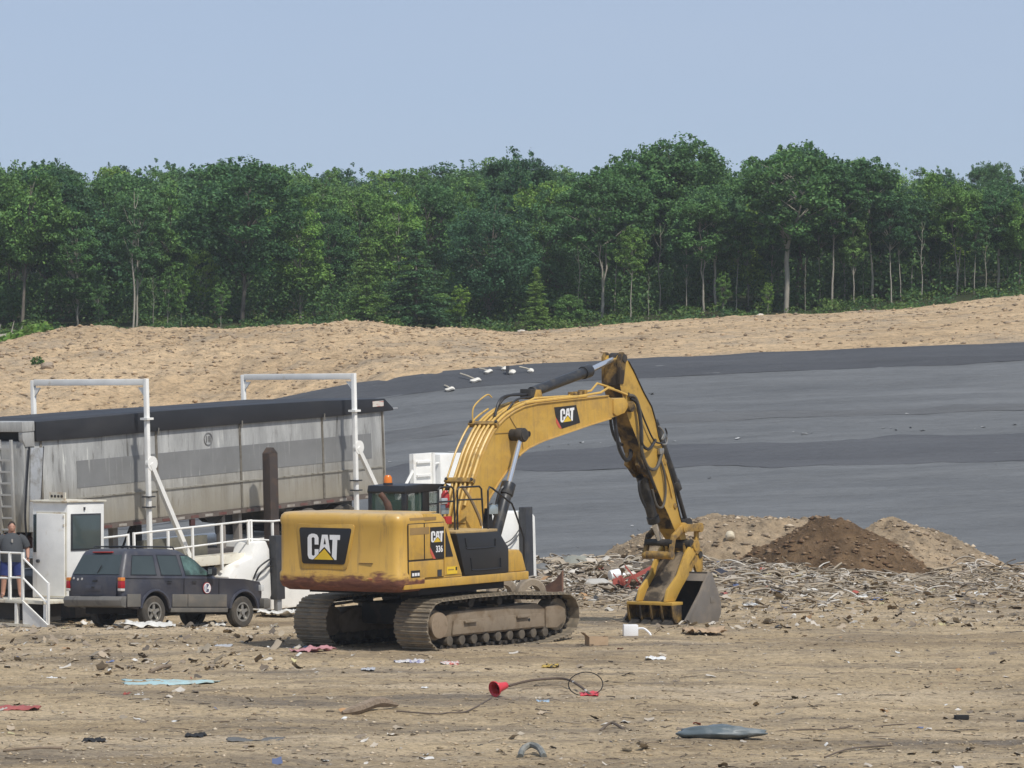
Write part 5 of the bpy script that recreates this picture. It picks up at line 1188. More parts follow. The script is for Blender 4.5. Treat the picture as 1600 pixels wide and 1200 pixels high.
part(MB().tube([(-3.50, -.62, 1.50), (-3.505, -.8, 1.53), (-3.48, -1.0, 1.52)], [.012, .03, .008], 6), 'scrape', simple('scrape_red', (.45, .10, .06), .6, 0, (.5, .3, .1), 12, .45, .6), cwo)
part(MB().tube(wire([(-3.45, -.93, 1.82), (-3.42, -1.1, 1.80), (-3.36, -1.22, 1.66), (-3.33, -1.3, 1.45)]), .010, 5), 'scratch', M_RUST, cwo)
part(MB().box(-3.508, -3.485, -.88, -.55, 1.835, 1.843), 'scratch', M_RUST, cwo)
# engine housing with slanted front
hs = part(MB().prism([(-2.618, 1.492), (-2.618, 2.80), (-2.05, 2.78), (-1.88, 2.66), (-1.28, 1.492)], -1.495, -.25), 'engine_housing', M_YEL, exc, .03)
part(MB().prism([(-2.618, 1.492), (-2.618, 2.79), (-.55, 2.74), (-.55, 1.492)], -.248, 1.49), 'engine_housing', M_YEL, exc, .03)
part(MB().box(-2.6, -1.9, -1.3, 1.3, 2.79, 2.815), 'hood', simple('hood_cream', (.55, .37, .14), .5, 0, (.35, .24, .12), 3, .5, .75), exc, .012)
for (x0, x1, z0, z1, nm) in ((-3.15, -2.64, 1.90, 2.60, 'side_door'), (-2.60, -1.95, 1.90, 2.60, 'side_door'), (-3.15, -1.97, 1.53, 1.865, 'lower_door')):
    part(MB().box(x0, x1, -1.512, -1.49, z0, z1), nm, M_YEL, exc, .008); part(MB().box(x0 - .014, x1 + .014, -1.503, -1.48, z0 - .014, z1 + .014), 'door_gap', M_MATTE)
part(MB().prism([(-1.93, 2.58), (-1.84, 2.58), (-1.33, 1.55), (-1.93, 1.55)], -1.508, -1.49), 'corner_panel', M_YEL, exc, .006)
for (x0, x1, z0, z1) in ((-3.12, -2.46, 2.39, 2.53),):
    lv = part(MB().box(x0, x1, -1.516, -1.5125, z0, z1), 'louvre', M_LOUVER)
lv2 = part(MB().box(-3.1, -2.2, -1.502, -1.44, 2.66, 2.725), 'louvre', M_LOUVER)
# model panel on the side door
mp = part(MB().prism([(-2.43, 2.52), (-1.96, 2.52), (-1.96, 1.89), (-2.24, 1.89), (-2.43, 2.13)], -1.520, -1.5125), 'model_panel', M_DECALK)
part(MB().prism([(-2.43, 2.125), (-2.245, 1.89), (-2.33, 1.89), (-2.43, 2.02)], -1.519, -1.5125), 'panel_stripe', M_STRIPE, mp)
cat_logo(lambda a, b, q: (-2.41 + a * .335, -1.521 - q, 2.22 + b * .22), mp)
tm = text_mesh('336', .21, .005, .001); o = link_mesh('lettering', tm, mp, M_DECALW); o.rotation_euler = (math.radians(90), 0, 0); o.location = (-2.13, -1.522, 2.075); o.scale = (.78, .85, 1)
part(MB().prism([(-1.90, 2.48), (-1.64, 1.91), (-1.90, 1.91)], -1.516, -1.509), 'dark_window', M_DECALK)
d1 = part(MB().box(-3.09, -2.79, -1.518, -1.5125, 1.55, 1.69), 'small_decal', M_DECALK)
for k in range(3): part(MB().box(-3.06 + k * .09, -2.99 + k * .09, -1.5205, -1.518, 1.58, 1.64), 'decal_mark', M_DECALW, d1)
part(MB().box(-2.19, -2.04, -1.518, -1.5125, 1.54, 1.67), 'latch', M_POST)
d2 = part(MB().box(-1.86, -1.50, -1.515, -1.509, 1.56, 1.71), 'safety_decal', M_DECALY); part(MB().box(-1.56, -1.51, -1.518, -1.5152, 1.63, 1.70), 'decal_mark', M_DECALK, d2); part(MB().box(-1.82, -1.62, -1.518, -1.5152, 1.64, 1.66), 'decal_mark', M_LOUVER, d2)
# black storage box and front tool box
sb = part(MB().prism([(-1.20, 1.492), (-1.50, 2.36), (.03, 2.345), (.37, 2.00), (.37, 1.492)], -1.50, -.62), 'storage_box', M_BLACK, exc, .035)
for (x0, x1, z0, z1) in ((-1.17, -.13, 2.04, 2.26), (-.98, .06, 1.60, 1.86)):
    part(MB().tube(wire([(x0 - .03, -1.505, z1), (x0 + .02, -1.505, z0 + .05), (x0 + .1, -1.505, z0), (x1 - .08, -1.505, z0), (x1, -1.505, z0 + .05), (x1 + .0, -1.505, z1 - .05)]), .016, 6), 'pressed_rib', M_BLACK, sb)
part(MB().box(-1.46, .02, -1.46, -.45, 2.347, 2.40), 'deck_plate', simple('deck_cream', (.50, .34, .13), .6, 0, (.3, .22, .13), 4, .45, .7), exc, .01)
part(MB().prism([(.39, 1.492), (.39, 1.95), (.78, 1.95), (.90, 1.86), (1.06, 1.492)], -1.48, -.62), 'tool_box', M_YEL, exc, .05)
part(MB().box(-.5, 1.05, -.6, .4, 1.49, 2.2), 'boom_mount', M_YELD, exc, .03)
# --- cab
cab = part(MB().box(-.43, 1.35, .52, 1.44, 1.492, 2.35), 'cab', M_BLACK, exc, .05)
part(MB().prism([(-.47, 3.14), (-.44, 3.26), (.2, 3.285), (1.05, 3.26), (1.30, 3.16), (1.32, 3.12), (-.46, 3.10)], .50, 1.46), 'cab_roof', M_BLACK, cab, .05)
for (x0, x1, y0, y1) in ((-.45, -.33, .51, .61), (-.45, -.33, 1.35, 1.45), (.18, .42, .51, .58), (.18, .42, 1.39, 1.45), (1.2, 1.32, .51, .58), (1.2, 1.32, 1.39, 1.45)):
    part(MB().box(x0, x1, y0, y1, 2.345, 3.12), 'cab_pillar', M_BLACK, cab, .015)
part(MB().box(-.445, -.435, .6, 1.36, 2.36, 3.10), 'rear_window', M_GLASSL, cab)
for y in (.535, 1.42): part(MB().box(-.33, .18, y, y + .01, 2.36, 3.10), 'side_window', M_GLASSL, cab); part(MB().box(.42, 1.2, y, y + .01, 2.36, 3.10), 'side_window', M_GLASSL, cab)
part(MB().box(1.31, 1.32, .58, 1.39, 2.0, 3.10), 'windscreen', M_GLASSL, cab)
part(MB().box(-.1, .14, .75, 1.2, 2.1, 2.95), 'seat', M_MATTE, cab, .05); part(MB().box(.1, .6, .75, 1.2, 2.05, 2.25), 'seat', M_MATTE, cab, .05)
for z in (2.62, 2.86): part(MB().tube([(.42, .52, z), (1.2, .52, z)], .015, 6), 'guard_bar', M_BLACK, cab)
bc = part(MB().cyl((-.2, 1.12, 3.27), (-.2, 1.12, 3.31), .10, n=16), 'beacon', M_POST); part(MB().tube([(-.2, 1.12, 3.311), (-.2, 1.12, 3.42), (-.2, 1.12, 3.47)], [.09, .085, .05], 16), 'lens', M_AMBER, bc)
ep = part(MB().tube(wire([(-1.4, .22, 2.70), (-1.4, .25, 2.88), (-1.41, .33, 3.02), (-1.43, .42, 3.13)]), [.075] * 10 + [.06] * 9, 12), 'exhaust_stack', M_RUST)
part(MB().cyl((-1.4, .22, 2.72), (-1.4, .22, 2.77), .09, n=14), 'exhaust_collar', M_RUST)
# --- handrails, mirrors, extinguisher
def hrail(pts, r=.02): part(MB().tube(pts, r, 8), 'handrail', M_BLACK)
hrail([(-1.42, -1.0, 2.75), (-1.41, -1.0, 3.22), (-1.35, -1.0, 3.275), (-.95, -1.0, 3.275), (-.87, -1.0, 3.22), (-.83, -1.0, 2.38)])
hrail([(-1.42, -1.0, 2.98), (-.86, -1.0, 2.98)], .018)
hrail([(-.74, -1.0, 2.39), (-.74, -1.0, 3.2), (-.68, -1.0, 3.255), (.04, -1.0, 3.255), (.12, -1.0, 3.2), (.2, -1.0, 2.39)])
hrail([(-.73, -1.0, 3.0), (.16, -1.0, 2.99)], .018)
hrail([(-.14, -1.34, 2.38), (-.14, -1.34, 3.18), (-.08, -1.34, 3.25), (.02, -1.34, 3.22), (.72, -1.34, 2.89), (.80, -1.34, 2.78), (1.16, -1.34, 2.17), (1.16, -1.34, 1.5)])
part(MB().tube([(-.95, -.85, 2.85), (-.95, -.85, 3.12), (-.95, -.85, 3.2)], [.085, .085, .04], 14), 'extinguisher', M_RED)
part(MB().box(-1.15, -.88, -.9, -.86, 2.72, 2.92), 'mirror', simple('mirror_blue_grey', (.36, .42, .45), .2, .3), exc, .02)
part(MB().box(-1.2, -1.0, -.95, -.9, 2.93, 3.05), 'work_lamp', simple('lamp_grey', (.4, .43, .45), .3), exc, .02)
part(MB().box(-1.12, -.9, -.98, -.9, 2.52, 2.68), 'lamp_box', M_RED, exc, .02)
part(MB().tube([(-.9, -.7, 2.4), (-.9, -.7, 3.22)], .028, 6), 'filter_post', M_WHITE)
part(MB().box(.12, .44, -1.2, -1.16, 2.68, 2.88), 'mirror', simple('mirror_blue_grey', (.36, .42, .45), .2, .3), exc, .025)
part(MB().tube([(-.14, -1.33, 2.88), (.2, -1.2, 2.9)], .015, 6), 'mirror_arm', M_BLACK)
part(MB().prism([(.16, 2.36), (.34, 2.36), (.29, 2.62), (.27, 2.8), (.22, 2.8), (.2, 2.62)], -1.15, -1.0), 'mirror_stalk', M_MATTE)
# --- boom
BT = [(.42, 2.0), (.57, 2.47), (.69, 2.81), (.89, 3.23), (1.1, 3.59), (1.25, 3.85), (1.46, 4.12), (1.68, 4.35), (1.88, 4.49), (2.12, 4.62), (2.45, 4.745), (2.81, 4.84), (3.3, 4.90), (5.3, 5.0), (6.1, 5.04), (6.28, 4.97), (6.72, 4.99), (6.84, 4.88), (6.84, 4.78)]
BB = [(6.72, 4.68), (6.54, 4.61), (6.2, 4.56), (5.29, 4.42), (3.53, 4.12), (2.95, 3.98), (2.66, 3.86), (2.24, 3.6), (1.83, 3.28), (1.49, 2.97), (1.3, 2.72), (1.15, 2.35), (1.0, 2.0)]
bo = part(MB().prism(BT + BB, -.26, .26), 'boom', M_YEL, exc, 0, 25)
def flange(pts, w=.29, t=.02):
    m = MB()
    for a, b in zip(pts, pts[1:]):
        d = Vector((b[0] - a[0], b[1] - a[1])).normalized(); n_ = Vector((-d.y, d.x)) * t
        m.add([(a[0], -w, a[1]), (b[0], -w, b[1]), (b[0], w, b[1]), (a[0], w, a[1])] + [(a[0] + n_.x, -w, a[1] + n_.y), (b[0] + n_.x, -w, b[1] + n_.y), (b[0] + n_.x, w, b[1] + n_.y), (a[0] + n_.x, w, a[1] + n_.y)], [(0, 1, 2, 3), (7, 6, 5, 4), (0, 4, 5, 1), (1, 5, 6, 2), (2, 6, 7, 3), (3, 7, 4, 0)])
    return m
part(flange(BT[1:15]), 'top_flange', M_YEL, bo); part(flange(BB[2:]), 'bottom_flange', M_YEL, bo)
part(MB().prism([(6.28, 4.98), (6.72, 5.0), (6.86, 4.88), (6.86, 4.78), (6.72, 4.66), (6.4, 4.6), (6.28, 4.66)], -.30, .30), 'boom_tip', M_YEL, bo, .02)
part(MB().cyl((6.98, -.33, 4.80), (6.98, .33, 4.80), .12, n=20), 'tip_pin', M_YELG, bo, .01)
lp = part(MB().prism([(3.96, 4.82), (4.82, 4.86), (4.97, 4.48), (4.25, 4.36), (4.02, 4.62)], -.268, -.2605), 'name_panel', M_DECALK, bo)
part(MB().prism([(4.03, 4.60), (4.26, 4.36), (4.14, 4.38), (4.03, 4.5)], -.267, -.2605), 'panel_stripe', M_STRIPE, lp)
cat_logo(lambda a, b, q: (4.19 + a * .43 + b * .0, -.269 - q, 4.49 + b * .29 + a * .03), lp)
part(MB().cyl((2.33, -.62, 4.26), (2.33, .62, 4.26), .125, n=20), 'cylinder_pin', M_DARKST, bo, .015)
part(MB().cyl((2.98, -.275, 4.27), (2.98, -.255, 4.27), .06, n=14), 'boom_hole', M_MATTE, bo)
part(MB().tube(wire([(2.25, -.268, 4.65), (2.45, -.268, 4.45), (2.68, -.268, 4.25), (2.75, -.268, 3.95)]), .008, 4), 'weld_line', M_LOUVER, bo)
part(MB().tube([(1.7, -.268, 4.3), (2.3, -.268, 4.31)], .008, 4), 'weld_line', M_LOUVER, bo)
# hydraulic pipes along the back of the boom
def offs(pts, d):
    out = []
    for i, p in enumerate(pts):
        a, b = pts[max(i - 1, 0)], pts[min(i + 1, len(pts) - 1)]; q = Vector((b[0] - a[0], b[1] - a[1])).normalized(); out.append((p[0] - q.y * d, p[1] + q.x * d))
    return out
for k, (y, d, n0, n1, r) in enumerate(((-.22, .055, 2, 14, .034), (-.11, .06, 1, 13, .03), (.0, .06, 1, 12, .03), (.11, .06, 1, 12, .03), (.22, .06, 1, 13, .03), (.40, .05, 2, 11, .022))):
    P = offs(BT, d + .012 * (k % 2))[n0:n1]; part(MB().tube(wire([(x, y, z) for x, z in P], 3), r, 7), 'hydraulic_pipe', M_PIPE, bo)
part(MB().tube([(2.9, -.22, 4.92), (3.3, -.2, 5.02), (4.4, -.2, 5.05), (5.0, -.18, 5.04), (5.9, -.2, 5.12), (6.2, -.2, 5.22), (6.6, -.2, 5.15), (6.9, -.25, 5.06)], .026, 7), 'hydraulic_pipe', M_PIPE, bo)
part(MB().tube([(5.0, .05, 5.06), (5.9, .05, 5.16), (6.15, .05, 5.32), (6.5, -.02, 5.24), (6.95, -.1, 5.12)], .024, 7), 'hydraulic_pipe', M_PIPE, bo)
for (i0, t_) in ((3, .2), (7, .6)):
    a, b = BT[i0], BT[i0 + 1]; c = Vector((a[0] + (b[0] - a[0]) * t_, 0, a[1] + (b[1] - a[1]) * t_)); d = Vector((b[0] - a[0], 0, b[1] - a[1])).normalized(); n_ = Vector((-d.z, 0, d.x))
    m = MB(); 
    v = [c + d * s1 * .05 + n_ * q + Vector((0, y, 0)) for q in (.02, .12) for y in (-.3, .42) for s1 in (-1, 1)]
    m.add(v, [(0, 2, 3, 1), (4, 5, 7, 6), (0, 1, 5, 4), (2, 6, 7, 3), (0, 4, 6, 2), (1, 3, 7, 5)]); part(m, 'pipe_clamp', M_YELD, bo, .006)
    for y in (-.28, .36): part(MB().cyl(c + n_ * .12 + Vector((0, y, 0)), c + n_ * .16 + Vector((0, y, 0)), .03, n=8), 'clamp_bolt', M_POST, bo)
# hoses at the boom knee and the stick cylinder foot
for pts, r in (([(1.95, -.1, 4.66), (2.1, -.1, 4.95), (2.45, -.05, 5.08), (3.2, -.05, 5.1), (3.6, 0, 5.12)], .028), ([(2.3, .1, 4.8), (2.55, .1, 5.0), (2.9, .1, 5.1), (3.6, .1, 5.12)], .028), ([(2.35, -.15, 4.78), (2.7, -.15, 5.0), (3.3, -.12, 5.05)], .022)):
    part(MB().tube(wire(pts), r, 7), 'hose', M_HOSE, bo)
part(MB().tube(wire([(1.72, .3, 4.5), (1.75, .3, 4.85), (2.2, .28, 5.1), (2.35, .25, 5.05)]), .016, 6), 'pipe_loop', M_PIPE, bo)
part(MB().box(3.25, 3.6, -.14, .14, 5.03, 5.22), 'valve_block', M_DARKST, bo, .02)
for (x, z) in ((5.1, 5.09), (5.5, 5.13), (5.3, 5.1)): part(MB().box(x - .05, x + .06, -.08, .1, z - .06, z + .05), 'pipe_joint', M_YELD, bo, .01)
part(MB().tube(wire([(.15, -.5, 3.25), (.45, -.52, 2.95), (.75, -.5, 2.6), (.85, -.5, 2.42)]), .035, 6), 'guard_strap', simple('strap_tan', (.33, .25, .15), .7), bo)
# boom cylinders
for y in (-.5, .5):
    c = part(MB().cyl((1.22, y, 1.95), (1.80, y, 3.14), .128, n=20), 'boom_cylinder', M_CYL, exc, .01)
    part(MB().cyl((1.74, y, 3.02), (1.86, y, 3.26), .155, n=20), 'cylinder_head', M_CYL, c, .015)
    part(MB().cyl((1.85, y, 3.25), (2.33, y, 4.25), .056, n=16), 'rod', M_CHROME, c)
    part(MB().cyl((2.33, y - .09, 4.26), (2.33, y + .09, 4.26), .15, n=20), 'rod_eye', M_DARKST, c, .015)
    part(MB().tube(wire([(1.72, y + .02, 3.14), (1.66, y, 3.2), (1.55, y + .04, 3.05), (1.45, y + .1, 2.6)]), .03, 6), 'feed_pipe', M_CYL, c)
# stick cylinder
sc_ = part(MB().cyl((3.5, 0, 5.15), (5.62, 0, 5.57), .115, n=20), 'stick_cylinder', M_CYL)
part(MB().cyl((5.5, 0, 5.547), (5.76, 0, 5.60), .145, n=20), 'cylinder_head', M_CYL, sc_, .015); part(MB().cyl((5.76, 0, 5.60), (6.8, 0, 5.86), .062, n=16), 'rod', M_CHROME, sc_)
part(MB().cyl((6.82, -.1, 5.86), (6.82, .1, 5.86), .13, n=20), 'rod_eye', M_DARKST, sc_, .01); part(MB().prism([(3.35, 5.0), (3.7, 5.0), (3.62, 5.2), (3.45, 5.2)], -.16, .16), 'cylinder_foot', M_YELD, sc_, .01)
# --- stick
SR = [(6.66, 5.84), (6.66, 5.28), (6.95, 4.64), (7.1, 4.42), (7.36, 4.07), (7.5, 3.80), (7.92, 3.32), (8.15, 3.0), (8.39, 2.67), (8.66, 2.36), (8.9, 2.04), (9.2, 1.78)]
SF = [(9.42, 1.78), (9.36, 1.95), (9.21, 2.18), (9.13, 2.32), (8.99, 2.65), (8.87, 3.0), (8.62, 3.48), (8.44, 3.84), (8.24, 4.13), (8.14, 4.44), (7.96, 4.79), (7.64, 5.10), (7.22, 5.59), (7.01, 5.80), (6.86, 5.90), (6.74, 5.93)]
sto = part(MB().prism(SR + SF, -.21, .21), 'stick', M_YELS, exc, 0, 25)
part(flange(SR[:11][::-1], .215, .012), 'rear_plate', M_YELG, sto)  # dark greasy colour also paints in the shading of the stick's underside
part(flange(SF[1:-2][::-1], .235, .015) , 'front_flange', M_DARKST, sto)
for s in (-1, 1): part(MB().prism([(6.62, 5.9), (6.62, 5.3), (6.78, 5.3), (6.85, 5.6), (6.92, 5.9), (6.8, 6.0), (6.7, 6.0)], s * .17, s * .24), 'stick_ear', M_YELG, sto, .015)
part(MB().cyl((6.82, -.26, 5.86), (6.82, .26, 5.86), .09, n=18), 'ear_pin', M_DARKST, sto, .01)
for s in (-1, 1): part(MB().prism([(7.5, 3.80), (7.78, 3.48), (7.95, 3.2), (7.82, 3.22), (7.58, 3.42), (7.44, 3.5)], s * .10, s * .19), 'thumb_bracket', M_YELG, sto, .012)
for (x, z) in ((8.93, 2.55), (8.5, 3.55)): part(MB().cyl((x, -.24, z), (x, -.205, z), .06, n=12), 'grease_boss', M_YELD, sto, .006)
# hoses: big loops under the boom tip and draped down the stick
for pts, r, mt in (([(6.6, -.1, 4.62), (6.62, -.15, 4.2), (6.75, -.15, 3.85), (7.05, -.12, 3.62), (7.35, -.05, 3.70), (7.5, .05, 3.85)], .045, M_HOSE), ([(6.75, .1, 4.6), (6.82, .1, 4.3), (7.0, .1, 4.05), (7.25, .1, 3.95)], .035, M_HOSE),
                   ([(6.95, -.25, 5.05), (7.15, -.3, 5.0), (7.3, -.32, 4.7), (7.38, -.32, 4.2), (7.42, -.3, 3.8), (7.7, -.28, 3.45), (8.05, -.28, 3.42), (8.3, -.27, 3.75)], .04, M_HOSEG), ([(7.05, -.25, 4.98), (7.22, -.31, 4.85), (7.32, -.33, 4.4), (7.36, -.33, 4.0), (7.7, -.3, 3.85), (8.05, -.26, 4.05)], .036, M_HOSE),
                   ([(7.0, -.22, 5.1), (7.3, -.28, 4.85), (7.6, -.28, 4.45), (7.95, -.28, 4.05), (8.3, -.27, 3.98), (8.55, -.25, 4.15), (8.5, -.24, 4.3)], .02, M_HOSE),
                   ([(8.22, -.24, 3.7), (8.40, -.27, 3.3), (8.45, -.27, 2.85), (8.30, -.28, 2.55), (8.05, -.28, 2.6), (7.9, -.26, 2.95)], .028, M_HOSEG), ([(7.5, -.26, 3.7), (7.75, -.28, 3.3), (8.0, -.28, 2.95)], .03, M_HOSE),
                   ([(7.85, -.05, 3.2), (7.68, -.05, 3.1), (7.75, -.05, 2.8), (7.95, -.05, 2.55)], .03, M_HOSE), ([(8.22, -.23, 3.82), (8.6, -.23, 3.2), (8.8, -.23, 2.75)], .02, M_PIPE)):
    part(MB().tube(wire(pts), r, 7), 'hose', mt, sto)
part(MB().box(8.18, 8.36, -.3, -.22, 3.72, 3.86), 'hose_manifold', M_RIM, sto, .02)
part(MB().tube(wire([(8.3, -.2, 4.35), (8.5, -.2, 4.2), (8.42, -.2, 4.05), (8.62, -.2, 4.1), (8.6, -.2, 3.95), (8.4, -.2, 3.95)]), .02, 6), 'pipe_loop', M_RIM, sto)
# thumb cylinder on the inner face, bucket cylinder on the outer face
tc = part(MB().cyl((7.85, 0, 3.25), (8.36, 0, 2.26), .12, n=18), 'thumb_cylinder', M_CYL); part(MB().cyl((8.32, 0, 2.34), (8.39, 0, 2.2), .145, n=18), 'cylinder_head', M_CYL, tc, .01); part(MB().cyl((8.38, 0, 2.2), (8.64, 0, 1.76), .07, n=14), 'rod', M_CHROME, tc)
bc_ = part(MB().cyl((8.42, 0, 4.45), (9.30, 0, 3.02), .10, n=18), 'bucket_cylinder', M_CYL); part(MB().cyl((9.26, 0, 3.09), (9.37, 0, 2.9), .125, n=18), 'cylinder_head', M_CYL, bc_, .01); part(MB().cyl((9.36, 0, 2.92), (9.78, 0, 2.12), .05, n=14), 'rod', M_DARKST, bc_)
part(MB().cyl((9.72, -.12, 2.12), (9.72, .12, 2.12), .13, n=16), 'rod_eye', M_DARKST, bc_)
# linkages
def linkbar(p, q, y0, y1, w, name, mat, bend=None):
    P = [Vector((p[0], p[1])), Vector((q[0], q[1]))] if bend is None else [Vector(p), Vector(bend), Vector(q)]
    L_, R_l = [], []
    for i, a in enumerate(P):
        d = (P[min(i + 1, len(P) - 1)] - P[max(i - 1, 0)]).normalized(); n_ = Vector((-d.y, d.x)) * w; L_.append(tuple(a + n_)); R_l.append(tuple(a - n_))
    o = part(MB().prism(L_ + R_l[::-1], y0, y1), name, mat, exc, .012)
    for a in (P[0], P[-1]): part(MB().cyl((a.x, y0 - .012, a.y), (a.x, y1 + .012, a.y), w * 1.25, n=16), 'link_boss', mat, o, .008)
    return o
for s in (-1, 1):
    a, b = sorted((s * .30, s * .37)); linkbar((9.1, 2.08), (8.55, 1.46), a, b, .075, 'thumb_link', M_YELD if s < 0 else M_YELG, (8.66, 1.86)); linkbar((9.12, 2.05), (9.78, 2.04), a + s * .01, b + s * .01, .085, 'bucket_link', M_YELD if s < 0 else M_YELG)
    linkbar((9.78, 2.04), (9.76, 1.52), s * .26 - .03, s * .26 + .03, .07, 'power_link', M_YELD)
part(MB().cyl((8.62, -.36, 1.74), (8.62, .36, 1.74), .08, n=14), 'link_pin', M_DARKST); part(MB().cyl((8.56, -.36, 1.46), (8.56, .36, 1.46), .09, n=14), 'link_pin', M_YELD)
part(MB().cyl((9.36, -.4, 1.68), (9.36, .4, 1.68), .10, n=16), 'bucket_pin', M_DARKST)
# thumb: two side plates, a web and a tined comb
TR_ = [(9.52, 1.74), (9.66, 1.66), (9.60, 1.54), (9.43, 1.38), (9.26, 1.24), (9.22, .99), (8.84, .66), (8.62, .43), (8.22, .44), (8.33, .70), (8.77, 1.01), (8.94, 1.26), (9.1, 1.48), (9.38, 1.70)]
th = part(MB().prism(TR_, -.40, -.33), 'thumb', M_YELS, exc, .012)
part(MB().prism(TR_, .33, .40), 'thumb_plate', M_YELS, th, .012)
part(MB().cyl((9.52, -.43, 1.64), (9.52, .43, 1.64), .13, n=18), 'thumb_boss', M_YELD, th, .01)
web = [(9.35, 1.45), (9.12, 1.15), (9.05, .95), (8.70, .66), (8.50, .43), (8.42, .43), (8.60, .68), (8.95, .98), (9.03, 1.18), (9.28, 1.5)]
part(MB().prism(web, -.328, .328), 'thumb_web', simple('muddy_steel', (.26, .20, .13), .85, 0, (.05, .04, .03), 2.2, .42, .6), th)
part(MB().box(8.16, 8.62, -.60, .60, .36, .428), 'comb_top', M_YELS, th, .012)
part(MB().box(8.5, 8.56, -.58, .58, .02, .358), 'comb_back', M_YELG, th)
for y in (-.60, -.31, -.03, .25, .57):
    part(MB().prism([(8.16, .359), (8.56, .359), (8.56, -.02), (8.30, -.04), (8.20, .1)], y - .015 if y > -.59 else y, y + .03), 'comb_rib', M_YELG, th, .006)
for y in (-.44, -.16, .12, .42): part(MB().loft([[(8.5, y - .12, .06), (8.5, y + .12, .06), (8.5, y + .12, -.10), (8.5, y - .12, -.10)], [(8.28, y - .12, .05), (8.28, y + .12, .05), (8.28, y + .12, -.1), (8.28, y - .12, -.1)], [(8.02, y - .07, -.07), (8.02, y + .07, -.07), (8.02, y + .07, -.11), (8.02, y - .07, -.11)]]), 'tooth', M_DARKST, th, .012)
# bucket: shell, side plates, ears, lip and teeth
BS = [(9.40, 1.06), (9.54, 1.02), (9.67, .78), (9.81, .56), (9.92, .34), (9.91, .11), (9.78, -.08), (9.55, -.17), (8.68, -.13), (8.36, .02), (8.66, .3), (9.03, .65), (9.29, .97)]
bk = part(MB().prism(BS, -.82, -.77), 'bucket', M_BUCKET, exc, .012); part(MB().prism(BS, .77, .82), 'side_plate', M_BUCKET, bk, .012)
m = MB(); outer = BS[0:9]; inner = [(9.38, 1.0), (9.49, .97), (9.61, .75), (9.75, .54), (9.85, .33), (9.84, .13), (9.73, -.03), (9.53, -.11), (8.68, -.08)]
m.prism(outer + inner[::-1], -.765, .765); part(m, 'shell', M_BUCKIN, bk)
part(MB().box(8.30, 8.70, -.765, .765, -.135, -.07), 'lip', M_BUCKET, bk, .01)
part(MB().prism([(9.25, .86), (9.42, 1.06), (9.50, 1.04), (9.38, .86)], -.765, .765), 'torque_tube', M_BUCKET, bk, .02)
for y in (-.78, -.4, 0, .4, .78): part(MB().loft([[(8.5, y - .08, -.04), (8.5, y + .08, -.04), (8.5, y + .08, -.15), (8.5, y - .08, -.15)], [(8.0, y - .05, -.10), (8.0, y + .05, -.10), (8.0, y + .05, -.15), (8.0, y - .05, -.15)]]), 'tooth', M_BUCKET, bk, .01)
part(MB().prism([(8.40, .04), (8.66, .32), (9.0, .65), (9.06, .60), (8.74, .26), (8.52, -.02)], -.845, -.8205), 'side_cutter', M_BUCKET, bk, .008)
part(MB().box(9.44, 9.62, -.828, -.8205, .36, .5), 'wear_patch', M_BUCKET, bk, .004)
for s in (-1, 1): part(MB().prism([(9.30, 1.0), (9.26, 1.7), (9.42, 1.8), (9.62, 1.62), (9.86, 1.62), (10.0, 1.5), (10.05, 1.1), (9.92, .92), (9.78, 1.0), (9.66, 1.2), (9.5, 1.0)], s * .24 - .035, s * .24 + .035), 'bucket_ear', M_YELD, bk, .015)
part(MB().cyl((9.90, -.3, 1.42), (9.90, .3, 1.42), .08, n=14), 'ear_pin', M_DARKST, bk)

# ------------------------------------------------------------------ loose soil, litter and the waste ridge
def scatter_xy(n, u0, u1, v0, v1, pw=1.0):
    v = v0 + (v1 - v0) * rng.random(n) ** pw; y = 28800 / (v - 640); u = rng.uniform(u0, u1, n); return (u - 800) / 6000 * y, y
x, y = scatter_xy(11000, -30, 1630, 900, 1225); s = 0.008 + 0.030 * rng.random(len(x)) ** 4
v, f, c = rocks(len(x), x, y, z_near(x, y), s, pick([(0.36, 0.28, 0.18), (0.27, 0.21, 0.14), (0.46, 0.36, 0.24), (0.22, 0.175, 0.125), (0.50, 0.42, 0.31)], len(x)))
stuff('clods', 'loose clods and pebbles strewn over the soil', np_mesh('clods', v, f, M_STONE, False, c))

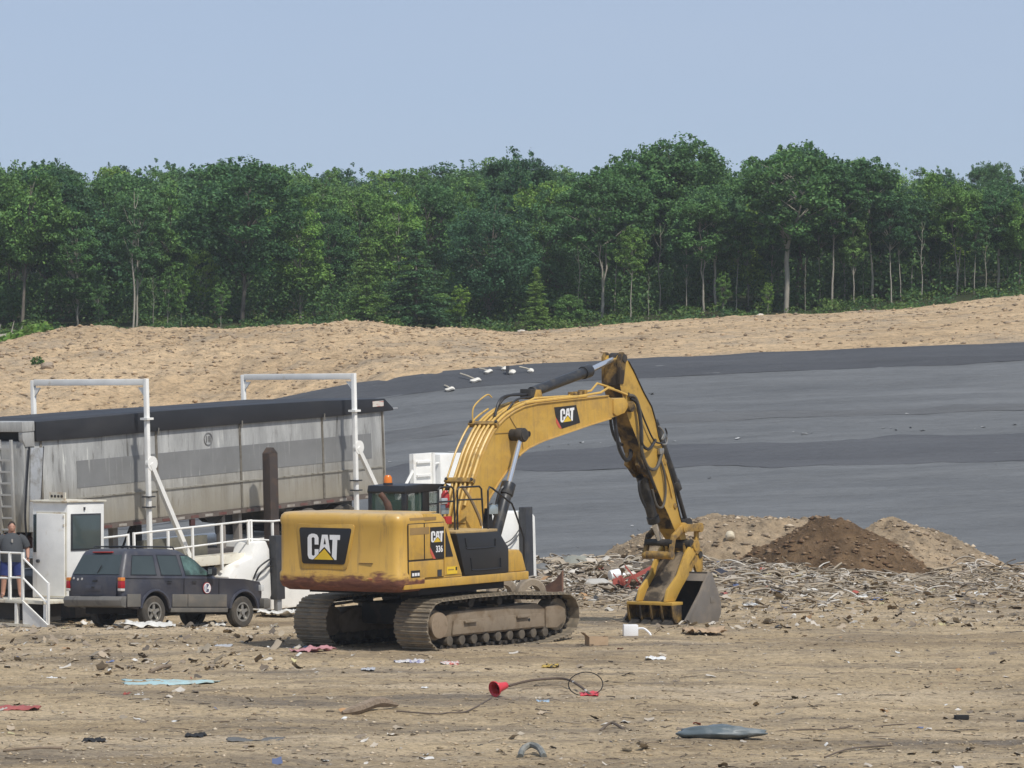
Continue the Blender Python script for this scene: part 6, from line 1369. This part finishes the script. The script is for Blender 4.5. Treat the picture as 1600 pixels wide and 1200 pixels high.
def scraps(n, px, py, pz, size, cols, crumple=0.5, stretch=1.0):
    """crumpled 4x4-point sheets with soft folds"""
    g = np.linspace(-1, 1, 4); gx_, gy_ = np.meshgrid(g, g); base = np.stack([gx_, gy_, gx_ * 0], -1).reshape(16, 3)
    v = np.repeat(base[None], n, 0); st = 1 + (stretch - 1) * rng.random(n); v[:, :, 0] *= st[:, None]
    ph = rng.random((n, 4)) * 6.283; fr = rng.uniform(.8, 3.2, (n, 2))
    v[:, :, 2] = crumple * (np.sin(v[:, :, 0] * fr[:, :1] + ph[:, :1]) * .5 + np.sin(v[:, :, 1] * fr[:, 1:] + ph[:, 1:2]) * .5 + .35 * (rng.random((n, 16)) - .5) * 2)
    v += .16 * (rng.random((n, 16, 3)) - .5)
    tl = rng.normal(size=(n, 2)) * .45 * crumple; v[:, :, 2] += v[:, :, 0] * tl[:, :1] + v[:, :, 1] * tl[:, 1:]
    a = rng.random(n) * 6.283; c_, s_ = np.cos(a), np.sin(a)
    X = v[:, :, 0] * c_[:, None] - v[:, :, 1] * s_[:, None]; Y = v[:, :, 0] * s_[:, None] + v[:, :, 1] * c_[:, None]
    lo = v[:, :, 2].min(1)
    V = np.stack([X * size[:, None] + px[:, None], Y * size[:, None] + py[:, None], (v[:, :, 2] - lo[:, None] * .75) * size[:, None] + pz[:, None] + .006], -1)
    q = np.array([(r * 4 + k, r * 4 + k + 1, r * 4 + k + 5, r * 4 + k + 4) for r in range(3) for k in range(3)])
    return V.reshape(-1, 3), (q[None] + (np.arange(n) * 16)[:, None, None]).reshape(-1, 4), np.repeat(cols, 16, 0)
def ribbons(n, px, py, pz, length, width, cols, curl=1.0, k=6):
    """long curling strips: film, straps, splinters"""
    t = np.linspace(-.5, .5, k); d = rng.random(n) * 6.283; bend = rng.normal(size=(n, 1)) * curl
    X = t[None] * length[:, None]; off = bend * (t[None] ** 2) * length[:, None]; up = np.abs(rng.normal(size=(n, 1))) * .35 * curl * (0.25 - t[None] ** 2) * length[:, None] + rng.normal(size=(n, 1)) * .12 * t[None] * length[:, None] * curl
    up = up - up.min(1, keepdims=True) * .8
    c_, s_ = np.cos(d)[:, None], np.sin(d)[:, None]; x0 = X * c_ - off * s_ + px[:, None]; y0 = X * s_ + off * c_ + py[:, None]; z0 = up + pz[:, None] + .008
    tw = rng.uniform(-.8, .8, (n, 1)) + t[None] * rng.normal(size=(n, 1)); w = width[:, None] * .5
    A = np.stack([x0 - s_ * w * np.cos(tw), y0 + c_ * w * np.cos(tw), z0 + w * np.sin(tw)], -1); B = np.stack([x0 + s_ * w * np.cos(tw), y0 - c_ * w * np.cos(tw), z0 - w * np.sin(tw)], -1)
    Cc = np.stack([x0, y0, z0 + width[:, None] * .45], -1)
    V = np.stack([A, B, Cc], 2)                                   # n,k,3,3  triangular section
    q = []
    for r in range(k - 1):
        for e in range(3): q.append((r * 3 + e, r * 3 + (e + 1) % 3, (r + 1) * 3 + (e + 1) % 3, (r + 1) * 3 + e))
    q = np.array(q); return V.reshape(-1, 3), (q[None] + (np.arange(n) * k * 3)[:, None, None]).reshape(-1, 4), np.repeat(cols, k * 3, 0)
def merge(parts):
    vs2, fs2, cs2, o = [], [], [], 0
    for v, f, c in parts: vs2.append(v); fs2.append(f + o); cs2.append(c); o += len(v)
    return np.concatenate(vs2), np.concatenate(fs2), np.concatenate(cs2)
WASTE = [(.38, .33, .265), (.31, .26, .195), (.26, .21, .155), (.45, .40, .335), (.20, .16, .12), (.36, .29, .21), (.30, .24, .165), (.52, .48, .42), (.12, .10, .08), (.33, .28, .21), (.40, .34, .26)]
ACC = [(.66, .66, .63), (.62, .61, .58), (.60, .58, .54), (.64, .63, .6), (.12, .15, .26), (.30, .08, .06), (.40, .24, .12), (.05, .05, .05), (.45, .40, .22)]
def wpick(n, acc=.06):
    c = pick(WASTE, n, .2); m_ = rng.random(n) < acc; c[m_] = pick(ACC, m_.sum(), .15); return c
# the ridge of spread waste behind the bucket, thinning out to the right
def ridge_xy(n):
    yy = 90 + 26 * rng.random(n) ** .75; uu = rng.uniform(770, 1640, n); keep = rng.random(n) < np.where(uu < 1060, 1.0, np.where(uu < 1330, .62, .36)) * np.where(yy < 97, .35, 1) * np.where((uu > 1120) & (uu < 1500) & (yy > 111), .1, 1)
    return px_at(uu, yy)[keep], yy[keep]
x, y = ridge_xy(11000); P1 = scraps(len(x), x, y, z_near(x, y) + .03 * rng.random(len(x)), .02 + .10 * rng.random(len(x)) ** 4, wpick(len(x), .035), .45, 1.8)
x, y = ridge_xy(5200); P2 = ribbons(len(x), x, y, z_near(x, y) + .05 * rng.random(len(x)), .25 + .7 * rng.random(len(x)) ** 2, .025 + .06 * rng.random(len(x)) ** 2, wpick(len(x), .03), 1.1)
uu = rng.uniform(815, 1075, 900); yy = rng.uniform(97, 112, 900); x = px_at(uu, yy); P3 = scraps(900, x, yy, z_near(x, yy) + .10 * rng.random(900), .03 + .13 * rng.random(900) ** 2.5, wpick(900, .05), .6, 1.6)
v, f, c = merge([P1, P2, P3]); stuff('spread_waste', 'spread grey waste and torn film along the ridge behind the bucket', np_mesh('spread_waste', v, f, M_SCRAP, False, c))
# thin litter over the near soil, twigs and splinters
x, y = scatter_xy(700, -20, 1620, 985, 1210, 1.3); P1 = scraps(len(x), x, y, z_near(x, y) - .005, .015 + .05 * rng.random(len(x)) ** 3, wpick(len(x), .15), .45, 1.8)
x, y = scatter_xy(1700, -20, 1620, 960, 1215); P2 = ribbons(len(x), x, y, z_near(x, y) - .004, .06 + .35 * rng.random(len(x)) ** 3, .008 + .016 * rng.random(len(x)) ** 2, pick([(.10, .08, .06), (.17, .13, .095), (.28, .22, .16), (.36, .30, .23), (.06, .05, .042)], len(x)), .35)
uu = np.concatenate([rng.uniform(0, 470, 420), rng.uniform(0, 430, 260)]); vv = np.concatenate([rng.uniform(985, 1050, 420), rng.uniform(960, 990, 260)]); yy = 28800 / (vv - 640); x = (uu - 800) / 6000 * yy
P3 = scraps(len(x), x, yy, z_near(x, yy) - .004, .015 + .07 * rng.random(len(x)) ** 4, wpick(len(x), .06), .6, 1.7)
x, y = scatter_xy(1500, 1000, 1620, 905, 985); P4 = scraps(len(x), x, y, z_near(x, y) - .004, .012 + .07 * rng.random(len(x)) ** 4, wpick(len(x), .06), .6, 1.7)
v, f, c = merge([P1, P2, P3, P4]); stuff('scattered_litter', 'small paper scraps, twigs and splinters scattered on the soil', np_mesh('scattered_litter', v, f, M_SCRAP, False, c))

def gp(u, v_): yy = 28800 / (v_ - 640); xx = (u - 800) / 6000 * yy; return xx, yy, gz(xx, yy)
def sheet(name, label, cat, u, v_, lx, ly, mat, seed, lift=.05, rz=0, shape=None, group=None, nx_=26, ny_=12):
    """a crumpled sheet of cloth, film or card with thickness"""
    lift = min(lift, .13 * lx); xx, yy, zz = gp(u, v_); X, Y = np.meshgrid(np.linspace(-.5, .5, nx_), np.linspace(-.5, .5, ny_))
    edge = 1 + .22 * fbm(X * 4 + seed, Y * 4, 3, seed); Z = lift * (1.1 + fbm(X * 5 + seed, Y * 5, 3, seed + 1) + .5 * fbm(X * 12, Y * 9 + seed, 3, seed + 2))
    Xw, Yw = X * lx * edge, Y * ly * edge * (shape(X) if shape else 1)
    me = grid_mesh(name, Xw, Yw, Z, mat); o = tag(link_mesh(name, me), label, cat, group); o.location = (xx, yy, zz - .025); o.rotation_euler = (0, 0, rz)
    md = o.modifiers.new('thick', 'SOLIDIFY'); md.thickness = .012
    return o
pl = lambda nm, col, r=.5: simple(nm, col, r, 0, tuple(q * .7 for q in col), 5, .5, .8)
sheet('plastic_sheet', 'long pale turquoise plastic sheet lying on the soil at left', 'plastic sheet', 264, 1070, 1.62, 1.5, simple('turquoise_film', (.38, .55, .56), .6, 0, (.33, .36, .33), 4, .45, .7), 3, .035, .12, lambda X: .62 - .45 * np.sin(X * 3.0) * (1 - .3 * X))
sheet('cloth', 'pink and blue patterned cloth crumpled left of the excavator track', 'cloth', 487, 1022, .62, .9, pl('pink_cloth', (.50, .25, .27), .8), 5, .09, -.4)
sheet('cloth', 'pale blue rag tip beside the pink cloth', 'cloth', 468, 1012, .28, .6, pl('blue_cloth', (.30, .42, .58), .8), 6, .09, -.6)
sheet('cardboard_sheet', 'flattened tan cardboard lying in front of the bucket', 'cardboard', 1100, 992, .85, .9, M_CARD, 7, .14, .05)
sheet('paper', 'white paper flat on the soil below the turquoise sheet', 'paper', 217, 1089, .16, .5, pl('white_paper', (.72, .72, .70), .8), 8, .025)
sheet('paper', 'white paper scrap on bare soil right of the bucket tracks', 'paper', 1172, 948, .35, .9, pl('white_paper', (.72, .72, .70), .8), 9, .06)
sheet('paper', 'pale paper at the far left above the turquoise sheet', 'paper', 82, 1059, .18, .4, pl('white_paper', (.72, .72, .70), .8), 10, .03)
sheet('plastic_film', 'grey plastic film lying left of the pink cloth', 'plastic film', 350, 1012, .32, .7, pl('grey_film', (.45, .46, .48)), 11, .08)
sheet('plastic_film', 'crumpled white film below the rear wheel of the SUV', 'plastic film', 232, 985, 1.05, .9, pl('white_film', (.68, .66, .61)), 12, .10)
sheet('plastic_film', 'white film heap under the SUV between the axles', 'plastic film', 330, 972, .7, .8, pl('white_film', (.68, .66, .61)), 13, .12)
sheet('plastic_film', 'long white film by the foot of the black stabiliser', 'plastic film', 436, 951, .95, .8, pl('white_film', (.68, .66, .61)), 14, .12)
sheet('plastic_film', 'blue plastic scrap on the soil right of the bucket', 'plastic film', 1371, 942, .26, .6, pl('blue_film', (.06, .14, .42)), 15, .08)
sheet('plastic_bag', 'white bag standing in the waste below the brown pile', 'plastic bag', 1346, 938, .30, .6, pl('white_film', (.68, .66, .61)), 16, .22)
sheet('paper', 'white paper with a dark underside right of the cardboard box', 'paper', 1024, 1032, .36, .5, pl('white_paper', (.72, .72, .70), .8), 17, .07)
sheet('plastic_film', 'pale blue film scrap below the curved brown pipe', 'plastic film', 848, 1094, .20, .5, pl('paleblue_film', (.34, .45, .55)), 18, .05)
sheet('plastic_film', 'small grey blue film scrap in the middle of the soil', 'plastic film', 576, 1049, .24, .5, pl('grey_film', (.45, .46, .48)), 19, .05)
sheet('wrapper', 'yellow and black wrapper right of the tracks', 'wrapper', 860, 1044, .30, .5, simple('yellow_wrapper', (.50, .34, .06), .5, 0, (.03, .03, .03), 9, .48, .55), 20, .07)
sheet('wrapper', 'red and white wrapper litter in front of the near track', 'wrapper', 702, 1040, .34, .7, simple('red_wrapper', (.62, .58, .54), .5, 0, (.5, .08, .05), 8, .52, .56), 21, .05)
sheet('wrapper', 'white and violet wrapper scraps left of the red wrapper', 'wrapper', 640, 1036, .55, .6, simple('violet_wrapper', (.60, .58, .56), .5, 0, (.25, .24, .36), 8, .5, .56), 22, .05)
sheet('tarp_scrap', 'flat dark grey tarp strip at the lower left', 'tarp', 400, 1156, .8, .5, simple('grey_tarp', (.12, .12, .115), .7), 23, .03, .1)
sheet('tarp_scrap', 'small black tarp scrap left of the grey strip', 'tarp', 305, 1151, .30, .5, M_MATTE, 24, .05)
sheet('tarp_scrap', 'black scrap at lower left near the thin board', 'tarp', 148, 1159, .30, .4, M_MATTE, 25, .04)
sheet('netting', 'red mesh strip on the soil at the left edge', 'netting', 28, 1111, .70, .5, pl('red_mesh', (.36, .10, .09), .8), 26, .05)
# boards and sticks
def stick(name, label, cat, pts, r, mat):
    P = [Vector(gp(u, v_)) + Vector((0, 0, z)) for u, v_, z in pts]; o = P[0].copy(); m = MB(); m.tube(wire([p - o for p in P]), r, 7); ob = tag(m.build(name, mat), label, cat); ob.location = o; return ob
stick('board', 'thin grey board lying at the lower left', 'board', [(5, 1175, .02), (50, 1174, .02), (98, 1173, .03)], .02, M_WOOD)
stick('board', 'weathered wooden board left of the turquoise sheet top', 'board', [(234, 1051, .03), (250, 1047, .05), (266, 1042, .04)], .035, M_WOOD)
stick('driftwood', 'gnarled grey driftwood log left of the red cone', 'driftwood', [(535, 1117, .03), (560, 1115, .08), (590, 1110, .12), (622, 1108, .04)], [.03, .04, .05, .06, .07, .08, .08, .08, .085, .085, .09, .09, .09, .085, .08, .07, .05, .04, .02], M_WOOD)
stick('branch', 'thin dark branch running from the driftwood to the red cone', 'branch', [(620, 1112, .02), (680, 1116, .03), (700, 1113, .01), (730, 1110, .025), (768, 1094, .03)], .013, simple('dark_wood', (.13, .10, .075), .85))
stick('branch', 'straight stick with pale tip right of the grey bag', 'branch', [(1212, 1139, .0), (1260, 1138, .02), (1300, 1137, .01), (1332, 1134, .04)], .012, simple('dark_wood', (.13, .10, .075), .85))
stick('branch', 'dark forked branch at the lower right', 'branch', [(1288, 1180, .02), (1320, 1172, .04), (1350, 1166, .03), (1392, 1162, .01)], .013, simple('dark_wood', (.13, .10, .075), .85))
stick('branch', 'short twig on the soil at the far right', 'branch', [(1365, 1132, .0), (1400, 1130, .015), (1440, 1128, .0)], .009, simple('dark_wood', (.13, .10, .075), .85))
stick('branch', 'dark root clump stick right of the black pipe', 'branch', [(938, 1139, .0), (955, 1136, .07), (975, 1140, .0)], .022, simple('dark_wood', (.13, .10, .075), .85))
stick('pipe', 'short bent grey pipe arching at the lower centre', 'pipe', [(813, 1177, .02), (817, 1175, .09), (829, 1174, .13), (842, 1176, .10), (850, 1179, .02)], .045, simple('grey_pipe', (.16, .165, .15), .6, 0, (.28, .27, .24), 6, .5, .7))
blk = tag(MB().box(-.11, .11, -.05, .05, 0, .075).build('block', M_MATTE, None, .012), 'small black block on the soil at the right', 'block'); blk.location = gp(1502, 1122); blk.rotation_euler = (0, 0, .2)
# grey rubbish bag
b = bmesh.new(); bmesh.ops.create_icosphere(b, subdivisions=4, radius=1)
for q in b.verts:
    x, y, z = q.co; k = 1 + .16 * float(fbm(x * 2.2 + 4, y * 2 + z * 2.4, 4, 3)) + .05 * math.sin(x * 9 + y * 3)
    taper = 1 - .35 * max(0, x) - .12 * max(0, -x); q.co = Vector((x * .66 * k, y * .26 * k * taper, max(-.02, (z * .12 * taper + .07) * k)))
me = bpy.data.meshes.new('rubbish_bag'); b.to_mesh(me); b.free(); me.shade_smooth(); me.materials.append(simple('grey_bag_plastic', (.10, .125, .135), .32, 0, (.20, .215, .215), 3, .48, .72, .5, 9))
o = tag(link_mesh('rubbish_bag', me), 'long dark grey plastic bag lying at the lower right', 'bag'); o.location = gp(1125, 1152)
# red cone joined by a brown hose to a wire hoop
t = thing('traffic_cone', 'red plastic cone lying with its open end towards the left front', 'cone', gp(778, 1090))
d = Vector((.55, .55, .14)).normalized(); P0 = Vector((-.06, -.06, .14)); m = MB(); prof = [(0, .135), (.03, .13), (.05, .095), (.24, .065), (.28, .06)]
m.tube([P0 + d * a for a, r in prof], [r for a, r in prof], 20, 0, False); co_ = m.build('body', M_REDL, t); md = co_.modifiers.new('s', 'SOLIDIFY'); md.thickness = .012
MB().tube([P0 + d * .02, P0 + d * .10], [.088, .055], 18, 0, False).build('inner_rim', M_RED, t); MB().cyl(P0 + d * .12, P0 + d * .125, .06, n=16).build('inside', simple('dark_red', (.12, .01, .012), .6), t)
stick('hose', 'brown hose patched with white tape between the red cone and the hoop', 'hose', [(795, 1076, .06), (830, 1074, .12), (880, 1073, .14), (905, 1080, .10), (922, 1087, .02)], .022, simple('brown_hose', (.10, .07, .05), .7, 0, (.55, .54, .5), 3, .60, .63))
gx0, gy0, gz0 = gp(915, 1086); t = thing('wire_hoop', 'thin black wire hoop standing around red scraps', 'hoop', (gx0, gy0, gz0), .25)
MB().tube([(.30 * math.cos(a), .02 * math.sin(2 * a), .185 + .20 * math.sin(a)) for a in np.linspace(0, 2 * math.pi, 33)], .009, 6).build('ring', M_MATTE, t)
sheet('plastic_scrap', 'bright red plastic scrap lying inside the wire hoop', 'plastic', 921, 1085, .30, .7, M_REDL, 31, .14)
# cardboard box, white canister, waste-ridge objects
t = thing('cardboard_box', 'small open brown cardboard box in front of the tracks', 'box', gp(932, 1010), .3)
m = MB(); m.box(-.2, .2, -.15, -.13, 0, .17).box(-.2, .2, .13, .15, 0, .17).box(-.2, -.18, -.129, .129, 0, .17).box(.18, .2, -.129, .129, 0, .17).box(-.18, .18, -.129, .129, 0, .02); m.build('carton', M_CARD, t)
MB().prism([(.2, .17), (.36, .13), (.36, .14), (.2, .18)], -.13, .13).build('flap', M_CARD, t); MB().prism([(-.2, .17), (-.3, .25), (-.3, .26), (-.2, .18)], -.13, .13).build('flap', M_CARD, t)
t = thing('canister', 'white plastic canister with a trailing strap left of the cardboard', 'canister', gp(985, 995), .1)
MB().box(-.16, .16, -.1, .1, 0, .25).build('body', M_DECALW, t, .035); MB().tube(wire([(.16, 0, .16), (.28, -.05, .16), (.38, -.1, .08), (.42, -.12, .02)]), .025, 6).build('strap', M_DECALW, t)
def blob(name, label, cat, u, v_, yy, s, mat, seed, amp=.3, zoff=0):
    xx = px_at(u, yy); b = bmesh.new(); bmesh.ops.create_icosphere(b, subdivisions=3, radius=1)
    for q in b.verts:
        x, y, z = q.co; k = 1 + amp * float(fbm(x * 1.7 + seed, y * 1.7 + z * 2, 4, seed)); q.co = Vector((x * s[0] * k, y * s[1] * k, max(-.05, z * s[2] * k)))
    me = bpy.data.meshes.new(name); b.to_mesh(me); b.free(); me.shade_smooth(); me.materials.append(mat); o = tag(link_mesh(name, me), label, cat); o.location = (xx, yy, gz(xx, yy) + zoff); return o
blob('tarp_heap', 'rounded grey green tarp mound on the waste ridge crest', 'tarp', 901, 880, 110, (.55, .5, .34), simple('greygreen_tarp', (.26, .26, .22), .7, 0, (.17, .17, .15), 3, .5, .7), 3, .2, .05)
blob('tarp_heap', 'small dark grey bag beside the right white tipper housing', 'bag', 846, 885, 108, (.24, .3, .24), simple('bag_grey', (.15, .15, .145), .6), 5, .35, .1)
blob('plastic_bag', 'grey white crumpled bag at the foot of the waste left of the red crate', 'bag', 935, 928, 99.5, (.45, .35, .30), simple('dusty_bag', (.46, .44, .40), .6, 0, (.3, .28, .24), 4, .5, .7), 7, .4)
blob('plastic_bag', 'black bag on the waste in front of the tan pile', 'bag', 1125, 887, 106, (.28, .3, .22), simple('bag_black', (.03, .03, .04), .4), 9, .4)
t = thing('bucket_pail', 'upturned white plastic pail in the waste left of the red crate', 'pail', (px_at(960, 101), 101, gz(px_at(960, 101), 101) + .14), .4)
MB().tube([(-.13, 0, .12), (.13, 0, .15)], [.13, .15], 16).build('pail', M_DECALW, t)
blob('plastic_bag', 'bright white knotted bag above the white pail', 'bag', 973, 900, 103, (.10, .1, .14), M_DECALW, 11, .3, .1)
# broken red crate lattice behind the thumb
yc = 98.5; xc = px_at(992, yc); t = thing('broken_crate', 'broken red plastic crate lattice in the waste behind the thumb', 'crate', (xc, yc, gz(xc, yc)), .2)
RC = random.Random(4); M_CR = pl('faded_red_plastic', (.42, .10, .075))
for k in range(17):
    a = RC.uniform(-.5, .5); z = RC.uniform(.05, .65); th_ = RC.choice((.35, .4, -.9, 1.2, .3)); ln = RC.uniform(.25, .6); dx, dz = math.cos(th_) * ln / 2, math.sin(th_) * ln / 2; yy = RC.uniform(-.3, .3); z = max(z, abs(dz) + .03)
    MB().tube([(a - dx, yy, z - dz), (a + dx, yy + RC.uniform(-.1, .1), z + dz)], RC.choice((.022, .03, .045)), 4).build('lattice_bar', M_CR, t)
MB().prism([(-.62, .05), (-.42, .08), (-.40, .42), (-.60, .36)], -.1, -.06).build('side_panel', M_CR, t); MB().prism([(-.1, .42), (.5, .72), (.5, .6), (-.05, .34)], .02, .06).build('side_panel', M_CR, t)
# rusty sheet metal and pale drums behind the track
yc = 96; xc = px_at(868, yc); t = thing('scrap_metal', 'rusty brown bent sheet metal behind the front of the track', 'scrap metal', (xc, yc, gz(xc, yc)), -.1)
MB().prism([(-.42, 0), (.16, 0), (.16, .62), (.0, .42), (-.28, .25), (-.40, .36)], -.05, .0).build('sheet', M_RUST, t); MB().box(.162, .20, -.06, .02, 0, .65).build('edge_bar', simple('rust_light', (.22, .12, .08), .8), t)
for (u, lab) in ((784, 'pale worn tyre under the platform, left of the pair'), (829, 'pale worn tyre under the platform, right of the pair')):
    yc = 92.5; xc = px_at(u, yc); t = thing('old_tyre', lab, 'tyre', (xc, yc, gz(xc, yc) + .30), .5, 'old tyres behind the tracks')
    M_OT = simple('pale_tyre', (.30, .245, .18), .85, 0, (.16, .13, .10), 4, .45, .7); R0 = .40
    m = MB(); prof = [(R0 * .55, -.12), (R0 * .9, -.13), (R0, -.08), (R0, .08), (R0 * .9, .13), (R0 * .55, .12)]; n = 6
    v = [(a * math.cos(q), b2, a * math.sin(q)) for q in np.linspace(0, 2 * math.pi, 25)[:-1] for a, b2 in prof]; m.add(v, [(k * n + i, k * n + (i + 1) % n, ((k + 1) % 24) * n + (i + 1) % n, ((k + 1) % 24) * n + i) for k in range(24) for i in range(n)]); m.build('tyre', M_OT, t)
blob('soil_heap', 'low tan earth mound behind the tracks left of the tyres', 'earth mound', 755, 918, 93.5, (.8, .6, .30), M_PILE, 15, .2)
sheet('plastic_film', 'orange plastic scrap on the waste ridge crest', 'plastic film', 955, 893 + 3, .30, .5, pl('orange_film', (.60, .26, .12)), 41, .18)
sheet('red_scrap', 'small red plastic scrap on the soil right of the bucket', 'plastic', 1131, 936, .22, .6, M_CR, 42, .16)
# flecks of wind-blown paper caught on the liner
n = 70; x = rng.uniform(-20, 26, n); y = np.concatenate([rng.normal(164.2, .25, 40), rng.uniform(146, 172, 30)])
v, f, c = scraps(n, x, y, liner_z(x, y) + .07, .02 + .06 * rng.random(n) ** 2, pick([(.6, .6, .58), (.5, .5, .49)], n), .2, 2.5)
stuff('liner_flecks', 'tiny pale paper flecks caught on the liner slope', np_mesh('liner_flecks', v, f, M_SCRAP, False, c))

# ------------------------------------------------------------------ thin summer haze between the camera and the wood
HZ = MB().box(-420, 420, -140, 1520, -6, 62)
hm = bpy.data.materials.new('haze'); hm.use_nodes = True; hn_ = hm.node_tree.nodes; hn_.remove(hn_['Principled BSDF'])
pv = hn_.new('ShaderNodeVolumePrincipled'); pv.inputs['Color'].default_value = (0.93, 0.96, 1.0, 1); pv.inputs['Density'].default_value = 0.00028; pv.inputs['Anisotropy'].default_value = 0.2
hm.node_tree.links.new(pv.outputs[0], hn_['Material Output'].inputs['Volume'])
hzo = HZ.build('haze', hm, None, 0, 0); hzo['kind'] = 'stuff'; hzo['label'] = 'thin pale summer haze in the air'
SC.cycles.volume_bounces = 0
